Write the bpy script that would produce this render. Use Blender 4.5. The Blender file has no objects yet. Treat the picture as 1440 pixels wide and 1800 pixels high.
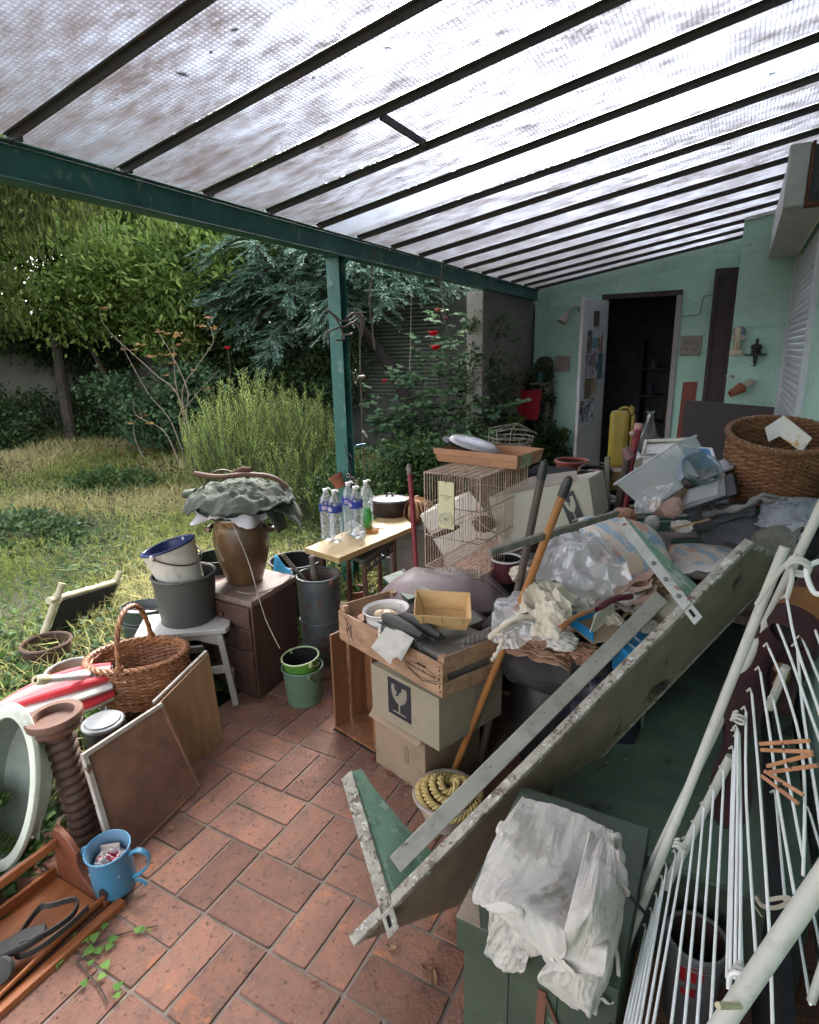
import bpy, bmesh, math, random
import numpy as np
from mathutils import Vector as V, Matrix as M, noise as NZ
R = math.radians
random.seed(7); rng = np.random.default_rng(7)
S = bpy.context.scene
COL = S.collection

# ---------------------------------------------------------------- camera
F_PX, YAW, PITCH, ROLL = 1040.33, 0.501596, 0.25948, -0.0217412
EYE = V((0, 0, 1.65))
def _axes():
    cy, sy, cp, sp = math.cos(YAW), math.sin(YAW), math.cos(PITCH), math.sin(PITCH)
    f = V((-sy*cp, cy*cp, -sp)); r = V((cy, sy, 0)); u = r.cross(f)
    cr, sr = math.cos(ROLL), math.sin(ROLL)
    return cr*r + sr*u, -sr*r + cr*u, f
CR, CU, CF = _axes()
cd = bpy.data.cameras.new('camera'); cam = bpy.data.objects.new('camera', cd); COL.objects.link(cam)
cd.sensor_fit = 'HORIZONTAL'; cd.sensor_width = 36; cd.lens = F_PX/1440*36
cd.clip_start = 0.02; cd.clip_end = 400
m = M.Identity(4)
for i in range(3):
    m[i][0], m[i][1], m[i][2], m[i][3] = CR[i], CU[i], -CF[i], EYE[i]
cam.matrix_world = m
S.camera = cam

# ---------------------------------------------------------------- sky and sun
SUN_EL, SUN_AZ = R(40), R(-20)          # azimuth measured from +Y towards +X
w = bpy.data.worlds.new('World'); S.world = w; w.use_nodes = True
nt = w.node_tree; nt.nodes.clear()
sky = nt.nodes.new('ShaderNodeTexSky'); sky.sky_type = 'NISHITA'; sky.sun_disc = False
sky.sun_elevation = SUN_EL; sky.sun_rotation = SUN_AZ; sky.dust_density = 4.0; sky.air_density = 1.0; sky.ozone_density = 1.0
hs = nt.nodes.new('ShaderNodeHueSaturation'); hs.inputs['Saturation'].default_value = 0.18
bg = nt.nodes.new('ShaderNodeBackground'); bg.inputs['Strength'].default_value = 0.15
wo = nt.nodes.new('ShaderNodeOutputWorld')
nt.links.new(sky.outputs[0], hs.inputs['Color']); nt.links.new(hs.outputs[0], bg.inputs['Color']); nt.links.new(bg.outputs[0], wo.inputs['Surface'])
sd = bpy.data.lights.new('sun', 'SUN'); so = bpy.data.objects.new('sun', sd); COL.objects.link(so)
sd.energy = 1.5; sd.angle = R(34); sd.color = (1.0, 0.96, 0.9)
sdir = V((math.sin(SUN_AZ)*math.cos(SUN_EL), math.cos(SUN_AZ)*math.cos(SUN_EL), math.sin(SUN_EL)))
so.rotation_euler = sdir.to_track_quat('Z', 'Y').to_euler(); so.location = (0, 0, 12)
S.view_settings.view_transform = 'Standard'; S.view_settings.look = 'None'
S.view_settings.exposure = 3.05; S.view_settings.gamma = 1.0; S.view_settings.use_curve_mapping = False
S.render.engine = 'CYCLES'
c = S.cycles
c.max_bounces = 9; c.diffuse_bounces = 4; c.glossy_bounces = 3; c.transmission_bounces = 6; c.transparent_max_bounces = 16
c.use_denoising = True; c.sample_clamp_indirect = 6.0; c.blur_glossy = 0.5; c.caustics_refractive = True; c.caustics_reflective = False

# ---------------------------------------------------------------- measuring helpers
def ray(x, y): return CF + CR*((x-720)/F_PX) - CU*((y-900)/F_PX)
def at(x, y, X=None, Y=None, Z=None, D=None):
    d = ray(x, y)
    if X is not None: t = X/d.x
    elif Y is not None: t = Y/d.y
    elif Z is not None: t = (Z-EYE.z)/d.z
    else: t = D
    return EYE + d*t

# ---------------------------------------------------------------- mesh helpers
class MB:
    def __init__(s, mat=None): s.v = []; s.f = []; s.m = mat
    def add(s, vs, fs):
        b = len(s.v)
        for p in vs:
            p = V(p)
            s.v.append(s.m @ p if s.m is not None else p)
        s.f += [tuple(b+i for i in f) for f in fs]
        return s
    def box(s, x0, x1, y0, y1, z0, z1):
        return s.add([(x0,y0,z0),(x1,y0,z0),(x1,y1,z0),(x0,y1,z0),(x0,y0,z1),(x1,y0,z1),(x1,y1,z1),(x0,y1,z1)],
            [(0,3,2,1),(4,5,6,7),(0,1,5,4),(1,2,6,5),(2,3,7,6),(3,0,4,7)])
    def hexa(s, a, b, c, d, e):            # quad abcd extruded by e
        a,b,c,d,e = map(V, (a,b,c,d,e))
        return s.add([a,b,c,d,a+e,b+e,c+e,d+e], [(0,3,2,1),(4,5,6,7),(0,1,5,4),(1,2,6,5),(2,3,7,6),(3,0,4,7)])
    def slab(s, a, b, c, d, t):            # quad with thickness t against its normal, both ways
        a,b,c,d = map(V, (a,b,c,d)); n = (b-a).cross(d-a).normalized()*t
        return s.hexa(a-n/2, b-n/2, c-n/2, d-n/2, n)
    def prism(s, pts, e):
        pts = [V(p) for p in pts]; e = V(e); n = len(pts)
        return s.add(pts + [p+e for p in pts], [tuple(range(n))[::-1], tuple(range(n, 2*n))] + [(i, (i+1)%n, n+(i+1)%n, n+i) for i in range(n)])
    def bar(s, p, q, w, h, up=(0,0,1)):    # rectangular bar from p to q
        p, q = V(p), V(q); d = (q-p).normalized(); up = V(up)
        sx = d.cross(up)
        if sx.length < 1e-4: sx = d.cross(V((1,0,0)))
        sx.normalize(); sy = sx.cross(d).normalized()
        a = [p + sx*(i*w/2) + sy*(j*h/2) for i, j in ((-1,-1),(1,-1),(1,1),(-1,1))]
        return s.hexa(*a, q-p)
    def tube(s, pts, r, n=8, closed=False, cap=True):
        pts = [V(p) for p in pts]; k = len(pts); vs = []; fs = []
        rr = r if isinstance(r, (list, tuple)) else [r]*k
        prev = None
        for i, p in enumerate(pts):
            a = pts[(i-1) % k] if (closed or i > 0) else p
            b = pts[(i+1) % k] if (closed or i < k-1) else p
            d = (b-a)
            if d.length < 1e-9: d = V((0,0,1))
            d.normalize()
            if prev is None:
                u = d.cross(V((0,0,1)))
                if u.length < .1: u = d.cross(V((1,0,0)))
            else:
                u = prev - d*prev.dot(d)
                if u.length < 1e-6: u = d.orthogonal()
            u.normalize(); prev = u; v = d.cross(u)
            for j in range(n):
                t = 2*math.pi*j/n
                vs.append(p + (u*math.cos(t) + v*math.sin(t))*rr[i])
        for i in range(k if closed else k-1):
            for j in range(n):
                a = i*n+j; b = i*n+(j+1) % n; c2 = ((i+1) % k)*n+(j+1) % n; d2 = ((i+1) % k)*n+j
                fs.append((a, d2, c2, b))
        if cap and not closed:
            fs.append(tuple(range(n))); fs.append(tuple(range((k-1)*n, k*n))[::-1])
        return s.add(vs, fs)
    def lathe(s, prof, n=32, o=(0,0,0), sx=1, sy=1, cap0=False, cap1=False, wob=0):
        vs = []; fs = []; k = len(prof)
        for r, z in prof:
            for j in range(n):
                t = 2*math.pi*j/n; q = 1 + wob*math.sin(3*t+z*7)
                vs.append((o[0]+r*sx*q*math.cos(t), o[1]+r*sy*q*math.sin(t), o[2]+z))
        for i in range(k-1):
            for j in range(n):
                fs.append((i*n+j, i*n+(j+1) % n, (i+1)*n+(j+1) % n, (i+1)*n+j))
        if cap0: fs.append(tuple(range(n))[::-1])
        if cap1: fs.append(tuple(range((k-1)*n, k*n)))
        return s.add(vs, fs)
    def grid(s, fn, nu, nv):
        vs = [fn(i/nu, j/nv) for j in range(nv+1) for i in range(nu+1)]
        fs = [(j*(nu+1)+i, j*(nu+1)+i+1, (j+1)*(nu+1)+i+1, (j+1)*(nu+1)+i) for j in range(nv) for i in range(nu)]
        return s.add(vs, fs)
    def ball(s, o, rx, ry=None, rz=None, n=16, k=10, fn=None):
        ry = ry or rx; rz = rz or rx; vs = []; fs = []
        for i in range(k+1):
            ph = math.pi*i/k
            for j in range(n):
                t = 2*math.pi*j/n; q = V((math.sin(ph)*math.cos(t), math.sin(ph)*math.sin(t), math.cos(ph)))
                g = fn(q) if fn else 1
                vs.append((o[0]+rx*q.x*g, o[1]+ry*q.y*g, o[2]+rz*q.z*g))
        for i in range(k):
            for j in range(n): fs.append((i*n+j, (i+1)*n+j, (i+1)*n+(j+1) % n, i*n+(j+1) % n))
        return s.add(vs, fs)

def worldloc(o):
    l = V((0,0,0))
    while o is not None: l = l + o.location; o = o.parent
    return l
def thing(name, label, cat, loc, group=None):
    o = bpy.data.objects.new(name, None); COL.objects.link(o); o.location = loc; o.empty_display_size = .05
    o['label'] = label; o['category'] = cat
    if group: o['group'] = group
    return o
def mk(name, mb, mat, parent=None, smooth=True, bevel=0, solid=0, sub=0, kind=None, label=None, org=None, offset=0):
    base = worldloc(parent) if parent is not None else None
    if base is None:
        if org is not None: base = V(org)
        elif mb.v:
            xs = [p.x for p in mb.v]; ys = [p.y for p in mb.v]
            base = V(((min(xs)+max(xs))/2, (min(ys)+max(ys))/2, min(p.z for p in mb.v)))
        else: base = V((0,0,0))
    me = bpy.data.meshes.new(name)
    me.from_pydata([tuple(p-base) for p in mb.v], [], mb.f); me.validate(); me.update()
    if smooth:
        me.polygons.foreach_set('use_smooth', [True]*len(me.polygons))
        if not sub: me.set_sharp_from_angle(angle=R(38))
    o = bpy.data.objects.new(name, me); COL.objects.link(o)
    if mat: me.materials.append(mat)
    if parent is not None: o.parent = parent
    else: o.location = base
    if solid:
        q = o.modifiers.new('solid', 'SOLIDIFY'); q.thickness = solid; q.offset = offset
    if bevel:
        q = o.modifiers.new('bevel', 'BEVEL'); q.width = bevel; q.segments = 2; q.limit_method = 'ANGLE'; q.angle_limit = R(40)
    if sub:
        q = o.modifiers.new('sub', 'SUBSURF'); q.levels = sub; q.render_levels = sub
    if kind: o['kind'] = kind
    if label: o['label'] = label
    return o
def single(name, mb, mat, label, cat, group=None, **k):
    o = mk(name, mb, mat, None, **k); o['label'] = label; o['category'] = cat
    if group: o['group'] = group
    return o
def frame(o, x, y, z): 
    x, y, z = V(x), V(y), V(z); q = M.Identity(4)
    for i in range(3): q[i][0], q[i][1], q[i][2], q[i][3] = x[i], y[i], z[i], o[i]
    return q
def tilt(o, rx=0, ry=0, rz=0):
    return M.Translation(V(o)) @ M.Rotation(R(rz), 4, 'Z') @ M.Rotation(R(ry), 4, 'Y') @ M.Rotation(R(rx), 4, 'X')
def zup(o, z, rz=0):                                   # frame with its z along the given vector
    return M.Translation(V(o)) @ V(z).to_track_quat('Z', 'Y').to_matrix().to_4x4() @ M.Rotation(R(rz), 4, 'Z')
def nz(p, f=1.0, s=0.0): return NZ.noise(V(p)*f + V((s, s*1.7, s*.3)))
def ridg(p, f=1.0, s=0.0): return 1 - abs(NZ.noise(V(p)*f + V((s, s*1.7, s*.3))))*2.2
def arc(c0, u, v, a0, a1, n=12):
    c0, u, v = V(c0), V(u), V(v)
    return [c0 + u*math.cos(R(a0+(a1-a0)*i/n)) + v*math.sin(R(a0+(a1-a0)*i/n)) for i in range(n+1)]
def smoothpath(pts, k=6):                              # Catmull-Rom
    pts = [V(p) for p in pts]; out = []
    for i in range(len(pts)-1):
        p0, p1, p2, p3 = pts[max(i-1,0)], pts[i], pts[i+1], pts[min(i+2, len(pts)-1)]
        for j in range(k):
            t = j/k
            out.append(.5*((2*p1) + (p2-p0)*t + (2*p0-5*p1+4*p2-p3)*t*t + (3*p1-p0-3*p2+p3)*t**3))
    out.append(pts[-1]); return out

# ---------------------------------------------------------------- materials
MATS = {}
def mat(name, c1, c2=None, sc=6, rough=.6, metal=0, bump=.15, bsc=40, spots=None, stretch=None, rnd=0, spec=.4, trans=0, alpha=None, detail=6, dirt=0, coat=0, sheen=0):
    """Principled surface whose colour is mixed by noise. spots = (colour, scale, threshold)"""
    if name in MATS: return MATS[name]
    q = bpy.data.materials.new(name); q.use_nodes = True; n = q.node_tree; L = n.links
    b = n.nodes['Principled BSDF']; b.inputs['Roughness'].default_value = rough; b.inputs['Metallic'].default_value = metal
    b.inputs['Specular IOR Level'].default_value = spec
    if coat: b.inputs['Coat Weight'].default_value = coat
    if sheen: b.inputs['Sheen Weight'].default_value = sheen
    if trans: b.inputs['Transmission Weight'].default_value = trans
    if alpha is not None: b.inputs['Alpha'].default_value = alpha
    tc = n.nodes.new('ShaderNodeTexCoord'); mp = n.nodes.new('ShaderNodeMapping'); L.new(tc.outputs['Object'], mp.inputs['Vector'])
    if stretch: mp.inputs['Scale'].default_value = stretch
    oi = n.nodes.new('ShaderNodeObjectInfo'); vm = n.nodes.new('ShaderNodeVectorMath'); vm.operation = 'MULTIPLY_ADD'
    L.new(oi.outputs['Random'], vm.inputs[0]); vm.inputs[1].default_value = (17, 31, 53); L.new(mp.outputs[0], vm.inputs[2])
    vec = vm.outputs[0]
    def noise(scale, det=detail, rg=.6, dist=0):
        t = n.nodes.new('ShaderNodeTexNoise'); t.inputs['Scale'].default_value = scale; t.inputs['Detail'].default_value = det
        t.inputs['Roughness'].default_value = rg; t.inputs['Distortion'].default_value = dist; L.new(vec, t.inputs['Vector']); return t.outputs['Fac']
    def ramp(src, a, b_):
        r = n.nodes.new('ShaderNodeMapRange'); r.inputs['From Min'].default_value = a; r.inputs['From Max'].default_value = b_; L.new(src, r.inputs['Value']); return r.outputs[0]
    def mix(fac, A, B):
        x = n.nodes.new('ShaderNodeMix'); x.data_type = 'RGBA'; L.new(fac, x.inputs['Factor'])
        for s_, i in ((A, 6), (B, 7)):
            if isinstance(s_, tuple): x.inputs[i].default_value = (*s_, 1)
            else: L.new(s_, x.inputs[i])
        return x.outputs[2]
    c2 = c2 or tuple(x*.72 for x in c1)
    col = mix(ramp(noise(sc), .35, .65), c1, c2)
    if dirt: col = mix(ramp(noise(sc*3.1, 8, .7), .62-.25*dirt, .95), col, (.07, .06, .05))
    if spots:
        for sp in (spots if isinstance(spots, list) else [spots]):
            col = mix(ramp(noise(sp[1], 5, .65, .3), sp[2], sp[2]+.04), col, sp[0])
    if rnd:
        h = n.nodes.new('ShaderNodeHueSaturation'); L.new(col, h.inputs['Color'])
        mr = n.nodes.new('ShaderNodeMapRange'); mr.inputs['To Min'].default_value = 1-rnd; mr.inputs['To Max'].default_value = 1+rnd; L.new(oi.outputs['Random'], mr.inputs['Value'])
        L.new(mr.outputs[0], h.inputs['Value']); col = h.outputs[0]
    L.new(col, b.inputs['Base Color'])
    if bump:
        bp = n.nodes.new('ShaderNodeBump'); bp.inputs['Strength'].default_value = bump; bp.inputs['Distance'].default_value = .006
        L.new(noise(bsc, 6, .65), bp.inputs['Height']); L.new(bp.outputs[0], b.inputs['Normal'])
    rr = n.nodes.new('ShaderNodeMapRange'); rr.inputs['To Min'].default_value = max(rough-.12, .03); rr.inputs['To Max'].default_value = min(rough+.15, 1); L.new(noise(sc*2), rr.inputs['Value']); L.new(rr.outputs[0], b.inputs['Roughness'])
    MATS[name] = q; return q
def wood(name, c1, c2, axis='X', sc=3, rough=.6, spots=None, bump=.3, **k):
    st = {'X': (.15,1,1), 'Y': (1,.15,1), 'Z': (1,1,.15)}[axis]
    return mat(name, c1, c2, sc=sc*8, rough=rough, bump=bump, bsc=60, stretch=st, spots=spots, **k)
def bez_leaf_mat(name, cols, trans=.45, rough=.6):
    """leaf material: colour picked along a ramp by the per-face 'var' attribute"""
    q = bpy.data.materials.new(name); q.use_nodes = True; n = q.node_tree; L = n.links; n.nodes.clear()
    a = n.nodes.new('ShaderNodeAttribute'); a.attribute_name = 'var'
    r = n.nodes.new('ShaderNodeValToRGB'); L.new(a.outputs['Fac'], r.inputs[0])
    e = r.color_ramp.elements; e[0].position = 0; e[0].color = (*cols[0], 1); e[1].position = 1; e[1].color = (*cols[-1], 1)
    for i, cc in enumerate(cols[1:-1]): x = e.new((i+1)/(len(cols)-1)); x.color = (*cc, 1)
    p = n.nodes.new('ShaderNodeBsdfPrincipled'); L.new(r.outputs[0], p.inputs['Base Color']); p.inputs['Roughness'].default_value = rough; p.inputs['Specular IOR Level'].default_value = .2
    t = n.nodes.new('ShaderNodeBsdfTranslucent'); L.new(r.outputs[0], t.inputs['Color'])
    x = n.nodes.new('ShaderNodeMixShader'); x.inputs[0].default_value = trans; L.new(p.outputs[0], x.inputs[1]); L.new(t.outputs[0], x.inputs[2])
    o = n.nodes.new('ShaderNodeOutputMaterial'); L.new(x.outputs[0], o.inputs[0]); return q

def leafmesh(name, P, Dv, N, ln, wd, var, mat_, parent=None, bend=.25, kind=None, shape=6, org=None):
    """many leaves as one mesh. P bases, Dv directions, N normals, ln lengths, wd widths (numpy arrays)"""
    k = len(P); Dv = Dv/np.linalg.norm(Dv, axis=1, keepdims=True)
    S_ = np.cross(Dv, N); S_ /= np.maximum(np.linalg.norm(S_, axis=1, keepdims=True), 1e-6); N2 = np.cross(S_, Dv)
    ln = np.asarray(ln)[:, None]; wd = np.asarray(wd)[:, None]
    if shape == 4:
        vs = np.stack([P, P+Dv*ln*.5+S_*wd*.5+N2*ln*bend*.3, P+Dv*ln-N2*ln*bend*.2, P+Dv*ln*.5-S_*wd*.5+N2*ln*bend*.3], 1)
        fs = np.arange(k*4).reshape(k, 4); nf = 4; per = 1
    else:
        vs = np.stack([P, P+Dv*ln*.3+S_*wd*.45+N2*ln*bend*.3, P+Dv*ln*.68+S_*wd*.4+N2*ln*bend*.2, P+Dv*ln-N2*ln*bend*.4,
                       P+Dv*ln*.68-S_*wd*.4+N2*ln*bend*.2, P+Dv*ln*.3-S_*wd*.45+N2*ln*bend*.3], 1)
        b = np.arange(k)[:, None]*6
        fs = np.concatenate([b+np.array([[0,1,2,3]]), b+np.array([[0,3,4,5]])], 1).reshape(-1, 4); nf = 4; per = 2
    vs = vs.reshape(-1, 3)
    base = worldloc(parent) if parent is not None else (V(org) if org is not None else V((0,0,0)))
    vs = vs - np.array(base)
    me = bpy.data.meshes.new(name); nfc = len(fs)
    me.vertices.add(len(vs)); me.vertices.foreach_set('co', vs.astype(np.float32).ravel())
    me.loops.add(nfc*4); me.loops.foreach_set('vertex_index', fs.astype(np.int32).ravel())
    me.polygons.add(nfc); me.polygons.foreach_set('loop_start', np.arange(nfc, dtype=np.int32)*4); me.polygons.foreach_set('loop_total', np.full(nfc, 4, dtype=np.int32))
    at_ = me.attributes.new('var', 'FLOAT', 'FACE'); at_.data.foreach_set('value', np.repeat(np.clip(var, 0, 1), per).astype(np.float32))
    me.update(calc_edges=True); me.materials.append(mat_)
    o = bpy.data.objects.new(name, me); COL.objects.link(o)
    if parent is not None: o.parent = parent
    else: o.location = base
    if kind: o['kind'] = kind
    return o
def rdir(k, up=0.0):
    d = rng.normal(size=(k, 3)); d[:, 2] += up; return d/np.linalg.norm(d, axis=1, keepdims=True)
# ================================================================ materials of the place
def _pane_mat():
    q = bpy.data.materials.new('wired_glass'); q.use_nodes = True; n = q.node_tree; L = n.links; n.nodes.clear()
    tc = n.nodes.new('ShaderNodeTexCoord'); oi = n.nodes.new('ShaderNodeObjectInfo')
    vm = n.nodes.new('ShaderNodeVectorMath'); vm.operation = 'MULTIPLY_ADD'; L.new(oi.outputs['Random'], vm.inputs[0]); vm.inputs[1].default_value = (9, 13, 0); L.new(tc.outputs['Object'], vm.inputs[2])
    def wv(d, sc):
        t = n.nodes.new('ShaderNodeTexWave'); t.bands_direction = d; t.inputs['Scale'].default_value = sc; t.inputs['Distortion'].default_value = .25; t.inputs['Detail'].default_value = 1; L.new(tc.outputs['Object'], t.inputs['Vector']); return t.outputs['Fac']
    def nzz(sc, st=(1,1,1), det=8, rg=.65):
        mp = n.nodes.new('ShaderNodeMapping'); mp.inputs['Scale'].default_value = st; L.new(vm.outputs[0], mp.inputs['Vector'])
        t = n.nodes.new('ShaderNodeTexNoise'); t.inputs['Scale'].default_value = sc; t.inputs['Detail'].default_value = det; t.inputs['Roughness'].default_value = rg; L.new(mp.outputs[0], t.inputs['Vector']); return t.outputs['Fac']
    def mr(s, a, b_, c0=0, c1=1):
        r = n.nodes.new('ShaderNodeMapRange'); r.inputs['From Min'].default_value = a; r.inputs['From Max'].default_value = b_; r.inputs['To Min'].default_value = c0; r.inputs['To Max'].default_value = c1; L.new(s, r.inputs['Value']); return r.outputs[0]
    def mth(op, a, b_):
        t = n.nodes.new('ShaderNodeMath'); t.operation = op
        for i, s in enumerate((a, b_)):
            if isinstance(s, (int, float)): t.inputs[i].default_value = s
            else: L.new(s, t.inputs[i])
        return t.outputs[0]
    wx, wy = wv('X', 19.0), wv('Y', 19.0)
    h = mth('MAXIMUM', wx, wy)
    bp = n.nodes.new('ShaderNodeBump'); bp.inputs['Strength'].default_value = .6; bp.inputs['Distance'].default_value = .004; L.new(h, bp.inputs['Height'])
    lines = mr(h, .80, .97)
    grime = mth('MULTIPLY', mr(nzz(3.0, (.5, 2.2, 1), 10, .72), .50, .70), mr(nzz(38, (.6, 1, 1), 4), .40, .60))
    soil = mth('MULTIPLY', mr(nzz(1.1, (1, 1, 1), 6, .7), .50, .68), mr(nzz(9, (.35, 2, 1), 9, .75), .38, .62))
    tr = n.nodes.new('ShaderNodeBsdfTransparent'); tr.inputs[0].default_value = (.34, .37, .42, 1)
    rf = n.nodes.new('ShaderNodeBsdfRefraction'); rf.inputs['IOR'].default_value = 1.12; rf.inputs['Roughness'].default_value = .42; rf.inputs['Color'].default_value = (.56, .58, .64, 1); L.new(bp.outputs[0], rf.inputs['Normal'])
    tl = n.nodes.new('ShaderNodeBsdfTranslucent'); tl.inputs['Color'].default_value = (.32, .33, .37, 1)
    gl = n.nodes.new('ShaderNodeBsdfGlossy'); gl.inputs['Roughness'].default_value = .25; gl.inputs['Color'].default_value = (.8, .85, .9, 1); L.new(bp.outputs[0], gl.inputs['Normal'])
    def mx(f, a, b_):
        x = n.nodes.new('ShaderNodeMixShader')
        if isinstance(f, float): x.inputs[0].default_value = f
        else: L.new(f, x.inputs[0])
        L.new(a, x.inputs[1]); L.new(b_, x.inputs[2]); return x.outputs[0]
    base = mx(.42, tr.outputs[0], rf.outputs[0])
    base = mx(.35, base, tl.outputs[0])
    base = mx(.05, base, gl.outputs[0])
    dk = n.nodes.new('ShaderNodeBsdfDiffuse'); dk.inputs['Color'].default_value = (.30, .33, .38, 1)
    base = mx(mth('MULTIPLY', lines, .32), base, dk.outputs[0])
    d2 = n.nodes.new('ShaderNodeBsdfPrincipled'); d2.inputs['Base Color'].default_value = (.15, .115, .095, 1); d2.inputs['Roughness'].default_value = .9
    t2 = n.nodes.new('ShaderNodeBsdfTranslucent'); t2.inputs['Color'].default_value = (.22, .17, .145, 1)
    dd = mx(.5, d2.outputs[0], t2.outputs[0])
    sx_ = n.nodes.new('ShaderNodeSeparateXYZ'); L.new(tc.outputs['Object'], sx_.inputs[0])
    eav = mr(sx_.outputs['X'], -1.35, .9, 1.0, 0.0)
    d3 = n.nodes.new('ShaderNodeBsdfPrincipled'); d3.inputs['Base Color'].default_value = (.17, .20, .18, 1); d3.inputs['Roughness'].default_value = .8
    t3 = n.nodes.new('ShaderNodeBsdfTranslucent'); t3.inputs['Color'].default_value = (.11, .135, .12, 1)
    base = mx(mth('MULTIPLY', eav, mr(nzz(2.4, (1,1,1), 9, .7), .28, .72, .40, .95)), base, mx(.7, d3.outputs[0], t3.outputs[0]))
    base = mx(mth('MULTIPLY', grime, .7), base, dd)
    ab = n.nodes.new('ShaderNodeMath'); ab.operation = 'ABSOLUTE'; L.new(sx_.outputs['Y'], ab.inputs[0])
    edge = mth('MULTIPLY', mr(ab.outputs[0], .15, .215), mr(nzz(14, (.4, 1, 1), 8, .7), .35, .7))
    base = mx(mth('MULTIPLY', soil, .42), base, dd)
    base = mx(mth('MULTIPLY', edge, .7), base, dd)
    o = n.nodes.new('ShaderNodeOutputMaterial'); L.new(base, o.inputs[0]); return q
PANE = _pane_mat()
def _stucco(name, c1, c2, stain=.3):
    q = bpy.data.materials.new(name); q.use_nodes = True; n = q.node_tree; L = n.links; b = n.nodes['Principled BSDF']; b.inputs['Roughness'].default_value = .75; b.inputs['Specular IOR Level'].default_value = .3
    tc = n.nodes.new('ShaderNodeTexCoord')
    def nzz(sc, det=6, rg=.6, dist=0, st=(1,1,1)):
        mp = n.nodes.new('ShaderNodeMapping'); mp.inputs['Scale'].default_value = st; L.new(tc.outputs['Object'], mp.inputs['Vector'])
        t = n.nodes.new('ShaderNodeTexNoise'); t.inputs['Scale'].default_value = sc; t.inputs['Detail'].default_value = det; t.inputs['Roughness'].default_value = rg; t.inputs['Distortion'].default_value = dist; L.new(mp.outputs[0], t.inputs['Vector']); return t.outputs['Fac']
    def mr(s, a, b_, c0=0, c1=1):
        r = n.nodes.new('ShaderNodeMapRange'); r.inputs['From Min'].default_value = a; r.inputs['From Max'].default_value = b_; r.inputs['To Min'].default_value = c0; r.inputs['To Max'].default_value = c1; L.new(s, r.inputs['Value']); return r.outputs[0]
    def mix(f, A, B):
        x = n.nodes.new('ShaderNodeMix'); x.data_type = 'RGBA'; L.new(f, x.inputs['Factor'])
        for s_, i in ((A, 6), (B, 7)):
            if isinstance(s_, tuple): x.inputs[i].default_value = (*s_, 1)
            else: L.new(s_, x.inputs[i])
        return x.outputs[2]
    col = mix(mr(nzz(1.6), .35, .65), c1, c2)
    col = mix(mr(nzz(2.5, 10, .75, 0, (1, 1, .3)), .55, .85, 0, stain), col, tuple(x*.45 for x in c2))
    col = mix(mr(nzz(26, 3, .5, 1.2), .70, .74, 0, .8), col, (.05, .05, .045))
    col = mix(mr(nzz(.9, 12, .8, .2, (1, 1, .25)), .56, .62, 0, stain*.5), col, tuple(x*.7 for x in c2))
    L.new(col, b.inputs['Base Color'])
    h = n.nodes.new('ShaderNodeMath'); h.operation = 'ADD'; L.new(mr(nzz(3.2, 3, .5, 1.8, (1, 1, 1.8)), .38, .56, 0, 1.0), h.inputs[0]); L.new(mr(nzz(45, 5), .2, .8, 0, .35), h.inputs[1])
    bp = n.nodes.new('ShaderNodeBump'); bp.inputs['Strength'].default_value = .4; bp.inputs['Distance'].default_value = .008; L.new(h.outputs[0], bp.inputs['Height']); L.new(bp.outputs[0], b.inputs['Normal'])
    return q
MINT = _stucco('mint_render', (.44, .66, .565), (.36, .565, .475), .55)
OLDWALL = _stucco('old_render', (.20, .19, .165), (.13, .13, .11), .8)
GREENMETAL = mat('green_painted_steel', (.028, .125, .105), (.018, .085, .075), sc=5, rough=.45, bump=.2, spots=[((.10,.17,.145), 9, .60), ((.12,.05,.03), 23, .70)])
IRON = mat('rafter_iron', (.035, .040, .038), (.07, .058, .050), sc=9, rough=.6, bump=.3, spots=((.13,.06,.035), 20, .64))
PVC = mat('grey_white_plastic', (.52, .53, .52), (.44, .45, .44), sc=2, rough=.45, bump=.03, dirt=.35)
SLAT = mat('shutter_slat_white', (.56, .58, .62), (.48, .50, .54), sc=1.5, rough=.4, bump=.03, dirt=.2)
DKWOOD = wood('dark_brown_paint', (.045, .027, .026), (.03, .018, .018), 'Z', rough=.5)
PAINTW = mat('white_paint_worn', (.50, .48, .45), (.40, .38, .35), sc=4, rough=.5, bump=.15, spots=((.13,.09,.06), 16, .66), dirt=.3)
BLACK = mat('black_void', (.006, .006, .008), rough=.9, bump=0)
SOIL = mat('garden_soil', (.045, .045, .022), (.03, .034, .014), sc=3, rough=.95, bump=.8, bsc=15)

# ================================================================ ground
mb = MB()
def hgt(x, y):
    if x > -2.12: return -.06
    d = min((-2.12-x)/1.2, 1); return -.06 + .10*d + .03*nz((x, y, 0), .7)*d + max(0, -x-6)*.03
gx = [-60,-40,-28,-20] + [-16+i*.5 for i in range(28)] + [-2.0, 0, 2, 8, 20, 40, 60]
gy = [-40,-20,-8,-4] + [-3+i*.5 for i in range(30)] + [14, 18, 26, 40, 80]
vs = [(x, y, hgt(x, y)) for y in gy for x in gx]; k = len(gx)
mb.add(vs, [(j*k+i, j*k+i+1, (j+1)*k+i+1, (j+1)*k+i) for j in range(len(gy)-1) for i in range(k-1)])
mk('ground', mb, SOIL, kind='structure', org=(0,0,0))

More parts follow.
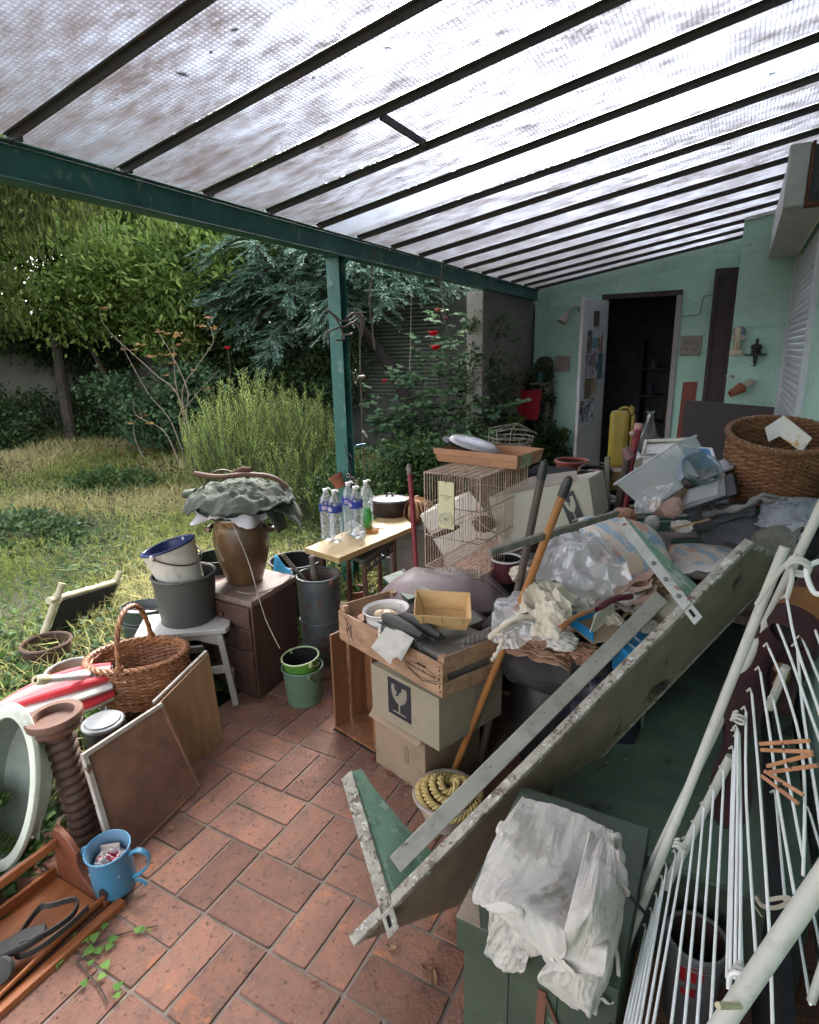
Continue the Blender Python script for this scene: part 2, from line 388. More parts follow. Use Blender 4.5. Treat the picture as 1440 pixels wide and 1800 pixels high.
# ================================================================ patio
MORTAR = mat('mortar_joint', (.235,.185,.155), (.165,.13,.11), sc=9, rough=.95, bump=.5, bsc=60, dirt=.4)
PX0, PX1, PY0, PY1 = -2.075, .42, -1.2, 7.9
patio = mk('patio', MB().box(PX0, PX1, PY0, PY1, -.12, -.0045), MORTAR, kind='structure', org=(0,0,-.12), smooth=False)
def _tile_mat():
    q = mat('terracotta', (.275, .122, .080), (.190, .096, .070), sc=5, rough=.72, bump=.9, bsc=90, rnd=.28, dirt=.6, detail=10, spots=[((.34,.135,.07), 6, .62), ((.215,.115,.080), 34, .58), ((.10,.05,.038), 62, .60), ((.33,.17,.10), 85, .63)])
    return q
TILE = _tile_mat()
mod = .2599; tx0, ty0 = -1.276, .954; g = .010
tm = []
for k in range(8):
    b = MB(); l, w_ = mod-g, mod/2-g*.9
    r_ = random.Random(k); j = lambda a: r_.uniform(-a, a)
    t = .0015; c_ = .004
    o8 = [(-l/2+j(t), -w_/2+j(t)), (l/2+j(t), -w_/2+j(t)), (l/2+j(t), w_/2+j(t)), (-l/2+j(t), w_/2+j(t))]
    # worn corners: eight-sided outline, chamfered top edge
    out = []
    for i in range(4):
        p, a, n2 = V(o8[i]), V(o8[i-1]), V(o8[(i+1) % 4]); cc = .0018+abs(j(.0025))
        out += [p + (a-p).normalized()*cc, p + (n2-p).normalized()*cc]
    n_ = len(out); ins = [V((p.x*(1-.012), p.y*(1-.03))) for p in out]
    vs = [(p.x, p.y, -.02) for p in out] + [(p.x, p.y, -.0035) for p in out] + [(p.x, p.y, j(.0006)) for p in ins]
    fs = [(i, (i+1) % n_, n_+(i+1) % n_, n_+i) for i in range(n_)] + [(n_+i, n_+(i+1) % n_, 2*n_+(i+1) % n_, 2*n_+i) for i in range(n_)] + [tuple(range(2*n_, 3*n_))]
    me = bpy.data.meshes.new('tile'); me.from_pydata(vs, [], fs); me.materials.append(TILE)
    me.polygons.foreach_set('use_smooth', [True]*len(me.polygons)); me.set_sharp_from_angle(angle=R(50)); tm.append(me)
spots_ = []
for i in range(-8, 28):
    for j in range(-3, 7):
        x0, y0 = tx0 + j*mod, ty0 + i*mod
        for h in (0, 1):
            if (i+j) % 2: cx, cy, rot = x0+mod*(.25+.5*h), y0+mod/2, 90
            else: cx, cy, rot = x0+mod/2, y0+mod*(.25+.5*h), 0
            if PX0-.02 < cx < PX1 and PY0 < cy < PY1: spots_.append((cx, cy, rot))
spots_.sort(key=lambda s: (s[0]+.6)**2*.5 + (s[1]-1.2)**2)
rest = MB()
for n_, (cx, cy, rot) in enumerate(spots_):
    rr = random.Random(n_); ang = R(rot + rr.choice((0, 180)) + rr.uniform(-.5, .5)); z = rr.uniform(-.0012, .0012)
    me = tm[n_ % 8]
    if n_ < 296:
        o = bpy.data.objects.new('tile', me); COL.objects.link(o); o.parent = patio; o.location = (cx, cy, z+.12); o.rotation_euler = (R(rr.uniform(-.25,.25)), R(rr.uniform(-.2,.2)), ang)
    else:
        mm = M.Translation((cx, cy, z)) @ M.Rotation(ang, 4, 'Z'); rest.add([mm @ v.co for v in me.vertices], [tuple(p.vertices) for p in me.polygons])
mk('tile', rest, TILE, patio, kind='stuff')

# ================================================================ house
WX = .36
house = thing('house', 'mint green rendered house wall with an open doorway and white roller shutter', 'house', (0, 7.87, 0))
b = MB(); Y0, Y1 = 7.87, 8.02
def gz(x): return 2.40 + .167*(x+2.38)
# back wall around the doorway (X -1.5..-.72, z 0..2.25), cut to the roof slope
def wallpiece(b, xa, xb, za, zb=None, y0=Y0, y1=Y1):
    pts = [(xa, y0, za), (xb, y0, za), (xb, y0, zb if zb else gz(xb)+.032), (xa, y0, zb if zb else gz(xa)+.032)]
    b.prism(pts, (0, y1-y0, 0))
wallpiece(b, -2.40, -1.56, -.1); wallpiece(b, -.66, -.098, -.1); wallpiece(b, -1.56, -.66, 2.31)
mk('wall', b, MINT, house, smooth=False)
b = MB(); wallpiece(b, -.10, .52, -.1, None, 6.8, 8.02); mk('wall', b, MINT, house, smooth=False)
mk('flashing', MB().prism([(-.10, 6.770, gz(-.10)+.005), (.345, 6.770, gz(.345)+.005), (.345, 6.770, gz(.345)+.034), (-.10, 6.770, gz(-.10)+.034)], (0, .0295, 0)), PVC, house)
b = MB()
b.box(WX, .52, -1.4, 4.33, -.1, 2.88); b.box(WX, .52, 4.331, 6.799, -.1, .42); b.box(WX+.05, .52, 4.331, 6.799, 2.44, 2.88)
mk('wall', b, MINT, house, smooth=False)
# parapet above the roof line
b = MB(); b.box(.30, .55, -1.5, 8.1, 2.885, 3.3); mk('wall', b, MINT, house, smooth=False)
# dark room behind the doorway
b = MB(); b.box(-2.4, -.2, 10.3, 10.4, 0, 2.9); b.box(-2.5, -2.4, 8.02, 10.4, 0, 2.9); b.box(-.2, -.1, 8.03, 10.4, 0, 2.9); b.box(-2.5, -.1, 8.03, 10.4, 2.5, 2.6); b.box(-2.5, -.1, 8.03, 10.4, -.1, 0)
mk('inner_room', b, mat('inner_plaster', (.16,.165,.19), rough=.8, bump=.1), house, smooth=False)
b = MB()
for z in (.55, .95, 1.35): b.box(-1.3, -.25, 9.7, 10.2, z, z+.03)
b.box(-1.32, -1.28, 9.7, 10.2, 0, 1.8); mk('inner_shelf', b, DKWOOD, house)
r0 = random.Random(3)
for i in range(9):
    z = (.58, .98, 1.38)[i % 3]; x = -1.2+.3*(i//3)+r0.uniform(0, .1); hh = r0.uniform(.12, .26)
    single('storage_jar', MB().lathe([(.05,0),(.055,hh*.8),(.03,hh*.9),(.03,hh)], 12, (x, 9.8, z), cap0=True, cap1=True), mat('jar%d' % (i%3), [(.2,.12,.08),(.12,.14,.18),(.25,.22,.18)][i%3], rough=.4, bump=0), 'dim %s jar in the dark doorway, %s on the %s shelf' % (('brown','blue-grey','pale')[i % 3], ('first','middle','last')[i//3], ('lowest','middle','top')[i % 3]), 'jar', 'jars on the shelves inside the doorway')
# door frame
b = MB(); b.box(-1.56, -1.5, 7.84, 8.02, 0, 2.25); b.box(-.72, -.66, 7.84, 8.02, 0, 2.25)
mk('door_frame', b, mat('mauve_door_paint', (.34,.30,.33), (.28,.25,.27), rough=.5, dirt=.3), house, bevel=.004)
mk('door_lintel', MB().box(-1.56, -.66, 7.845, 8.02, 2.25, 2.31), DKWOOD, house, bevel=.003)
# door leaf, open towards the garden
dh, df = V((-1.51, 7.83, 0)), V((-1.642, 7.10, 0)); du = (df-dh).normalized(); dn = V((0,0,1)).cross(du)*.04
DOORM = mat('door_leaf_paint', (.55,.54,.56), (.46,.45,.48), sc=3, rough=.5, bump=.1, dirt=.35)
W_ = (df-dh).length
door = mk('door', MB().hexa(dh+V((0,0,.02)), df+V((0,0,.02)), df+V((0,0,2.23)), dh+V((0,0,2.23)), dn), DOORM, house, bevel=.008)
sgn = 1 if dn.dot(V((1,0,0))) > 0 else -1
def dp(u, z, off=.006):      # point on the leaf's visible face
    n = dn.normalized(); face = dh + (dn if n.dot(V((1,0,0))) > 0 else V((0,0,0)))
    nn = n if n.dot(V((1,0,0))) > 0 else -n
    return face + du*u + V((0,0,z)) + nn*off
def doorquad(name, u0, u1, z0, z1, m_, t=.004, off=.004): 
    return MB().hexa(dp(u0,z0,off), dp(u1,z0,off), dp(u1,z1,off), dp(u0,z1,off), (dp(0,0,t)-dp(0,0,0)))
mk('vent_grille', doorquad('v', .30, .44, 1.93, 2.10, None, .012, .001), mat('vent_brown', (.10,.08,.075), rough=.7), door)
mk('handle', MB().tube([dp(.68, 1.02, .0), dp(.68, 1.02, .05), dp(.58, 1.02, .055)], .009), mat('brass_dull', (.16,.13,.09), rough=.35, metal=.8, bump=0), door)
mk('lock_plate', doorquad('v', .66, .70, .92, 1.08, None, .004, .001), mat('brass_dull', (.16,.13,.09)), door)
post = [(.46,.60,1.62,1.88,'dark',(.05,.045,.05),(.35,.3,.28)), (.44,.62,1.36,1.61,'violet',(.34,.30,.40),(.12,.09,.14)), (.30,.44,1.68,1.80,'blue',(.05,.20,.30),(.4,.5,.55)),
        (.14,.28,1.63,1.86,'three-panel',(.50,.46,.42),(.22,.05,.04)), (.27,.42,1.37,1.66,'pale portrait',(.50,.46,.48),(.10,.06,.06)), (.12,.25,1.32,1.62,'teal',(.04,.13,.17),(.12,.22,.25)),
        (.28,.44,1.13,1.34,'tan paper',(.38,.30,.21),(.22,.18,.12)), (.47,.62,1.10,1.34,'brown',(.12,.08,.06),(.30,.2,.12)), (.34,.48,.86,1.10,'torn white',(.55,.55,.60),(.16,.06,.08)), (.50,.66,.82,1.08,'blue and white',(.42,.46,.55),(.04,.08,.16))]
for u0, u1, z0, z1, nm, c1, c2 in post:
    single('poster', doorquad('p', u0, u1, z0, z1, None, .001, .0025+.0015*post.index((u0,u1,z0,z1,nm,c1,c2))), mat('poster_'+nm, tuple(min(.8,x*1.3) for x in c1), tuple(x*.6 for x in c2), sc=11, rough=.5, bump=0, detail=2), nm+' picture taped to the open white door', 'poster', smooth=False)
# brown shutter in the recess
b = MB(); b.box(-.345, -.105, 7.80, 7.862, 1.02, 2.50)
sh = mk('window_shutter', b, DKWOOD, house, bevel=.004)
b = MB(); b.box(-.345, -.30, 7.785, 7.80, 1.02, 2.50); b.box(-.15, -.105, 7.785, 7.80, 1.02, 2.50); b.box(-.30, -.15, 7.785, 7.80, 2.41, 2.50); b.box(-.30, -.15, 7.785, 7.80, 1.02, 1.10)
mk('shutter_frame', b, DKWOOD, sh, bevel=.003)
# roller shutter in the side wall
fx = WX-.004
mk('shutter_guide', MB().box(fx-.03, fx+.08, 4.33, 4.42, .40, 2.44), SLAT, house, bevel=.004); mk('shutter_guide', MB().box(fx-.012, fx+.08, 6.74, 6.80, .40, 2.44), SLAT, house, bevel=.004)
nsl = 40; zz0, zz1 = .44, 2.42
for i in range(nsl):
    z = zz0 + (zz1-zz0)*i/nsl; hh = (zz1-zz0)/nsl
    pr = [(0, 0), (-.007, hh*.25), (-.008, hh*.5), (-.007, hh*.75), (0, hh*.93), (.006, hh*.96), (.006, 0)]
    mk('slat', MB().prism([(fx+.02+a, 4.42, z+b_) for a, b_ in pr], (0, 2.32, 0)), SLAT, house)
# the shutter's box
bx = .13
b = MB(); b.box(bx, WX-.001, 4.46, 7.0-.21, 2.445, 2.74); mk('shutter_box', b, PVC, house, bevel=.006)
b = MB(); b.box(bx-.006, bx+.10, 4.36, 4.458, 2.43, 2.76); mk('box_end_cap', b, PVC, house, bevel=.01)
b = MB(); b.box(bx+.102, bx+.118, 4.36, 4.458, 2.43, 2.76); b.box(bx+.118, WX-.002, 4.36, 4.458, 2.43, 2.445); mk('rusty_edge', b, mat('rust', (.20,.075,.04), (.10,.05,.04), rough=.85, bump=.4), house)
b = MB(); b.box(bx+.12, WX-.002, 4.40, 4.457, 2.447, 2.75); mk('box_end_pane', b, mat('dusty_pane', (.09,.11,.115), rough=.25, bump=.02), house)
# thin cable on the wall
cab = smoothpath([(-.66, 7.855, 2.02), (-.55, 7.856, 2.02), (-.47, 7.856, 2.04), (-.45, 7.856, 2.16), (-.43, 7.856, 2.22), (-.35, 7.856, 2.225)])
mk('cable', MB().tube(cab, .004, 6), mat('cable_grey', (.10,.13,.12), rough=.6, bump=0), house)
mk('trim_strip', MB().box(-.10, .34, 6.785, 6.799, 1.845, 1.853), MINT, house)
# side property wall running towards the back garden
oldw = single('garden_wall', MB().box(-2.60, -2.42, 6.1, 8.02, -.1, 2.28), OLDWALL, 'old grey stained garden wall at the corner behind the rose bush', 'wall', smooth=False)
single('garden_wall', MB().box(-13.5, -2.41, 8.55, 8.75, -.1, 2.15), OLDWALL, 'long grey garden wall behind the cedar and the rose bush', 'wall', smooth=False)
single('garden_wall', MB().box(-12.8, -12.6, -4, 8.5, -.1, 2.6), _stucco('pale_wall', (.36,.35,.31), (.24,.24,.2), .9), 'pale stained boundary wall under the trees by the lawn', 'wall', smooth=False)

# ================================================================ glass canopy
can = thing('glass_canopy', 'green steel patio canopy roofed with wired glass panes', 'canopy', (-2.37, 3.4, 0))
EX = -2.37
b = MB(); b.box(EX-.004, EX+.004, -1.5, 7.86, 2.285, 2.405); b.box(EX-.045, EX+.045, -1.5, 7.86, 2.278, 2.285); b.box(EX-.03, EX+.03, -1.5, 7.86, 2.405, 2.413)
mk('beam', b, GREENMETAL, can, bevel=.002)
b = MB(); b.box(EX-.05, EX+.05, 3.36, 3.366, -.1, 2.277); b.box(EX-.05, EX+.05, 3.434, 3.44, -.1, 2.277); b.box(EX-.004, EX+.004, 3.367, 3.433, -.1, 2.277)
mk('post', b, GREENMETAL, can, bevel=.002)
b = MB(); b.box(EX-.06, EX+.06, 3.30, 3.50, 2.268, 2.2775); mk('post_plate', b, GREENMETAL, can)
def rz(x): return 2.425 + .167*(x-EX)
RX1 = .34
sl = V((RX1-EX, 0, rz(RX1)-rz(EX)))
ys = [-1.29 + .45*i for i in range(21)]
for y in ys:
    p = V((EX+.01, y, rz(EX+.01)+.004)); q = V((RX1, y, rz(RX1)+.004))
    if y > 6.8: q = V((-.10, y, rz(-.10)+.004))
    b = MB(); b.bar(p, q, .030, .006); b.bar(p-V((0,0,.016)), q-V((0,0,.016)), .006, .028)
    mk('rafter', b, IRON, can)
ys.append(7.872)
for i in range(len(ys)-1):
    ya, yb = ys[i]+.008, ys[i+1]-.008; xe = RX1 if yb < 6.9 else -.10
    nx, n2 = 1, 1
    a, c_ = V((EX-.03, ya, rz(EX-.03)+.012)), V((xe, ya, rz(xe)+.012))
    me_ = MB()
    w2 = yb-ya; cur = lambda y: 0
    me_.hexa(a, c_, c_+V((0,w2,0)), a+V((0,w2,0)), (0,0,.004))
    mk('glass_pane', me_, PANE, can, smooth=False, label=None)
ys.pop()
mk('glazing_bar', MB().bar((-1.37, ys[8]+.02, rz(-1.37)-.012), (-1.37, ys[9]-.02, rz(-1.37)-.012), .012, .03), IRON, can)
for y in ys[:-1]: mk('glazing_clip', MB().box(-2.36, -2.33, y+.02, y+.035, 2.4135, 2.43), IRON, can)

_rl = random.Random(4); LITT = mat('roof_litter', (.07,.045,.03), (.04,.03,.02), rough=.9, bump=0)
for i_ in range(26):                                   # leaves fallen on top of the glass
    x_, y_ = _rl.uniform(-2.1, .2), _rl.uniform(1.2, 5.2); a_ = _rl.uniform(0, 6.28); s_ = _rl.uniform(.012, .030)
    u_ = V((math.cos(a_), math.sin(a_), 0))*s_; v_ = V((-u_.y, u_.x, 0))*.45; c_ = V((x_, y_, rz(x_)+.019))
    b = MB(); b.prism([c_-u_, c_+v_, c_+u_, c_-v_], (0,0,.001)); single('roof_leaf', b, LITT, 'small dark fallen leaf lying on top of the glass roof', 'leaf', 'leaves scattered on the glass roof', smooth=False)
# ================================================================ shared object materials
WICK = mat('wicker', (.30,.125,.05), (.17,.065,.028), sc=14, rough=.5, bump=.15, bsc=90, dirt=.3)
WICKD = mat('wicker_dark', (.17,.075,.035), (.09,.04,.02), sc=14, rough=.55, bump=.2, bsc=90, dirt=.3)
ZINC = mat('aged_zinc', (.13,.145,.15), (.075,.085,.09), sc=7, rough=.55, metal=.35, bump=.2, spots=[((.30,.30,.28), 9, .64), ((.13,.06,.035), 13, .62)], dirt=.5)
RUST = MATS['rust']
ENAM = mat('white_enamel', (.56,.53,.48), (.45,.41,.36), sc=5, rough=.35, bump=.05, spots=((.10,.06,.045), 15, .68), dirt=.4)
WIRE = mat('dark_wire', (.06,.05,.045), rough=.5, metal=.6, bump=0)
LWIRE = mat('pale_wire', (.30,.27,.23), (.16,.12,.09), sc=20, rough=.5, metal=.4, bump=0)
CARD = mat('cardboard', (.28,.20,.13), (.21,.15,.10), sc=3, rough=.85, bump=.06, dirt=.25)
CREAMCARD = mat('cream_cardboard', (.58,.54,.45), (.50,.46,.38), sc=3, rough=.8, bump=.03, dirt=.15)
CRATEW = wood('crate_pine', (.36,.215,.13), (.22,.125,.075), 'X', rough=.75, bump=.3, dirt=.45)
PINE = wood('fresh_pine', (.60,.40,.19), (.50,.31,.14), 'X', rough=.55, bump=.1, dirt=.15)
GREYW = wood('grey_weathered_wood', (.20,.18,.155), (.12,.105,.09), 'X', rough=.8, bump=.5, dirt=.4)
DKBR = wood('old_brown_wood', (.085,.042,.032), (.045,.024,.02), 'Z', rough=.45, bump=.2, dirt=.3)
BLK = mat('black_plastic', (.014,.014,.016), (.03,.03,.032), rough=.4, bump=.05, dirt=.2)
TERRA = mat('plant_pot_clay', (.30,.10,.05), (.22,.08,.045), rough=.7, bump=.1, dirt=.3)
def paperm(name, c1, c2=None, **k): return mat(name, c1, c2, sc=5, rough=.7, bump=.15, bsc=30, **k)

def bucket(name, label, cat, base, r0, r1, h, mo, mi=None, rim=.006, ns=36, mtx=None, handle=None, hm=None, ears=True, bottom=True, group=None, rimm=None, thick=.003, bands=()):
    t = thing(name, label, cat, base, group); X = mtx or M.Translation(V(base))
    mk('shell', MB(X).lathe([(.001,0),(r0,0),(r0,.004),(r1,h)], ns), mo, t)
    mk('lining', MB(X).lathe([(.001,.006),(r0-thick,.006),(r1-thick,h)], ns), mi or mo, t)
    b = MB(X); b.tube([(r1*math.cos(2*math.pi*i/ns), r1*math.sin(2*math.pi*i/ns), h) for i in range(ns)], rim, 6, closed=True)
    mk('rim', b, rimm or mo, t)
    for zb in bands:
        rb = r0+(r1-r0)*zb/h+.002
        mk('band', MB(X).tube([(rb*math.cos(2*math.pi*i/ns), rb*math.sin(2*math.pi*i/ns), zb) for i in range(ns)], .004, 6, closed=True), mo, t)
    if handle:                                          # (azimuth of the pivots, tilt angle of the bail, radius factor)
        az, tl_, wr = handle[:3]; u = V((math.cos(R(az)), math.sin(R(az)), 0)); n_ = V((0,0,1)).cross(u)
        v = n_*math.cos(R(tl_)) + V((0,0,1))*math.sin(R(tl_)); c0 = V((0,0,h-.012))
        mk('bail', MB(X).tube(arc(c0, u*(r1+.008), v*(r1*wr), 0, 180, 24), handle[3] if len(handle) > 3 else .003, 6), hm or WIRE, t)
        for s_ in (1, -1):
            q = c0+u*(r1+.004)*s_
            mk('ear', MB(X @ M.Translation(q)).ball((0,0,0), .012, .012, .016, 10, 8), hm or mo, t)
    return t

# ================================================================ wooden tool carrier at the front left
TRW = wood('varnished_teak', (.36,.125,.045), (.24,.075,.03), 'Y', rough=.32, bump=.08, dirt=.2)
TRWD = wood('varnished_teak_dark', (.19,.062,.032), (.13,.045,.025), 'Z', rough=.35, bump=.08, dirt=.2)
t = thing('tool_carrier', 'orange varnished wooden carrier with a curved end board at the front left', 'carrier', (-1.66, .5, 0))
ye = .82
out = [(-1.555,0),(-1.555,.028),(-1.60,.036),(-1.655,.075),(-1.675,.115),(-1.668,.160),(-1.70,.195),(-1.745,.215),(-1.775,.212),(-1.785,.19),(-1.795,.10),(-1.80,0)]
mk('end_board', MB().prism([(x, ye, z) for x, z in out], (0, .018, 0)), TRWD, t, bevel=.003)
mk('base_board', MB().box(-1.80, -1.575, -.10, ye-.001, .004, .016), TRW, t, bevel=.002)
def lip(u, v):
    y = -.10 + (ye+.03+.10)*u; zt = .038 + .010*math.sin(u*9) - .012*max(0, math.sin(u*5+1))
    return V((-1.574 + .020*v + .012*math.sin(u*4), y, .004+zt*v))
mk('front_lip', MB().grid(lip, 30, 2), TRW, t, solid=.008)
mk('foot_rail', MB().box(-1.546, -1.515, -.10, ye+.04, .0, .02), TRW, t, bevel=.003)
mk('handle_rail', MB().bar((-1.765, -.10, .150), (-1.765, ye, .165), .016, .028), TRW, t, bevel=.003)
mk('back_board', MB().box(-1.815, -1.801, -.10, ye, .0, .05), TRW, t, bevel=.002)
# things lying in it
RUB = mat('black_rubber', (.022,.021,.021), (.05,.047,.045), sc=9, rough=.65, bump=.15, dirt=.5)
STEEL = mat('polished_steel', (.55,.55,.56), (.35,.34,.33), rough=.25, metal=.9, bump=0)
t = thing('ski_pole', 'black strapped pole grip lying in the orange wooden carrier', 'pole', (-1.66, .4, .02))
mk('shaft', MB().tube([(-1.70, -.1, .045), (-1.66, .30, .050), (-1.645, .52, .055)], .010, 10), BLK, t)
mk('ferrule', MB().tube([(-1.672, .10, .066), (-1.655, .42, .068)], .005, 8), STEEL, t)
g_ = MB(frame((-1.63, .58, .060), (.4,.9,0), (-.9,.4,.05), (0,0,1))).prism([(-.09,-.018,0),(-.05,-.026,0),(.04,-.030,0),(.09,-.022,0),(.10,.012,0),(.05,.028,0),(-.05,.022,0),(-.09,.014,0)], (0,0,.022))
mk('grip', g_, RUB, t, bevel=.006)
sp = smoothpath([(-1.605,.60,.075),(-1.575,.66,.070),(-1.565,.73,.072),(-1.585,.755,.090),(-1.62,.70,.105),(-1.66,.69,.085),(-1.655,.63,.060),(-1.61,.585,.050),(-1.565,.62,.058),(-1.548,.70,.065),(-1.555,.77,.062)], 8)
b = MB()
for i in range(len(sp)-1): b.bar(sp[i], sp[i+1]+(sp[i+1]-sp[i])*.15, .004, .018, up=(0,0,1))
mk('strap', b, RUB, t)
mk('wheel', MB(zup((-1.60, .545, .050), (.5,-.7,.6))).lathe([(.006,-.01),(.03,-.01),(.034,0),(.03,.01),(.02,.012),(.006,.012)], 20, cap0=True, cap1=True), RUB, t)
t = thing('clamp_wheel', 'black round clamp knob with a steel pin above the carrier', 'clamp', (-1.78, .57, .05))
X = zup((-1.735, .565, .105), (.5,-.75,.45))
mk('knob', MB(X).lathe([(.012,0),(.034,0),(.038,.008),(.038,.018),(.030,.022),(.020,.016),(.012,.020)], 28, cap0=True), RUB, t)
mk('pin', MB(X).lathe([(.001,.026),(.008,.024),(.011,.012)], 14, cap0=True), STEEL, t)
mk('arm', MB().bar((-1.74, .56, .09), (-1.80, .30, .055), .03, .02), BLK, t, bevel=.005)
mk('strap', MB().bar((-1.77, .60, .12), (-1.75, .52, .06), .028, .05), RUB, t, bevel=.008)
mk('blade', MB().bar((-1.79, .36, .07), (-1.82, -.05, .03), .006, .02), STEEL, t)
single('garden_knife', MB().hexa((-1.93,.83,.10),(-1.905,.83,.10),(-1.895,.85,.185),(-1.935,.85,.185),(0,.006,0)), mat('white_plastic', (.7,.7,.7), (.6,.6,.6), rough=.4, bump=0), 'white blade sticking up behind the wooden carrier', 'blade', bevel=.003)
single('garden_cane', MB().tube(smoothpath([(-1.98,.0,.02),(-1.90,.35,.05),(-1.86,.75,.10)]), .008, 8), GREYW, 'brown cane lying in the leaves behind the wooden carrier', 'cane')

# ================================================================ blue enamel jug
BLUE = mat('blue_enamel', (.055,.20,.33), (.045,.17,.29), sc=4, rough=.35, bump=.05, spots=((.02,.018,.02), 7, .70), dirt=.2, coat=.2)
base = V((-1.595, .885, 0)); X = M.Translation(base) @ M.Rotation(R(-9), 4, 'X') @ M.Rotation(R(-12), 4, 'Y')
base.z = .012; X = M.Translation(base) @ M.Rotation(R(4), 4, 'X') @ M.Rotation(R(3), 4, 'Y')
t = thing('enamel_jug', 'blue enamel jug with a round handle and a chipped black patch', 'jug', base)
rj, hj = .064, .165
mk('body', MB(X).lathe([(.001,0),(rj-.010,0),(rj-.003,.006),(rj,.02),(rj-.001,.09),(rj-.004,.135),(rj+.002,hj)], 40), BLUE, t)
mk('lining', MB(X).lathe([(.001,.05),(rj-.006,.05),(rj-.007,.13),(rj,hj)], 40), mat('blue_enamel_in', (.16,.27,.38), (.13,.23,.33), rough=.4, bump=0), t)
mk('rim', MB(X).tube([((rj+.002)*math.cos(i*math.pi/18), (rj+.002)*math.sin(i*math.pi/18), hj) for i in range(36)], .0028, 6, closed=True), BLUE, t)
X = X @ M.Rotation(R(28), 4, 'Z')
hp = smoothpath([(rj-.003, 0, .135), (rj+.030, .004, .150), (rj+.055, .008, .125), (rj+.050, .006, .085), (rj+.018, .002, .052), (rj-.003, 0, .042)], 6)
b = MB(X)
for i in range(len(hp)-1): b.bar(hp[i], hp[i+1]+(hp[i+1]-hp[i])*.25, .006, .016, up=(0,1,0)) if False else b.bar(hp[i], hp[i+1]+(hp[i+1]-hp[i])*.2, .016, .005, up=(hp[i+1]-hp[i]).cross(V((0,1,0))))
mk('handle', b, BLUE, t)
mk('tap', MB(X).tube(smoothpath([(rj-.01,.0,.022),(rj+.012,.002,.024),(rj+.03,.0,.016),(rj+.036,-.002,.008)]), .0055, 8), BLUE, t)
mk('lug', MB(X).tube(arc((-rj-.002,0,hj-.02),(-.016,0,0),(0,0,.022),-90,100,10), .004, 8), BLUE, t)
def chip(u, v):
    a = R(-92 + 26*(u-.5)*math.sin(math.pi*min(max(v,.02),.98))); return V(((rj+.0016)*math.cos(a), (rj+.0016)*math.sin(a), .018+.055*v))
mk('bare_patch', MB(X).grid(chip, 8, 10), mat('bare_iron', (.018,.014,.014), (.04,.03,.03), rough=.6), t)
def crump(ax, ay, h, seed, f=22, rag=.15):
    def fn(u, v):
        r_ = math.hypot(u-.5, v-.5)*2; p = V(((u-.5)*ax, (v-.5)*ay, 0))
        q = 1 + rag*nz((u*2, v*2, seed), 2); z = h*(1-r_*r_*.8)*(.5+.5*ridg(p, f, seed)) + h*.25*ridg(p, f*2.3, seed+5)
        return V((p.x*q, p.y*q, z))
    return fn
PRINT = mat('red_print_paper', (.62,.58,.56), (.5,.42,.42), sc=9, rough=.6, bump=.1, spots=[((.35,.02,.05), 30, .56), ((.12,.02,.04), 42, .62)])
b = MB(X @ M.Translation((0,.0,.105))).grid(crump(.092, .092, .035, 3, 30), 26, 26)
single('crumpled_wrapper', b, PRINT, 'red and white crumpled wrapper stuffed in the blue jug', 'wrapper')
single('paper_note', MB(X @ tilt((-.012,.028,.125), 62, 0, 8)).grid(lambda u, v: V(((u-.5)*.06, (v-.5)*.035, .002*math.sin(u*6))), 6, 3), paperm('pinkish_paper', (.55,.45,.40)), 'pale paper square standing in the blue jug', 'paper', solid=.0008)

# ================================================================ twisted wooden stand
TW = wood('turned_dark_wood', (.095,.05,.035), (.055,.03,.024), 'Z', rough=.6, bump=.35, dirt=.5)
TWL = wood('turned_rim_wood', (.17,.085,.055), (.11,.055,.04), 'X', rough=.55, bump=.25, dirt=.4)
base = V((-1.855, .965, -.04)); ht = .545
t = thing('column_stand', 'dark twisted wooden column with a ring-shaped dish on top', 'stand', base)
X = M.Translation(base) @ M.Rotation(R(-3), 4, 'Y') @ M.Rotation(R(2), 4, 'X')
def helix(u, v):
    z = v*ht*.93; a = 2*math.pi*u; ph = a - 2*math.pi*z/.034
    r_ = .036 + .013*(abs(math.sin(ph/2))**.7) ; return V((r_*math.cos(a), r_*math.sin(a), z))
mk('twisted_shaft', MB(X).grid(helix, 28, 170), TW, t)
mk('dish', MB(X).lathe([(.035,ht-.06),(.055,ht-.05),(.078,ht-.030),(.080,ht-.02),(.074,ht-.016),(.074,ht-.010),(.088,ht-.004),(.088,ht+.016),(.086,ht+.019),(.064,ht+.019),(.061,ht+.015),(.058,ht-.004),(.001,ht-.004)], 40), TWL, t)
mk('foot', MB(X).lathe([(.001,-.03),(.085,-.03),(.085,-.01),(.05,.0),(.036,.01)], 32), TW, t)

# ================================================================ oval basin leaning at the edge
BAS = mat('pale_green_plastic', (.66,.70,.60), (.56,.60,.52), sc=3, rough=.4, bump=.02, dirt=.35)
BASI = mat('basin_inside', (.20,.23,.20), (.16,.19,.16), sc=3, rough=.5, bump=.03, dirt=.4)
c0 = V((-1.985, .80, .30)); nrm = V((.10, -.78, .22)).normalized()          # the open side
X = frame(c0, V((.93,.30,.0)).normalized(), V((.93,.30,.0)).normalized().cross(-nrm).normalized(), nrm)
xx = V((.80,.20,-.1)); xx = (xx - nrm*xx.dot(nrm)).normalized(); yy = nrm.cross(xx)
X = frame(c0, xx, yy, nrm)
t = thing('plastic_basin', 'pale green oval plastic basin standing on its edge in the ferns', 'basin', (-1.98,.82,0))
sx, sy = .14, .265
mk('shell', MB(X).lathe([(.001,-.10),(.62,-.10),(.80,-.085),(.90,-.02),(.93,0)], 56, sx=sx, sy=sy), BAS, t)
mk('lining', MB(X).lathe([(.001,-.094),(.60,-.094),(.77,-.08),(.87,-.02),(.90,0)], 56, sx=sx, sy=sy), BASI, t)
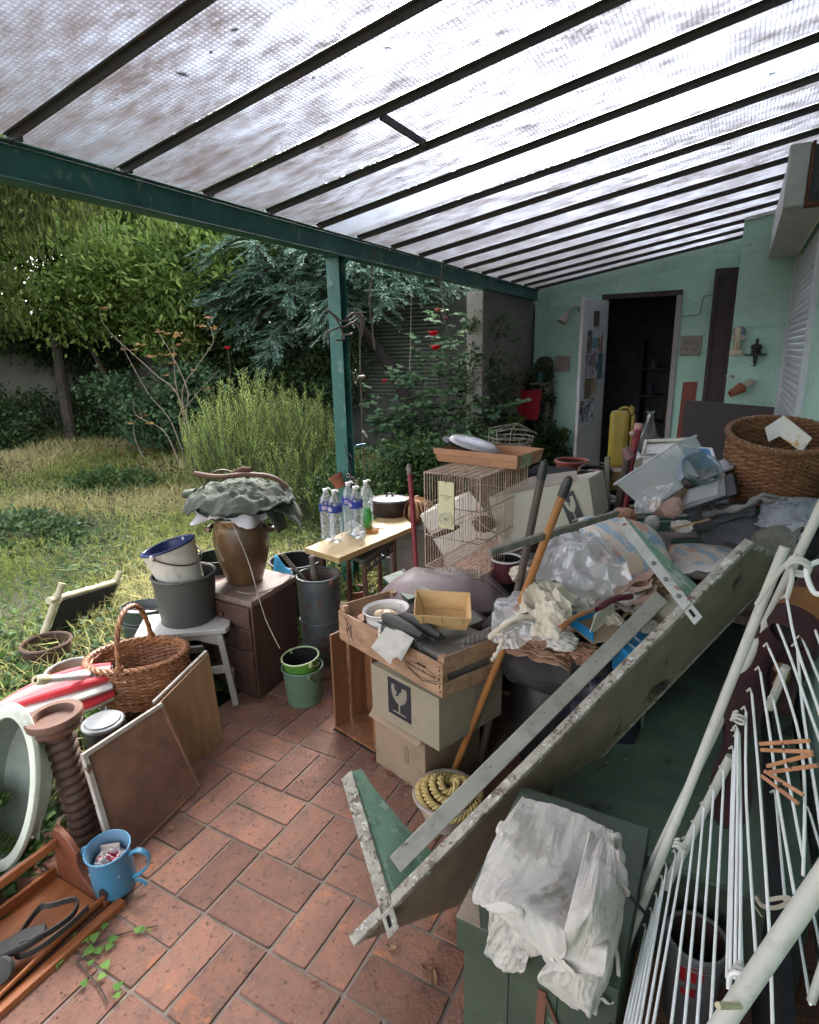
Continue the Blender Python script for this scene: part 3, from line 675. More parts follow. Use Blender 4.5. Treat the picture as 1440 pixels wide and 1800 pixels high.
mk('rim', MB(X).lathe([(.89,-.001),(.90,.006),(.97,.008),(1.05,.004),(1.07,-.008),(1.05,-.016),(1.02,-.010),(.93,-.004)], 56, sx=sx, sy=sy), BAS, t)

# ================================================================ closed red and white parasol
RED = mat('red_cloth', (.58,.02,.035), (.45,.018,.03), rough=.7, bump=.1, sheen=.3)
WHC = mat('white_cloth', (.62,.58,.56), (.52,.48,.46), rough=.75, bump=.1, dirt=.25)
a0, a1 = at(-30,1262,Y=.98), at(200,1196,Y=1.36); ax = (a1-a0).normalized(); L0 = (a1-a0).length
side = ax.cross(V((0,0,1))).normalized(); upv = side.cross(ax)
t = thing('parasol', 'closed red and white parasol lying in front of the wicker basket', 'parasol', (-2.3,1.05,.02))
for k in range(10):
    def gore(u, v, k=k):
        a = 2*math.pi*(k+u)/10; rr_ = (.012+.085*math.sin(min(v,.999)*math.pi*.75)**.8)*(1+.35*abs(math.sin(math.pi*u))-.25)
        return a0 + ax*(L0*v) + side*rr_*1.25*math.cos(a) + upv*rr_*.8*math.sin(a)
    mk('gore', MB().grid(gore, 8, 22), RED if k % 2 else WHC, t)
p0, p1 = at(62,1196,Y=1.05), at(175,1186,Y=1.33)
mk('pole', MB().tube([p0+(p1-p0)*.12, p1+(p1-p0)*1.2], .014, 16), mat('white_tube', (.60,.59,.58), rough=.35, bump=0), t)
dd_ = (p1-p0).normalized()
mk('pole_cap', MB(zup(p0, dd_)).lathe([(.008,.02),(.008,0),(.017,0),(.019,.01),(.019,.045),(.015,.06)], 20), mat('yellowed_plastic', (.55,.48,.30), rough=.45, bump=0, dirt=.3), t)
mk('pole_hole', MB(zup(p0, dd_)).lathe([(.001,.006),(.0085,.006)], 14), BLACK, t)

# ================================================================ baskets
def weave(t, X, prof, rows, ribs, rx=1.0, ry=1.0, amp=.006, rs=.004, mt=WICK, ns=None, lean=0):
    """woven wall: rows of strands passing in front of and behind upright ribs. prof(v)->radius,z"""
    b = MB(X); ns = ns or ribs*3
    for k in range(rows):
        r_, z = prof((k+.5)/rows); pts = []
        for i in range(ns):
            a = 2*math.pi*i/ns; w_ = amp*math.sin(ribs*a/2 + math.pi*(k % 2)); rr_ = r_+w_+.0012*math.sin(5*a+k*1.3)
            pts.append((rr_*rx*math.cos(a), rr_*ry*math.sin(a), z + .0012*math.sin(a*3+k)))
        b.tube(pts, rs, 4, closed=True)
    mk('woven_wall', b, mt, t, kind='stuff')
    b = MB(X)
    for i in range(ribs):
        a = 2*math.pi*(i+.5)/ribs
        b.tube([(prof(q)[0]*rx*math.cos(a), prof(q)[0]*ry*math.sin(a), prof(q)[1]) for q in (0,.25,.5,.75,1)], rs*.9, 4)
    mk('uprights', b, mt, t, kind='stuff')
    r_, z = prof(0)
    mk('bottom', MB(X).lathe([(.001,z),(r_*.98,z)], 32, sx=rx, sy=ry, cap0=False), mt, t)
def braid(t, X, R_, z, rx, ry, n, rt, mt, amp=.009, strands=3, zfn=None, part='braided_rim'):
    for s_ in range(strands):
        pts = []; ph = 2*math.pi*s_/strands; ns = n*6
        for i in range(ns):
            a = 2*math.pi*i/ns; w_ = n*a/1.0
            rr_ = R_ + amp*math.sin(w_+ph); zz = z + (zfn(a) if zfn else 0) + amp*.7*math.sin(2*(w_+ph)+.6)
            pts.append((rr_*rx*math.cos(a), rr_*ry*math.sin(a), zz))
        mk(part, MB(X).tube(pts, rt, 5, closed=True), mt, t)
# shopping basket with a hoop handle
bc = V((-2.155, 1.47, .215)); X = M.Translation(bc) @ M.Rotation(R(28), 4, 'Z') @ M.Rotation(R(-3), 4, 'Y')
t = thing('wicker_basket', 'brown oval wicker basket with a tall hoop handle and plaited rim', 'basket', bc)
pf = lambda v: (.165 + .045*min(v*1.6, 1)**.7 - .004*v, .0 + .20*v)
weave(t, X, pf, 24, 40, 1.0, .72, .005, .0048, WICK)
braid(t, X, .210, .208, 1.0, .72, 14, .0075, WICK, .011, 3)
braid(t, X, .198, .196, 1.0, .72, 9, .006, WICK, .005, 2)
hm_ = []
for s_ in range(3):
    pts = []
    for i in range(61):
        q = i/60; a = math.pi*q; c_ = V((-.0, .150*math.cos(a), .19 + .235*math.sin(a)**.8)); tw = q*34+s_*2.09
        n1 = V((0, math.cos(a), math.sin(a))); pts.append(c_ + (n1*math.cos(tw) + V((1,0,0))*math.sin(tw))*.0055)
    mk('hoop_handle', MB(X).tube(pts, .0065, 6), WICK, t)
for s_ in (1, -1):
    mk('binding', MB(X).tube([(0, s_*.150, .205+i*.005) for i in range(6)], [.016]*6, 12), WICK, t)
SILV = mat('foil', (.62,.62,.66), (.5,.5,.54), rough=.25, metal=.7, bump=.4, bsc=25)
single('foil_bundle', MB(X @ M.Translation((-.02,-.03,.02))).grid(crump(.24,.17,.08,8,14), 24, 20), SILV, 'silvery wrapped bundle lying inside the hoop-handled basket', 'bundle')
# low basket it stands on
bc2 = V((-2.11, 1.40, .0)); X2 = M.Translation(bc2) @ M.Rotation(R(20), 4, 'Z')
t = thing('wicker_basket', 'dark low wicker basket underneath the hoop-handled one', 'basket', bc2)
weave(t, X2, lambda v: (.15+.02*v, .005+.19*v), 20, 30, 1, .75, .005, .005, WICKD)

# small lidded pail behind the twisted stand
t = bucket('lidded_pail', 'small dark pail with a grey metal lid beside the twisted stand', 'pail', (-1.93, 1.13, .0), .055, .065, .36, BLK, handle=(40, -35, .9))
mk('lid', MB(M.Translation((-1.93,1.13,.365))).lathe([(.072,-.010),(.074,0),(.070,.004),(.062,.004),(.058,.010),(.03,.014),(.001,.015)], 32), mat('dull_tin', (.30,.31,.32), (.22,.23,.24), rough=.35, metal=.6, bump=.05), t)

# ================================================================ leaning boards
HARD = mat('reddish_hardboard', (.30,.145,.095), (.20,.095,.065), sc=5, rough=.6, bump=.3, dirt=.9, spots=[((.035,.022,.018), 16, .66), ((.30,.17,.12), 7, .68)])
PLY = wood('plywood', (.34,.20,.11), (.26,.15,.08), 'Z', rough=.6, bump=.12, dirt=.3)
fA, fB = V((-1.655,.93,0.001)), V((-1.715,1.345,0.001)); tA = at(145,1326,Y=.95)
pn_ = (fB-fA).cross(tA-fA); rr_ = ray(283,1236); tB = EYE + rr_*((fA-EYE).dot(pn_)/rr_.dot(pn_))
t = thing('framed_board', 'reddish brown hardboard panel in a flaking white frame, leaning', 'board', (-1.72,1.14,0))
def bq(u, v, o=0): 
    p = (fA*(1-u)+fB*u)*(1-v) + (tA*(1-u)+tB*u)*v; n = (fB-fA).cross(tA-fA).normalized(); 
    return p + n*o*(-1 if n.x < 0 else 1)
mk('panel', MB().slab(bq(.03,.02,-.004), bq(.98,.02,-.004), bq(.98,.97,-.004), bq(.03,.97,-.004), .005), HARD, t)
FRW = mat('flaking_white', (.50,.46,.42), (.36,.30,.26), sc=10, rough=.6, bump=.5, spots=((.15,.08,.05), 13, .58), dirt=.4)
mk('frame_side', MB().slab(bq(-.015,0,0), bq(.035,0,0), bq(.035,1,0), bq(-.015,1,0), .016), FRW, t, bevel=.002)
mk('frame_side', MB().slab(bq(-.015,.965,.001), bq(1.0,.965,.001), bq(1.0,1.005,.001), bq(-.015,1.005,.001), .016), FRW, t, bevel=.002)
mk('frame_side', MB().slab(bq(.975,0,.000), bq(1.0,0,.000), bq(1.0,.964,.000), bq(.975,.964,.000), .014), HARD, t, bevel=.002)
mk('frame_side', MB().slab(bq(.036,.0,.000), bq(.974,.0,.000), bq(.974,.03,.000), bq(.036,.03,.000), .014), HARD, t, bevel=.002)
pA, pB = at(300,1400,Z=.0)+V((-.05,0,0)), at(392,1298,Z=.002); qB = at(366,1148,Y=1.60); pn_ = (pB-pA).cross(qB-pA); rr_ = ray(276,1240); qA = EYE + rr_*((pA-EYE).dot(pn_)/rr_.dot(pn_))
t = thing('plywood_sheet', 'plain light brown plywood sheet leaning behind the framed board', 'board', pA)
mk('sheet', MB().slab(pA, pB, qB, qA, .006), PLY, t)
e = (qB-qA); mk('white_batten', MB().bar(qA+V((-.02,0,.006)), qB+V((-.01,0,.006)), .012, .012), FRW, t, bevel=.002)

# ================================================================ white stool
t = thing('wooden_stool', 'worn white painted wooden stool carrying two buckets', 'stool', (-2.25, 1.85, 0))
sc_ = V((-2.27, 1.82, .375)); X = M.Translation(sc_) @ M.Rotation(R(40), 4, 'Z')
mk('seat', MB(X).prism([(-.20,-.13,0),(.20,-.13,0),(.215,-.10,0),(.215,.10,0),(.20,.13,0),(-.20,.13,0),(-.215,.10,0),(-.215,-.10,0)], (0,0,.028)), PAINTW, t, bevel=.005)
mk('apron', MB(X).prism([(-.17,-.113,0),(-.17,-.113,-.07),(-.12,-.113,-.05),(-.06,-.113,-.025),(.06,-.113,-.025),(.12,-.113,-.05),(.17,-.113,-.07),(.17,-.113,0)], (0,.014,0)), PAINTW, t, bevel=.002)
mk('apron', MB(X).prism([(-.17,.10,0),(-.17,.10,-.07),(-.12,.10,-.05),(-.06,.10,-.025),(.06,.10,-.025),(.12,.10,-.05),(.17,.10,-.07),(.17,.10,0)], (0,.014,0)), PAINTW, t, bevel=.002)
legs = {}
for sx_ in (-1, 1):
    for sy_ in (-1, 1):
        p = V((sx_*.165, sy_*.10, 0)); q = V((sx_*.215, sy_*.145, -.375)); legs[(sx_,sy_)] = (p, q)
        mk('leg', MB(X).bar(p, q, .036, .028, up=(1,0,0)), PAINTW, t, bevel=.003)
for sx_ in (-1, 1):
    a, b_ = legs[(sx_,-1)], legs[(sx_,1)]; mk('stretcher', MB(X).bar(a[0].lerp(a[1],.68), b_[0].lerp(b_[1],.68), .022, .034), PAINTW, t, bevel=.002)
for sy_ in (-1, 1):
    a, b_ = legs[(-1,sy_)], legs[(1,sy_)]; mk('stretcher', MB(X).bar(a[0].lerp(a[1],.50), b_[0].lerp(b_[1],.50), .022, .034), PAINTW, t, bevel=.002)
DKZ = mat('dark_galvanised', (.085,.085,.082), (.055,.052,.05), sc=3, rough=.5, metal=.3, bump=.1, spots=((.13,.075,.05), 5, .62), dirt=.3)
b0 = V((-2.29, 1.86, .404))
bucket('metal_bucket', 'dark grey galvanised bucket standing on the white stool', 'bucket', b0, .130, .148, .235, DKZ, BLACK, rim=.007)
X = M.Translation(b0+V((-.008,.0,.185))) @ M.Rotation(R(-13), 4, 'Y') @ M.Rotation(R(8), 4, 'X')
bucket('enamel_bucket', 'off-white enamel bucket with a blue inside, tilted in the grey one', 'bucket', b0+V((0,0,.185)), .100, .128, .20, ENAM, mat('navy_enamel', (.02,.03,.10), (.015,.02,.06), rough=.3, bump=0), mtx=X, handle=(-75, -38, 1.25, .0035), rimm=mat('navy_enamel', (0,0,0)))

# ================================================================ other pots behind the basket
DG = mat('dark_green_paint', (.018,.035,.028), (.03,.045,.04), sc=5, rough=.45, bump=.1, dirt=.5, spots=((.10,.05,.03), 18, .68))
bs = V((-2.62, 1.86, .0)); X = M.Translation(bs) @ M.Rotation(R(25), 4, 'Z')
t = thing('watering_can_box', 'dark green oval tin with a pale half lid behind the basket', 'tin', bs)
mk('shell', MB(X).lathe([(.001,0),(.125,0),(.125,.40)], 36, sx=1, sy=.72), DG, t)
mk('lining', MB(X).lathe([(.001,.30),(.121,.30),(.121,.40)], 36, sx=1, sy=.72), mat('tin_inside', (.13,.14,.14), (.09,.10,.10), rough=.5), t)
mk('band', MB(X).tube([(.128*math.cos(i*math.pi/18), .128*.72*math.sin(i*math.pi/18), .335) for i in range(36)], .005, 6, closed=True), DG, t)
mk('band', MB(X).tube([(.128*math.cos(i*math.pi/18), .128*.72*math.sin(i*math.pi/18), .315) for i in range(36)], .005, 6, closed=True), DG, t)
mk('rim', MB(X).tube([(.127*math.cos(i*math.pi/18), .127*.72*math.sin(i*math.pi/18), .40) for i in range(36)], .005, 6, closed=True), DG, t)
mk('half_lid', MB(X).prism([(.120*math.cos(R(a)), .120*.72*math.sin(R(a)), .375) for a in range(180, 361, 12)], (0,0,.006)), mat('dull_pink_tin', (.33,.30,.31), (.25,.22,.23), rough=.4, metal=.3), t)
mk('chain', MB(X).tube([(x, .004*math.sin(x*160), .384) for x in [(-.118+.236*i/40) for i in range(41)]], .0035, 5), WIRE, t)
SPL = mat('paint_splashed', (.27,.25,.25), (.17,.15,.15), sc=9, rough=.7, bump=.2, spots=[((.48,.47,.48), 12, .57), ((.20,.09,.06), 8, .62)], dirt=.4)
bucket('paint_bucket', 'old bucket splashed with pink and white paint in the ivy', 'bucket', (-2.75, 1.50, -.02), .10, .115, .20, SPL, mat('rust_red_inside', (.30,.10,.06), (.28,.26,.22), sc=4, rough=.8), rim=.008, handle=(200, -60, .9))
bucket('brown_pot', 'brown glazed pot half hidden behind the bamboo frame', 'pot', (-3.16, 1.62, -.02), .10, .12, .20, mat('brown_glaze', (.085,.045,.035), (.06,.035,.03), rough=.4), rim=.009)
bucket('blue_bucket', 'dark navy bucket between the green tin and the stool', 'bucket', (-2.52, 2.10, 0), .12, .15, .34, mat('navy_plastic', (.012,.018,.05), rough=.4, bump=0), rim=.006)
bucket('white_kettle', 'pale enamel pan under the stool behind the basket hoop', 'pan', (-2.42, 1.78, 0), .10, .11, .30, ENAM, mat('wine_enamel', (.09,.02,.025), rough=.4), handle=(30, 60, .7, .004), hm=LWIRE)
bucket('green_pot', 'dark green rusty pot standing behind the enamel bucket', 'pot', (-2.42, 2.20, .30), .10, .12, .30, DG, handle=(30, 20, 1.0))
single('support_box', MB().box(-2.58,-2.28,2.08,2.34,-.02,.298), BLACK, 'black crate half hidden under the dark green pot', 'crate')
# bamboo frame with a black panel
BAM = mat('bamboo', (.42,.38,.26), (.33,.29,.19), sc=6, rough=.5, bump=.05, dirt=.3)
bp = {k_: at(*q) for k_, q in dict(bl=(55,1172,None,None,.0), tl=(100,1052,None,1.80,None), tr=(205,1022,None,2.32,None)).items()}
t = thing('bamboo_frame', 'bamboo pole frame with a black panel leaning on the grass', 'frame', bp['bl'])
def bamb(p, q, r_=.016):
    p, q = V(p), V(q); pts = []; rr_ = []
    n_ = max(2, int((q-p).length/.16))
    for i in range(n_):
        for f_, k_ in ((0,1.15),(.04,1.18),(.10,.98),(.9,.98)):
            pts.append(p.lerp(q, (i+f_)/n_)); rr_.append(r_*k_)
    pts.append(q); rr_.append(r_*1.1); return MB().tube(pts, rr_, 12)
bl, tl, tr = bp['bl'], bp['tl'], bp['tr']; ud = (tl-bl).normalized(); rd = (tr-tl).normalized()
br = bl + (tr-tl)
mk('pole', bamb(bl, tl+ud*.09, .020), BAM, t); mk('pole', bamb(tl-rd*.07, tr+rd*.03, .018), BAM, t); mk('pole', bamb(br, tr+ud*.07, .020), BAM, t)
n_ = ud.cross(rd).normalized()*.02
mk('panel', MB().slab(bl+ud*.02+rd*.02-n_, br+ud*.02-rd*.02-n_, tr-ud*.01-rd*.02-n_, tl-ud*.01+rd*.02-n_, .006), mat('black_panel', (.008,.007,.007), rough=.8, bump=.05), t)
for p in (tl, tr):
    mk('lashing', MB().tube(arc(p, ud*.03, n_.normalized()*.03, 0, 330, 16), .006, 6), BAM, t)

# ================================================================ chest of drawers with the stoneware jar
ch = thing('chest_of_drawers', 'dark brown wooden chest of drawers by the lawn edge', 'chest', (-2.05, 2.10, 0))
p0 = V((-1.93,1.93,0)); u_ = V((-.03,.34,0)); v_ = V((-.42,.02,0))       # p0 front corner; u along the wide side; v away
X = frame(p0, (v_).normalized(), (u_).normalized(), (0,0,1)); wv_, wu_ = .40, .36
mk('carcass', MB(X).box(0, wv_, 0, wu_, .0, .50), DKBR, ch, bevel=.004)
mk('top', MB(X).box(-.008, wv_+.008, -.008, wu_+.008, .501, .53), wood('dusty_brown_top', (.20,.145,.12), (.12,.075,.06), 'Y', rough=.6, bump=.2, dirt=.3), ch, bevel=.004)
for i in range(4):
    z = .03+i*.117
    dr = mk('drawer', MB(X).box(.015, wv_-.015, -.010, -.0005, z, z+.108), DKBR, ch, bevel=.003)
    mk('knob', MB(X).ball((wv_/2, -.020, z+.05), .012, .012, .012, 10, 8), DKBR, dr)
STON = mat('brown_stoneware', (.13,.065,.026), (.06,.035,.02), sc=6, rough=.28, bump=.1, spots=((.20,.12,.05), 5, .60), coat=.35, dirt=.3)
jb = V((-2.155, 2.13, .532))
t = thing('stoneware_jar', 'glazed brown stoneware jar with two lug handles on the chest', 'jar', jb)
X = M.Translation(jb)
mk('body', MB(X).lathe([(.001,0),(.088,0),(.092,.01),(.108,.06),(.130,.14),(.140,.21),(.138,.26),(.128,.305),(.124,.33),(.132,.345),(.130,.355),(.118,.35),(.115,.33)], 44), STON, t)
for s_, az in ((1, 205), (-1, 25)):
    a = R(az); o = V((math.cos(a), math.sin(a), 0)); tg = V((-math.sin(a), math.cos(a), 0))
    mk('lug_handle', MB(X).tube([o*(.135) - tg*.055 + V((0,0,.285)), o*.165 - tg*.03 + V((0,0,.283)), o*.172 + V((0,0,.278)), o*.165 + tg*.03 + V((0,0,.283)), o*.135 + tg*.055 + V((0,0,.285))], [.010,.014,.015,.014,.010], 10), STON, t)
# woven tray on the jar, cloths and jacket over it
GB = mat('dark_green_woven', (.012,.030,.026), (.02,.045,.035), sc=60, rough=.6, bump=.8, bsc=120)
jt = jb + V((0,0,.356))
t = single('woven_tray', MB(M.Translation(jt)).lathe([(.001,.002),(.11,.002),(.175,.012),(.205,.045),(.210,.052),(.20,.05),(.17,.022),(.001,.014)], 40), GB, 'dark green woven tray on the mouth of the stoneware jar', 'tray')
def drape(rx, ry, h, skirt, seed, folds=7, fa=.12, cx=0, cy=0, f=7):
    def fn(u, v):
        a = 2*math.pi*u; q = v
        w_ = 1 + fa*math.sin(folds*a+seed)*min(1,v*1.2) + .05*math.sin(3*a+seed*2) + .05*nz((math.cos(a)*2,math.sin(a)*2,seed),1)
        r_ = q*w_; z = h*(1-q**2.2) - skirt*(max(0, q-.72)/.28)**1.4*(1+.5*math.sin(folds*a*.5+seed)) 
        p = V((r_*rx*math.cos(a)+cx, r_*ry*math.sin(a)+cy, z))
        n1 = ridg(p, f, seed); n2 = ridg(p, f*2.2, seed+9)
        n3 = ridg(p, f*4.6, seed+4)
        return p + V((.022*nz(p,6,seed), .022*nz(p,6,seed+3), .022*n1 + .017*n2 + .008*n3 - .02))
    return fn
WSH = mat('greyish_white_shirt', (.52,.49,.52), (.42,.39,.42), sc=3, rough=.8, bump=.1, dirt=.3)
GJ = mat('sage_green_cotton', (.080,.094,.070), (.052,.062,.047), sc=4, rough=.85, bump=.3, bsc=60, dirt=.25)
single('white_shirt', MB(M.Translation(jt+V((0,0,.058)))).grid(drape(.235,.215,.05,.05,1.3,9,.10), 110, 22), WSH, 'crumpled off-white shirt lying under the green jacket', 'shirt', solid=.004)
t = thing('green_jacket', 'sage green cotton jacket heaped on the stoneware jar', 'jacket', jt+V((0,0,.10)))
mk('body', MB(M.Translation(jt+V((.02,.01,.105)))).grid(drape(.295,.25,.045,.030,4.1,2,.05,f=6), 190, 60), GJ, t, solid=.005)
def sleeve(u, v):                                       # the part hanging down at the right
    a = u*2-1; p0_ = jt+V((.135,.09,.12)); dn_ = V((.10,.06,-.17)); sd_ = V((-.13,.17,.02))
    p = p0_ + dn_*v + sd_*a*(.75-.18*v) + V((.05*math.sin(v*2.6), .02*math.sin(v*2.6), .02*math.cos(a*3)))
    return p + V((.016,-.012,0))*ridg(V((a*.11, v*.10, 0)), 9, 2) + V((.0,.0,.012*nz((a,v,0),4)))
mk('sleeve', MB().grid(sleeve, 40, 36), GJ, t, solid=.006)
def sleeve2(u, v):
    a = u*2-1; p0_ = jt+V((.19,-.02,.10)); p = p0_ + V((.08,.02,-.15))*v + V((-.04,.12,.0))*a*(.6-.15*v) + V((.02*math.sin(v*3), 0, 0))
    return p + V((.014,-.01,0))*ridg(V((a*.07, v*.08, 3)), 12, 5)
mk('sleeve', MB().grid(sleeve2, 26, 26), GJ, t, solid=.006)
mk('cuff', MB(zup(jt+V((-.235,-.05,.10)), (-.7,-.25,-.1))).lathe([(.034,0),(.038,.03),(.036,.06),(.030,.06)], 20, sy=.6), GJ, t)
BR = mat('bark_brown', (.16,.075,.045), (.09,.045,.03), rough=.6, bump=.3)
t = thing('wooden_branch', 'reddish brown curved stick lying on top of the green jacket', 'stick', jt+V((0,0,.16)))
mk('stick', MB().tube(smoothpath([jt+V((-.17,-.10,.215)), jt+V((-.05,-.06,.20)), jt+V((.06,.02,.205)), jt+V((.16,.09,.185)), jt+V((.225,.13,.13))]), [.013]*25, 8), BR, t)
mk('knot', MB().tube([jt+V((-.02,-.0,.205)), jt+V((.03,.03,.225)), jt+V((.065,.045,.225))], [.012,.019,.014], 8), mat('dark_tuft', (.10,.035,.02), (.05,.02,.015), rough=.8, bump=.5), t)
single('leather_strap', MB().tube(smoothpath([jt+V((-.10,-.14,.12)), jt+V((-.10,-.08,.20)), jt+V((-.07,-.03,.225)), jt+V((-.05,.02,.21))]), .006, 6), mat('brown_strap', (.09,.055,.04), rough=.6), 'thin brown strap looped over the jacket heap', 'strap')
# string hanging from the jar into the green bucket
single('hanging_string', MB().tube(smoothpath([jt+V((.09,-.15,.03)), at(436,985,Y=1.96), at(455,1050,Y=1.90), at(470,1095,Y=1.90), at(492,1140,Y=1.90)], 10), .0028, 5), LWIRE, 'thin brown cord hanging from the jar down to the green bucket', 'cord')
single('slack_cord', MB().tube(smoothpath([(-2.06,1.98,.537),(-1.97,2.0,.537),(-1.93,2.12,.537),(-1.96,2.26,.537),(-2.0,2.31,.56)], 8), .003, 5), LWIRE, 'slack pale cord lying on the chest top', 'cord')
single('blue_plastic_sheet', MB().grid(lambda u, v: at(480,1015,Y=2.45).lerp(at(512,1022,Y=2.42), u) + V((0,0,.13*v*(1-u*.75)+.01*math.sin(u*9))) + V((0,.03*v,0)), 8, 8), mat('bright_blue_plastic', (.03,.30,.55), (.04,.36,.62), rough=.4, bump=0), 'bright blue plastic sheet behind the stoneware jar', 'sheet', solid=.002)
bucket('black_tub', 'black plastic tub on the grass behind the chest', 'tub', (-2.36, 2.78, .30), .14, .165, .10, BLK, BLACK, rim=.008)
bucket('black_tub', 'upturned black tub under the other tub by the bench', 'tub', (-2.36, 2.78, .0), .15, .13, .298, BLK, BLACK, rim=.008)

# zinc drum with sticks, paired green buckets
zb = V((-1.905, 2.42, 0))
bucket('zinc_drum', 'tall weathered zinc drum holding a stick and a post', 'drum', zb, .105, .118, .50, ZINC, mat('drum_inside', (.20,.15,.13), (.12,.09,.08), rough=.8, dirt=.5), rim=.007, handle=(-20, -85, .35), bands=(.25,), hm=RUST)
single('pale_stick', MB().tube([zb+V((.02,.04,.30)), at(497,975,Y=2.35)], .012, 8), GREYW, 'pale stick slanting out of the zinc drum', 'stick')
single('short_post', MB().tube([zb+V((-.02,0,.30)), zb+V((-.035,.0,.60)), zb+V((-.036,.0,.605))], [.016,.016,.010], 10), GREYW, 'short upright post standing in the zinc drum', 'post')
gb = V((-1.735, 2.035, 0))
GRB = mat('dull_green_enamel', (.11,.175,.12), (.09,.145,.10), sc=4, rough=.45, bump=.08, dirt=.3)
LGB = mat('bright_green_enamel', (.085,.23,.03), (.07,.19,.03), sc=4, rough=.4, bump=.05, dirt=.15)
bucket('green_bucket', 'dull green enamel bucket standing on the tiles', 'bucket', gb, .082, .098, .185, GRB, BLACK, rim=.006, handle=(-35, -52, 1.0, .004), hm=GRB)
X = M.Translation(gb+V((0,0,.135))) @ M.Rotation(R(4), 4, 'X') @ M.Rotation(R(-2), 4, 'Y')
bucket('green_bucket', 'bright green bucket nested in the dull green one', 'bucket', gb+V((0,0,.135)), .075, .090, .105, LGB, BLACK, rim=.0045, mtx=X, handle=(-20, -30, 1.05, .003), hm=mat('pale_green_wire', (.28,.33,.15), rough=.5, bump=0), rimm=mat('pale_green_rim', (.28,.36,.18), rough=.45, bump=0))
single('iron_chain', MB().tube(smoothpath([(-1.86,2.20,.006),(-1.76,2.22,.006),(-1.66,2.33,.006),(-1.62,2.5,.006),(-1.60,2.62,.006)], 10), .005, 5), RUST, 'rusty chain lying on the tiles by the zinc drum', 'chain')
# ================================================================ stack of crate and cartons
def quadcrate(t, F, L, Rr, z0, z1, mt, th=.008):
    pass
F, L, Q = V((-.79,1.65,0)), V((-1.375,1.865,0)), V((-.665,1.905,0)); B = L+Q-F
eu, ev = (L-F).normalized(), (Q-F).normalized(); LU, LV = (L-F).length, (Q-F).length
Xc = frame((F.x, F.y, .495), eu, ev, (0,0,1))
t = thing('fruit_crate', 'wooden fruit crate printed PRINCE DE BRETAGNE, full of odds and ends', 'crate', (-1.02,1.88,.495))
th = .008
mk('side_board', MB(Xc).box(0, LU, 0, th, 0, .125), CRATEW, t, bevel=.0015)
mk('side_board', MB(Xc).box(0, LU, LV-th, LV, 0, .125), CRATEW, t, bevel=.0015)
for u0 in (0, LU-th):
    mk('end_slat', MB(Xc).box(u0, u0+th, th, LV-th, .0, .048), CRATEW, t, bevel=.0015)
    mk('end_slat', MB(Xc).box(u0, u0+th, th, LV-th, .082, .150), CRATEW, t, bevel=.0015)
for i in range(4):
    v0 = .004 + i*(LV-.01)/4; mk('bottom_slat', MB(Xc).box(.002, LU-.002, v0, v0+LV/4-.012, -.008, -.0005), CRATEW, t)
for u0, v0 in ((th,th),(LU-th-.025,th),(th,LV-th-.025),(LU-th-.025,LV-th-.025)):
    mk('corner_block', MB(Xc).box(u0, u0+.024, v0+.0005, v0+.0245, 0, .148), CRATEW, t, bevel=.001)
b = MB(Xc)
for i in range(7): b.box(.009+.003*(i%2), .013+.003*(i%2), -.0012, 0, .012+i*.016, .020+i*.016)
mk('staple', b, BLACK, t, kind='stuff')
INK = mat('brown_print_ink', (.045,.028,.022), rough=.8, bump=0)
def text(body, X, size, mt, parent, name='lettering', ext=.0003, align='CENTER'):
    cu = bpy.data.curves.new(name, 'FONT'); cu.body = body; cu.size = size; cu.align_x = align; cu.align_y = 'CENTER'; cu.extrude = ext
    o = bpy.data.objects.new(name, cu); COL.objects.link(o); dg = bpy.context.evaluated_depsgraph_get()
    me = bpy.data.meshes.new_from_object(o.evaluated_get(dg)); COL.objects.unlink(o); bpy.data.objects.remove(o)
    b = MB(X); b.add([v.co for v in me.vertices], [tuple(p.vertices) for p in me.polygons]); bpy.data.meshes.remove(me)
    return mk(name, b, mt, parent, smooth=False)
# frame on the printed side seen from outside: x to the right of the picture, y up
Xp = frame((Xc @ V((.105, -.0012, .055))), -eu, (0,0,1), (-eu).cross(V((0,0,1))))
b = MB(Xp @ M.Translation((-.024,.026,0)))
for i in range(7): b.box(i*.0068, i*.0068+.0050, -.0045, .0045+(.002 if i % 3 == 0 else 0), 0, .0004)
mk('small_print', b, INK, t, kind='stuff')
text('PRINCE DE BRETAGNE', Xp @ M.Translation((-.004,.004,0)), .0150, INK, t)
ov = [(.088*math.cos(a)*(1+.0*math.sin(a)), (.019 + (.006 if math.sin(a) < 0 and abs(math.cos(a)) < .5 else 0))*math.sin(a)+.003, 0) for a in [2*math.pi*i/40 for i in range(40)]]
mk('printed_oval', MB(Xp).tube(ov, .0011, 4, closed=True), INK, t)
mk('printed_swash', MB(Xp).tube([(-.075,-.012,0),(-.03,-.024,0),(0,-.034,0),(.03,-.026,0),(.08,-.016,0)], .0018, 4), INK, t)
Xm = frame((Xc @ V((LU-.075, -.0012, .066))), -eu, (0,0,1), (-eu).cross(V((0,0,1))))
b = MB(Xm); b.tube([(-.022,.045,0),(.024,-.045,0)], .0016, 4); b.tube([(-.018,-.012,0),(.020,.018,0)], .0016, 4); b.tube(arc((0,-.005,0),(.016,0,0),(0,.032,0),0,360,20), .0011, 4)
mk('pen_mark', b, INK, t, kind='stuff')
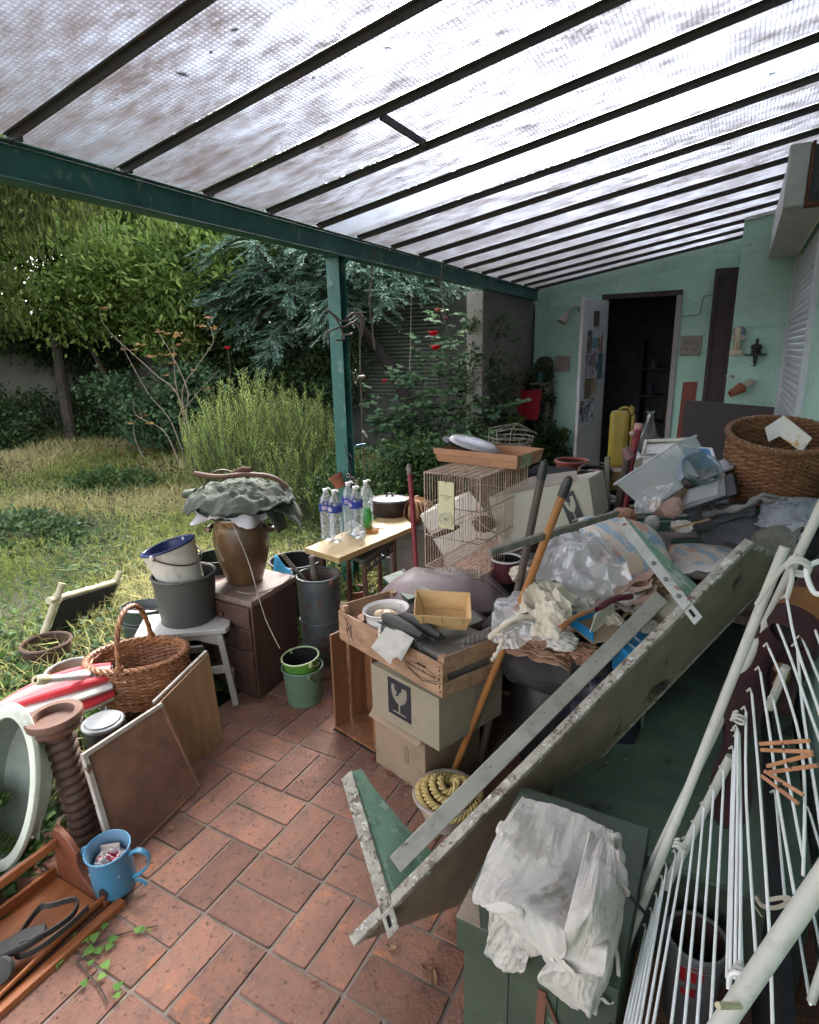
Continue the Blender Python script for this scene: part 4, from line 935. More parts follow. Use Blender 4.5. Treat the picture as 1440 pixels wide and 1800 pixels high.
# upright crate below
t = thing('fruit_crate', 'orange wooden crate standing on end below the printed crate', 'crate', (-1.33,2.0,0))
X = M.Translation((-1.455,1.90,0)) @ M.Rotation(R(-14), 4, 'Z')
OC = wood('orange_crate', (.24,.10,.04), (.15,.065,.03), 'Z', rough=.7, bump=.3, dirt=.4)
mk('side_board', MB(X).box(0, .011, 0, .085, .02, .475), OC, t, bevel=.001); mk('side_board', MB(X).box(0, .011, .10, .20, .02, .475), OC, t, bevel=.001)
mk('back_board', MB(X).box(.012, .16, .19, .20, .02, .475), OC, t, bevel=.001)
mk('back_board', MB(X).box(.165, .255, .19, .20, .02, .475), OC, t, bevel=.001)
mk('side_board', MB(X).box(.256, .266, .0, .20, .02, .475), OC, t, bevel=.001)
mk('bottom_board', MB(X).box(.0, .266, -.002, .202, .008, .019), OC, t, bevel=.001)
mk('foot_strip', MB(X).box(-.002, .266, -.006, .02, .0, .0075), BLACK, t)
# upper carton with the fragile glass sign
CARD2 = mat('grey_brown_carton', (.26,.22,.155), (.21,.175,.125), sc=3, rough=.85, bump=.05, dirt=.3)
def carton(t, F, eu, ev, lu, lv, z0, z1, mt, tk=.004):
    X = frame((F[0], F[1], z0), eu, ev, (0,0,1))
    mk('front_panel', MB(X).box(0, lu, 0, tk, 0, z1-z0), mt, t, bevel=.001); mk('back_panel', MB(X).box(0, lu, lv-tk, lv, 0, z1-z0), mt, t, bevel=.001)
    mk('side_panel', MB(X).box(0, tk, tk+.0003, lv-tk-.0003, 0, z1-z0), mt, t, bevel=.001); mk('side_panel', MB(X).box(lu-tk, lu, tk+.0003, lv-tk-.0003, 0, z1-z0), mt, t, bevel=.001)
    mk('base', MB(X).box(tk+.0003, lu-tk-.0003, tk+.0003, lv-tk-.0003, .001, .005), mt, t)
    mk('top_flap', MB(X).box(tk+.0003, lu-tk-.0003, tk+.0003, lv/2-.001, z1-z0-.006, z1-z0-.002), mt, t); mk('top_flap', MB(X).box(tk+.0003, lu-tk-.0003, lv/2+.001, lv-tk-.0003, z1-z0-.006, z1-z0-.002), mt, t)
    return X
def glass_sign(t, X, w, h, cracked=True, ink=None, pale=None, off=0):
    """dark rectangle with a pale broken wine glass. X: x right, y up, z out of the face; origin at the lower left"""
    ink = ink or BLK
    mk('sign_field', MB(X).box(0, w, 0, h, .0004, .0010), ink, t)
    g = [(0,.40),(.10,.41),(.26,.52),(.34,.66),(.36,.80),(.34,.93),(.14,.93),(.10,.80),(.00,.74),(-.02,.66),(-.16,.60),(-.10,.74),(-.22,.82),(-.20,.93),(-.34,.93),(-.36,.80),(-.34,.66),(-.26,.52),(-.10,.41)]
    cx = w/2
    mk('sign_glass', MB(X).prism([(cx+a*w*.95, h*(b_*.92), .0011) for a, b_ in g], (0,0,.0005)), pale, t, smooth=False)
    mk('sign_stem', MB(X).box(cx-.012*w/.1*.25, cx+.012*w/.1*.25, h*.14, h*.39, .0011, .0016), pale, t)
    mk('sign_foot', MB(X).box(cx-.28*w, cx+.28*w, h*.10, h*.135, .0011, .0016), pale, t)
SIGNK = mat('sign_dark_print', (.018,.018,.022), rough=.7, bump=0)
eu2, ev2 = V((-.33,.10,0)).normalized(), V((.12,.32,0)).normalized()
t = thing('carton', 'grey cardboard carton with a dark broken glass symbol under the crate', 'carton', (-1.0,1.85,.268))
X = carton(t, (-.805,1.652), eu2, ev2, .36, .34, .268, .482, CARD2)
o_ = X @ V((.265, -.0003, .045)); Xg = frame(o_, -eu2, (0,0,1), (-eu2).cross(V((0,0,1))))
glass_sign(t, Xg, .125, .155, ink=SIGNK, pale=mat('sign_pale', (.24,.21,.16), rough=.8, bump=0))
t = thing('carton', 'brown cardboard carton standing on the tiles under the grey one', 'carton', (-1.03,1.9,0))
X = carton(t, (-.895,1.712), V((-.27,.08,0)).normalized(), V((.11,.30,0)).normalized(), .285, .31, .001, .262, CARD)
mk('torn_flap', MB(X).hexa((.0,-.003,.262),(.285,-.003,.262),(.285,-.030,.235),(.0,-.034,.232),(0,.002,.003)), CARD, t)
b = MB(frame(X @ V((.10,-.0006,.13)), -eu2, (0,0,1), (-eu2).cross(V((0,0,1)))))
b.tube(arc((0,0,0),(.011,0,0),(0,.040,0),0,360,22), .0008, 4); b.tube(arc((0,-.02,0),(.008,0,0),(0,.010,0),0,360,14), .0007, 4); b.tube([(-.004,.03,0),(.004,.02,0),(-.004,.01,0),(.004,0,0)], .0007, 4)
mk('printed_mark', b, mat('carton_ink', (.10,.065,.045), rough=.8, bump=0), t, kind='stuff')
# contents of the crate
WEN = mat('white_chamber_pot', (.60,.57,.55), (.52,.49,.47), sc=4, rough=.25, bump=.02, coat=.3, dirt=.2)
pb = Xc @ V((.43, .105, .030)); X = M.Translation(pb) @ M.Rotation(R(-4), 4, 'Y')
t = thing('chamber_pot', 'white enamel chamber pot with a side handle in the crate', 'pot', pb)
mk('body', MB(X).lathe([(.001,0),(.055,0),(.075,.02),(.084,.06),(.082,.10),(.086,.125),(.096,.135),(.094,.139),(.082,.130),(.078,.10),(.079,.06),(.070,.03),(.001,.024)], 44), WEN, t)
mk('handle', MB(X).tube(smoothpath([(.03,-.077,.105),(.036,-.108,.100),(.038,-.118,.070),(.032,-.100,.038),(.028,-.072,.032)], 6), .008, 10), WEN, t)
bl_ = lambda q: 1+.16*nz(q,2.2,3)
t = thing('soap_figure', 'beige moulded block lying in the white chamber pot', 'block', pb+V((0,0,.07)))
mk('block', MB(X @ M.Translation((0,0,.105))).ball((0,0,0), .055,.038,.022, 22, 14, bl_), mat('beige_plastic', (.62,.46,.30), (.55,.40,.26), rough=.4, bump=.02), t)
for s_ in (-1,1): mk('bulge', MB(X @ M.Translation((s_*.022,-.014,.116))).ball((0,0,0), .023,.02,.016, 14, 10), MATS['beige_plastic'], t)
pc = at(780,1075,Y=1.86); X = frame(pc, (.90,.36,-.03), (-.40,.86,.22), (0,-.22,.97))
t = thing('punnet', 'clean pale wooden punnet tilted on top of the crate', 'punnet', pc+V((0,0,-.05)))
a_, b_, c_, d_ = .105, .078, .082, .060; h_ = .070
def pun(za, zb, o=0.0): 
    f = lambda z: (c_+(a_-c_)*z/h_+o, d_+(b_-d_)*z/h_+o)
    (x0,y0), (x1,y1) = f(za), f(zb); return x0,y0,x1,y1
def punside(i, za, zb, o):
    x0,y0,x1,y1 = pun(za,zb,o); c4 = [((-x0,-y0,za),(x0,-y0,za),(x1,-y1,zb),(-x1,-y1,zb)), ((x0,-y0,za),(x0,y0,za),(x1,y1,zb),(x1,-y1,zb)), ((x0,y0,za),(-x0,y0,za),(-x1,y1,zb),(x1,y1,zb)), ((-x0,y0,za),(-x0,-y0,za),(-x1,-y1,zb),(-x1,y1,zb))][i]
    return c4
Xq = X @ M.Translation((0,0,-.035))
for i in range(4):
    mk('side', MB(Xq).slab(*punside(i, 0, h_, 0), .002), PINE, t); mk('rim_strip', MB(Xq).slab(*punside(i, h_*.66, h_+.002, .0022), .0022), PINE, t)
mk('base', MB(Xq).box(-c_, c_, -d_, d_, 0, .002), PINE, t)
mk('staple', MB(Xq).box(-.075,-.073,-.0855,-.083,.045,.065).box(.073,.075,-.0855,-.083,.045,.065).box(-.004,-.002,-.0855,-.083,.045,.065), WIRE, t, kind='stuff')
GCARD = mat('grey_paper', (.40,.375,.34), (.32,.30,.27), sc=8, rough=.85, bump=.25, dirt=.35)
p = [at(652,1138,Y=1.72), at(683,1096,Y=1.76), at(728,1122,Y=1.68), at(705,1162,Y=1.66), at(698,1155,Y=1.662), at(690,1158,Y=1.668), at(687,1168,Y=1.668)]
nrm_ = (p[1]-p[0]).cross(p[2]-p[0]).normalized()
single('grey_paper', MB().prism(p, nrm_*.0015), GCARD, 'torn grey paper hanging over the front board of the crate', 'paper', smooth=False)
RBK = mat('black_rubber', (.02,.02,.02))
t = thing('black_shoes', 'pair of black slippers wedged under the pale punnet', 'shoes', at(720,1100,Y=1.80))
for k, q in enumerate(((672,1082,1.80,742,1118,1.70),(705,1080,1.86,775,1118,1.74))):
    p0_, p1_ = at(q[0],q[1],Y=q[2]), at(q[3],q[4],Y=q[5]); dd_ = (p1_-p0_)
    mk('shoe', MB().tube([p0_, p0_+dd_*.1, p0_+dd_*.35, p0_+dd_*.7, p1_], [.006,.020,.026,.022,.010], 14), RBK, t)
    mk('sole', MB().bar(p0_+V((0,0,-.018)), p1_+V((0,0,-.014)), .05, .008), BLK, t, bevel=.003)
single('dark_box', MB(Xc).box(.03,.28,.03,LV-.02,.002,.135), mat('dusty_grey_metal', (.17,.16,.145), (.11,.10,.095), sc=9, rough=.7, spots=((.35,.33,.30), 15, .64), dirt=.5), 'dusty grey tin box sitting in the front of the crate', 'tin box', bevel=.004)
pg = Xc @ V((.09, LV-.09, .16))
t = thing('slatted_vent', 'small grey slatted wooden strip lying on the crate', 'strip', pg)
va, vb = at(786,1150,Y=1.78), at(862,1118,Y=1.86)
mk('backing', MB().slab(va, vb, vb+V((0,0,.035)), va+V((0,0,.035)), .006), GREYW, t)
for i in range(9):
    q = va.lerp(vb, (i+.5)/9); mk('rib', MB().bar(q+V((0,-.005,.002)), q+V((.003,-.005,.033)), .006, .004, up=(0,1,0)), GREYW, t)
single('cream_board', MB().slab(at(742,1030,Y=2.05), at(838,1078,Y=1.98), at(852,1060,Y=2.02)+V((0,0,-.07)), at(770,1110,Y=1.98)+V((0,0,-.04)), .012), mat('dusty_cream', (.40,.38,.34), (.33,.31,.28), rough=.7), 'cream board tucked behind the pale punnet', 'board', bevel=.003)
GRNW = wood('green_painted_wood', (.035,.085,.05), (.025,.06,.038), 'X', rough=.5, bump=.2, dirt=.4, spots=((.20,.28,.20), 14, .70))
t = thing('green_slat_frame', 'dark green slatted frame end poking out left of the mauve seat', 'frame', at(700,1040,Y=2.15))
g0, g1, g2, g3 = at(672,1018,Y=2.3), at(706,1005,Y=2.42), at(762,1042,Y=2.20), at(718,1058,Y=2.02)
mk('board', MB().slab(g0, g1, g2, g3, .02), GRNW, t, bevel=.003)
mk('rail', MB().bar(at(708,1003,Y=2.42), at(752,1048,Y=2.2), .012, .02), GREYW, t)
# mauve padded seat with the black thing beneath
MAU = mat('mauve_leather', (.20,.145,.15), (.15,.105,.11), sc=4, rough=.5, bump=.3, bsc=70, dirt=.45)
ms = V((-1.08,2.28,.56))
def seatf(u, v):
    a = 2*math.pi*u; ex = .30*(abs(math.cos(a))**.75)*(1 if math.cos(a) > 0 else -1); ey = .24*(abs(math.sin(a))**.75)*(1 if math.sin(a) > 0 else -1)
    r_ = min(v*1.35, 1); z = .115*(1-r_**4) - (max(0, v-.74)/.26)*.14*(.6+.4*math.sin(a*1.5+.8)); p = V((ex*r_, ey*r_, z))
    return p + V((0,0,.014*ridg(p, 6, 2)+.004*math.sin(a*22)*max(0, v-.7)*3))
t = thing('mauve_seat', 'dusty mauve leather seat cover slumped under the bird cage', 'seat cover', ms)
mk('cover', MB(M.Translation(ms) @ M.Rotation(R(12), 4, 'Z')).grid(seatf, 80, 26), MAU, t, solid=.005)
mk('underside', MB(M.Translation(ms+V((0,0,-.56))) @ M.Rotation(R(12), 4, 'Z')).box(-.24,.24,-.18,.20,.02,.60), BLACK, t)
# folding black arch of the seat
def archf(u, v):
    a = R(200-200*u); return ms + V((.06,-.24,.02)) + V((.20*math.cos(a), -.05*v, -.16+.19*math.sin(a)))
mk('dark_lining', MB().grid(archf, 24, 3), BLACK, t, solid=.01)

# ================================================================ bird cage with its finds on top
CW = mat('rusty_cage_wire', (.52,.42,.34), (.36,.22,.15), sc=30, rough=.6, metal=0, bump=0)
cz0, cz1 = .685, 1.135
cF0, cF1 = at(751,1001,Z=cz0), at(849,1020,Z=cz0); tF0, tF1 = at(757,825,Z=cz1), at(857,832,Z=cz1)
cFa = V((cF0.x, cF0.y, 0)); cage_u = V((.285,-.035,0)); cage_v = V((.05,.50,0)); cg = V((-1.205,2.345,0))
t = thing('bird_cage', 'rusty rectangular wire bird cage standing on the mauve seat', 'cage', cg+V((.15,.2,cz0)))
def cp(u, v, z): return cg + cage_u*u + cage_v*v + V((0,0,z))
b = MB()
for z in (cz0, cz1):
    mk('frame_ring', MB().tube([cp(0,0,z),cp(1,0,z),cp(1,1,z),cp(0,1,z)], .004, 6, closed=True), CW, t)
for z in (cz0+.155, cz0+.30): mk('frame_ring', MB().tube([cp(0,0,z),cp(1,0,z),cp(1,1,z),cp(0,1,z)], .0028, 5, closed=True), CW, t)
def bars(part, pts):
    for a, c2 in pts: mk(part, MB().tube([a, c2], .0016, 4), CW, t)
bars('front_wire', [(cp(i/20,0,cz0), cp(i/20,0,cz1)) for i in range(1,20)])
bars('side_wire', [(cp(1,i/22,cz0), cp(1,i/22,cz1)) for i in range(1,22)])
bars('side_wire', [(cp(0,i/22,cz0), cp(0,i/22,cz1)) for i in range(1,22)])
bars('back_wire', [(cp(i/20,1,cz0), cp(i/20,1,cz1)) for i in range(1,20)])
bars('roof_wire', [(cp(0,i/26,cz1), cp(1,i/26,cz1)) for i in range(1,26)])
bars('roof_wire', [(cp(i/7,0,cz1+.002), cp(i/7,1,cz1+.002)) for i in range(1,7)])
bars('floor_wire', [(cp(0,i/24,cz0), cp(1,i/24,cz0)) for i in range(1,24)])
bars('floor_wire', [(cp(i/12,0,cz0+.002), cp(i/12,1,cz0+.002)) for i in range(1,12)])
for i in range(5): mk('corner_wire', MB().tube([cp(*((0,0),(1,0),(1,1),(0,1),(1,.5))[i],cz0), cp(*((0,0),(1,0),(1,1),(0,1),(1,.5))[i],cz1)], .003, 6), CW, t)
mk('loose_grille', MB().tube([cp(.05,.1,cz0+.15), cp(.95,.5,cz0+.27)], .003, 5), CW, t)
bars('loose_wire', [(cp(.5+.05*i,.35,cz0+.24-.012*i), cp(.75+.05*i,.75,cz0+.06)) for i in range(6)])
single('dry_husk', MB().tube(smoothpath([cp(-.02,.12,cz0+.125), cp(.2,.16,cz0+.155), cp(.45,.2,cz0+.19)]), [.004,.010,.013,.013,.012,.012,.013,.012,.012,.012,.010,.008,.004][:13], 8), mat('dark_husk', (.05,.025,.02), (.09,.05,.035), rough=.9, bump=.8), 'dark dried husk caught inside the cage', 'husk')
single('brown_nest', MB().ball(cp(.62,.5,cz0+.17), .055,.05,.038, 18, 12, lambda q: 1+.25*nz(q,4,2)), mat('nest_brown', (.07,.035,.025), (.12,.07,.05), rough=.95, bump=.9, bsc=60), 'round brown nest hanging inside the cage', 'nest')
# thermometer card
YC = mat('yellowed_card', (.58,.54,.34), (.52,.47,.29), sc=4, rough=.6, bump=.02)
tt = at(803,870,Y=2.325); nface = V((cage_u.y, -cage_u.x, 0)).normalized(); ur = cage_u.normalized()
o_ = cp(.28,0,cz1-.030) + nface*.006; Xt = frame(o_, ur, (0,0,1), nface)
t2 = thing('thermometer_card', 'yellowed card with a round dial hanging on the front of the cage', 'thermometer', o_+V((.04,0,-.25)))
mk('card', MB(Xt).box(0,.080,-.215,0,0,.002), YC, t2); 
b = MB(Xt)
for i in range(15):
    if i in (7,): continue
    hh_ = .0042 if i in (0, 8, 9, 10) else .0030; b.box(.010+i*.0041, .0128+i*.0041, -.062-hh_/2-.0002*i, -.062+hh_/2-.0002*i, .0021, .0025)
mk('printed_heading', b, INK, t2, kind='stuff')
b = MB(Xt)
for k in range(5):
    w_ = .026-.004*k
    for i in range(int(w_*2/.003)): b.box(.040-w_+i*.003, .040-w_+i*.003+.0022, -.0705-k*.0036, -.0690-k*.0036, .0021, .0024)
mk('small_print', b, mat('grey_print', (.28,.26,.17), rough=.7, bump=0), t2, kind='stuff')
mk('dial_rim', MB(Xt @ M.Translation((.038,-.170,.002))).lathe([(.033,0),(.036,.002),(.036,.006),(.032,.007),(.031,.003)], 32), YC, t2)
mk('dial_face', MB(Xt @ M.Translation((.038,-.170,.002))).lathe([(.001,.003),(.031,.003)], 32), mat('dial_pale', (.50,.47,.34), rough=.4, bump=0), t2)
mk('dial_hub', MB(Xt @ M.Translation((.038,-.170,.002))).lathe([(.001,.006),(.006,.006),(.007,.003)], 16), MATS['grey_print'], t2)
b = MB(Xt @ M.Translation((.038,-.170,.0055)))
for i in range(9):
    a = R(210-30*i); b.box(.022*math.cos(a)-.0016,.022*math.cos(a)+.0016,.022*math.sin(a)-.0022,.022*math.sin(a)+.0022,0,.0004)
mk('dial_marks', b, MATS['grey_print'], t2, kind='stuff')
mk('dial_needle', MB(Xt @ M.Translation((.038,-.170,.0062))).bar((0,0,0),(.019,.004,0),.0016,.0004), MATS['grey_print'], t2)
mk('hook', MB(Xt).tube([(.04,-.008,.003),(.04,.004,.003),(.04,.006,-.006)], .0015, 5), WIRE, t2)
# tray and lids on the cage
tz = cz1+.006; tc0 = at(838,806,Z=tz)
tl_, tr_, tb_ = at(770,810,Z=tz), at(908,825,Z=tz), at(915,795,Z=tz)
ORW = wood('orange_tray_wood', (.42,.22,.12), (.33,.16,.085), 'X', rough=.6, bump=.15, dirt=.3)
eu3 = (tr_-tl_); eu3.z = 0; W3 = eu3.length; eu3.normalize(); ev3 = V((-eu3.y, eu3.x, 0))
X = frame(tl_+V((0,0,.0)), eu3, ev3, (0,0,1))
t = thing('shallow_tray', 'shallow orange wooden punnet tray on top of the bird cage', 'tray', tl_+eu3*W3/2+V((0,.1,0)))
d3 = .24; o = .012
mk('side', MB(X).slab((0,0,0),(W3,0,0),(W3+o,-o,.062),(-o,-o,.062),.003), ORW, t); mk('side', MB(X).slab((W3,0,0),(W3,d3,0),(W3+o,d3+o,.062),(W3+o,-o,.062),.003), ORW, t)
mk('side', MB(X).slab((W3,d3,0),(0,d3,0),(-o,d3+o,.062),(W3+o,d3+o,.062),.003), ORW, t); mk('side', MB(X).slab((0,d3,0),(0,0,0),(-o,-o,.062),(-o,d3+o,.062),.003), ORW, t)
mk('rim_strip', MB(X).slab((-o-.001,-o-.004,.038),(W3+o,-o-.004,.038),(W3+o,-o-.006,.066),(-o-.001,-o-.006,.066),.003), ORW, t); mk('base', MB(X).box(0,W3,0,d3,0,.002), ORW, t)
mk('label', MB(X).slab((W3+.006,.02,.0),(W3+.006,.12,.0),(W3+.016,.12,.058),(W3+.016,.02,.058),.001), mat('peeling_label', (.45,.45,.33), (.2,.24,.13), sc=18, rough=.6, bump=.1), t)
t = thing('metal_platter', 'oval dull silver platter tilted on the orange tray', 'platter', tl_+V((.08,.1,.06)))
X = frame(tl_+eu3*.16+V((.0,.10,.075)), (eu3+V((0,0,-.22))).normalized(), V((0,0,1)).cross((eu3+V((0,0,-.22))).normalized()).normalized(), (eu3+V((0,0,-.22))).normalized().cross(V((0,0,1)).cross((eu3+V((0,0,-.22))).normalized()).normalized()))
mk('dome', MB(X).lathe([(1.0,-.002),(1.02,.003),(.95,.014),(.85,.022),(.4,.030),(.001,.032)], 44, sx=.135, sy=.085), mat('dull_silver', (.42,.41,.42), (.30,.29,.30), sc=7, rough=.35, metal=.55, bump=.05, dirt=.4), t)
mk('dark_plate', MB(X @ M.Translation((-.03,0,-.014))).lathe([(.001,0),(.9,0),(1.05,.006),(.9,.003),(.001,.003)], 44, sx=.14, sy=.085), BLK, t)
t = thing('wire_bowl', 'round pale wire basket with clips behind the orange tray', 'basket', at(905,790,Z=tz)+V((0,.1,0)))
wc = at(900,780,Y=2.95); wc.z = tz
for k, (r_, z) in enumerate(((.05,.004),(.085,.03),(.105,.065),(.11,.085))): mk('ring', MB().tube(arc(wc+V((0,0,z)),(r_,0,0),(0,r_,0),0,360,28), .0028, 5), LWIRE, t)
for i in range(14):
    a = 2*math.pi*i/14; mk('rib', MB().tube([wc+V((r_*math.cos(a), r_*math.sin(a), z)) for r_, z in ((.05,.004),(.085,.03),(.105,.065),(.11,.085))], .002, 4), LWIRE, t)
for k in range(4):
    a = R(20+40*k); u_ = V((math.cos(a), math.sin(a), 0)); mk('bent_wire', MB().tube([wc+u_*(-.12+.02*k)+V((0,0,.06)), wc+u_*-.09+V((.02*k-.03,0,.13)), wc+u_*.02+V((0,.02,.155-.01*k)), wc+u_*.13+V((0,0,.10))], .003, 5), LWIRE, t)
bucket('black_flowerpot', 'black plastic flower pot in front of the ivy behind the cage', 'pot', at(915,812,Y=3.35)+V((0,0,-.02)), .05, .062, .11, BLK, SOIL, rim=.005)
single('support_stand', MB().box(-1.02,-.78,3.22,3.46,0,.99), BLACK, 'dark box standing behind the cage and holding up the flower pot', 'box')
# white polystyrene box seen through the cage
WB = mat('cream_foam_box', (.55,.51,.44), (.48,.44,.38), sc=3, rough=.7, bump=.05, dirt=.15)
q = [at(736,905,Y=3.0), at(800,880,Y=3.15), at(858,955,Y=2.95), at(790,1000,Y=2.95)]
single('cream_box', MB().hexa(q[0], q[1], q[2], q[3], V((.03,.16,.03))), WB, 'cream box leaning behind the bird cage', 'box', bevel=.012)
# carton with the glass sign
bw = [at(859,876,Y=2.62), at(1035,841,Y=2.80), at(1046,915,Y=2.80), at(882,978,Y=2.62)]
t = thing('carton', 'cream carton with a grey broken glass symbol beside the bird cage', 'carton', bw[3])
dpt = V((.02,.24,.0))
mk('body', MB().hexa(bw[3], bw[2], bw[1], bw[0], dpt), CREAMCARD, t, bevel=.003)
mk('top_flap', MB().slab(bw[0]+V((0,0,.003)), bw[1].lerp(bw[0],.1)+V((0,0,.003)), bw[1].lerp(bw[0],.25)+dpt*.8+V((0,0,.028)), bw[0].lerp(bw[1],.25)+dpt*.9+V((0,0,.04)), .004), mat('pinkish_flap', (.42,.36,.30), (.36,.30,.25), rough=.8), t)
xu = (bw[2]-bw[3]).normalized(); yu = (bw[1]-bw[2]); yu = (yu-xu*yu.dot(xu)).normalized(); nu_ = xu.cross(yu)
Xg = frame(bw[2] - xu*.115 + yu*.022 + nu_*.006 + V((0,0,-.0)), xu, yu, nu_)
glass_sign(t, Xg, .072, .155, ink=mat('sign_grey_print', (.085,.085,.09), rough=.7, bump=0), pale=CREAMCARD)
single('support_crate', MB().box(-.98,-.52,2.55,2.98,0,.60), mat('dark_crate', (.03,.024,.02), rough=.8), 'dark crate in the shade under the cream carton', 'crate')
bucket('striped_tin', 'dark red tin with white bands under the cream carton', 'tin', at(890,1010,Y=2.50)+V((0,0,-.02)), .07, .07, .10, mat('wine_tin', (.09,.02,.025), (.06,.015,.02), rough=.4), BLACK, rim=.005, rimm=WEN)
# sticks
STK = wood('orange_handle', (.36,.155,.045), (.25,.10,.035), 'Z', rough=.4, bump=.1, dirt=.3)
DSTK = wood('dark_handle', (.10,.07,.055), (.06,.045,.04), 'Z', rough=.55, bump=.2, dirt=.4)
def stick(name, p, q, r_, m_, label, tip=None, cat='handle'):
    t = thing(name, label, cat, p if p.z < q.z else q)
    mk('shaft', MB().tube([p, p.lerp(q,.5)+V((.004,0,.002)), q], r_, 14), m_, t)
    if tip: d = (q-p).normalized(); mk('tip', MB().tube([q-d*.01, q+d*.03, q+d*.055, q+d*.062], [r_*1.15, r_*1.2, r_*.9, r_*.3], 14), tip, t)
    return t
p0_, p1_ = at(790,1376,Z=.012), at(990,868,Y=1.84)
stick('broom_handle', p0_, p1_, .0135, STK, 'long orange broom handle with a black end leaning against the pile', BLK)
p0_, p1_ = at(846,1335,Z=.03), at(952,838,Y=2.08); stick('broom_handle', p0_, p1_, .015, DSTK, 'long dark handle with a black grip behind the orange one', BLK)
single('wooden_stake', MB().bar(at(847,1330,Z=.02), at(885,1120,Y=2.0), .022, .022), DSTK, 'short dark stake leaning behind the orange broom handle', 'stake')
single('grey_batten', MB().bar(at(860,972,Y=1.60), at(1085,902,Y=2.20), .018, .022), GREYW, 'long grey wooden batten sticking out over the cage side', 'batten', bevel=.002)
# front edge of the pile: dark table under everything
tb = thing('pile_table', 'old dark table buried under the pile of junk', 'table', (-.2,3.1,0))
mk('table_top', MB().box(-.62, .30, 2.25, 4.1, .70, .73), DKBR, tb)
for x, y in ((-.58,2.3),(.26,2.3),(-.58,4.05),(.26,4.05)): mk('leg', MB().box(x,x+.04,y,y+.04,0,.699), DKBR, tb)
GP = mat('grey_green_panel', (.22,.24,.22), (.15,.17,.155), rough=.6, bump=.1, dirt=.4)
single('grey_cabinet', MB().box(-.42,-.17,2.0,2.28,.0,.62), GP, 'pale grey cabinet side half hidden below the paper heap', 'cabinet', bevel=.004)
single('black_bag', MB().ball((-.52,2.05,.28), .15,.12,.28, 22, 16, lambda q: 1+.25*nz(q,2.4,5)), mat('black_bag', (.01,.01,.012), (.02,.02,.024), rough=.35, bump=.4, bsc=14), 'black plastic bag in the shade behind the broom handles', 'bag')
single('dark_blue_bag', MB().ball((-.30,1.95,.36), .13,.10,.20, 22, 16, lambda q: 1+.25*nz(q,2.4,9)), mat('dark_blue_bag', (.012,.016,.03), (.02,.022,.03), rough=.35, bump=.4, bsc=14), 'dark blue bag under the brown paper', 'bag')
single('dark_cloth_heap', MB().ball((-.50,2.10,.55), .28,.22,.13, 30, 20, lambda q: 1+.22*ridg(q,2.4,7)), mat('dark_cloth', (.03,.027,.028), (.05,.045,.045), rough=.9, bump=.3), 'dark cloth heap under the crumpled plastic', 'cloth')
# brown paper, plastic, cream cloth
def sheet(c4, amp, seed, f=9, n=40, fold=0, hf=1):
    a, b_, c_, d_ = map(V, c4); nn = (b_-a).cross(d_-a).normalized()
    if nn.z < 0: nn = -nn
    def fn(u, v):
        w1 = .06*nz((u*3,v*3,seed),1); w2 = .06*nz((u*3+9,v*3,seed),1); u2, v2 = u+w1, v+w2
        p = (a*(1-u2)+b_*u2)*(1-v2) + (d_*(1-u2)+c_*u2)*v2
        h = ridg(p, f, seed)*.55 + ridg(p, f*2.1, seed+4)*.32 + .16*hf*ridg(p, f*4.5, seed+8) + .07*hf*ridg(p, f*9, seed+12)
        return p + nn*amp*(h-.3) + nn*fold*math.sin(math.pi*u)*math.sin(math.pi*v)
    return MB().grid(fn, n, n)
BPAP = mat('brown_paper', (.42,.25,.16), (.28,.15,.095), sc=5, rough=.8, bump=.25, dirt=.35)
t = thing('brown_paper', 'crumpled brown wrapping paper hanging below the plastic sheet', 'paper', at(940,1160,Y=1.8))
for k in range(4):
    c4 = [at(888+4*k,1148-9*k,Y=1.84+.02*k), at(1000-3*k,1180-10*k,Y=1.74+.03*k), at(1020,1140-11*k,Y=1.95+.02*k), at(905,1118-8*k,Y=2.0+.02*k)]
    mk('sheet', sheet(c4, .022, k*3+1, 7, 30), BPAP, t, solid=.0015)
t = thing('paper_heap', 'heap of pinkish brown paper under the clear plastic', 'paper', at(1080,1080,Y=2.1))
for k in range(3):
    mk('sheet', sheet([at(960+30*k,1130-22*k,Y=1.9+.1*k), at(1150,1060-20*k,Y=2.0+.1*k), at(1180,1010-12*k,Y=2.45), at(980+20*k,1040,Y=2.35)], .045, k*5+2, 6, 34), mat('pinkish_brown_paper', (.42,.30,.24), (.30,.18,.13), sc=4, rough=.8, bump=.25, dirt=.3), t, solid=.0015)
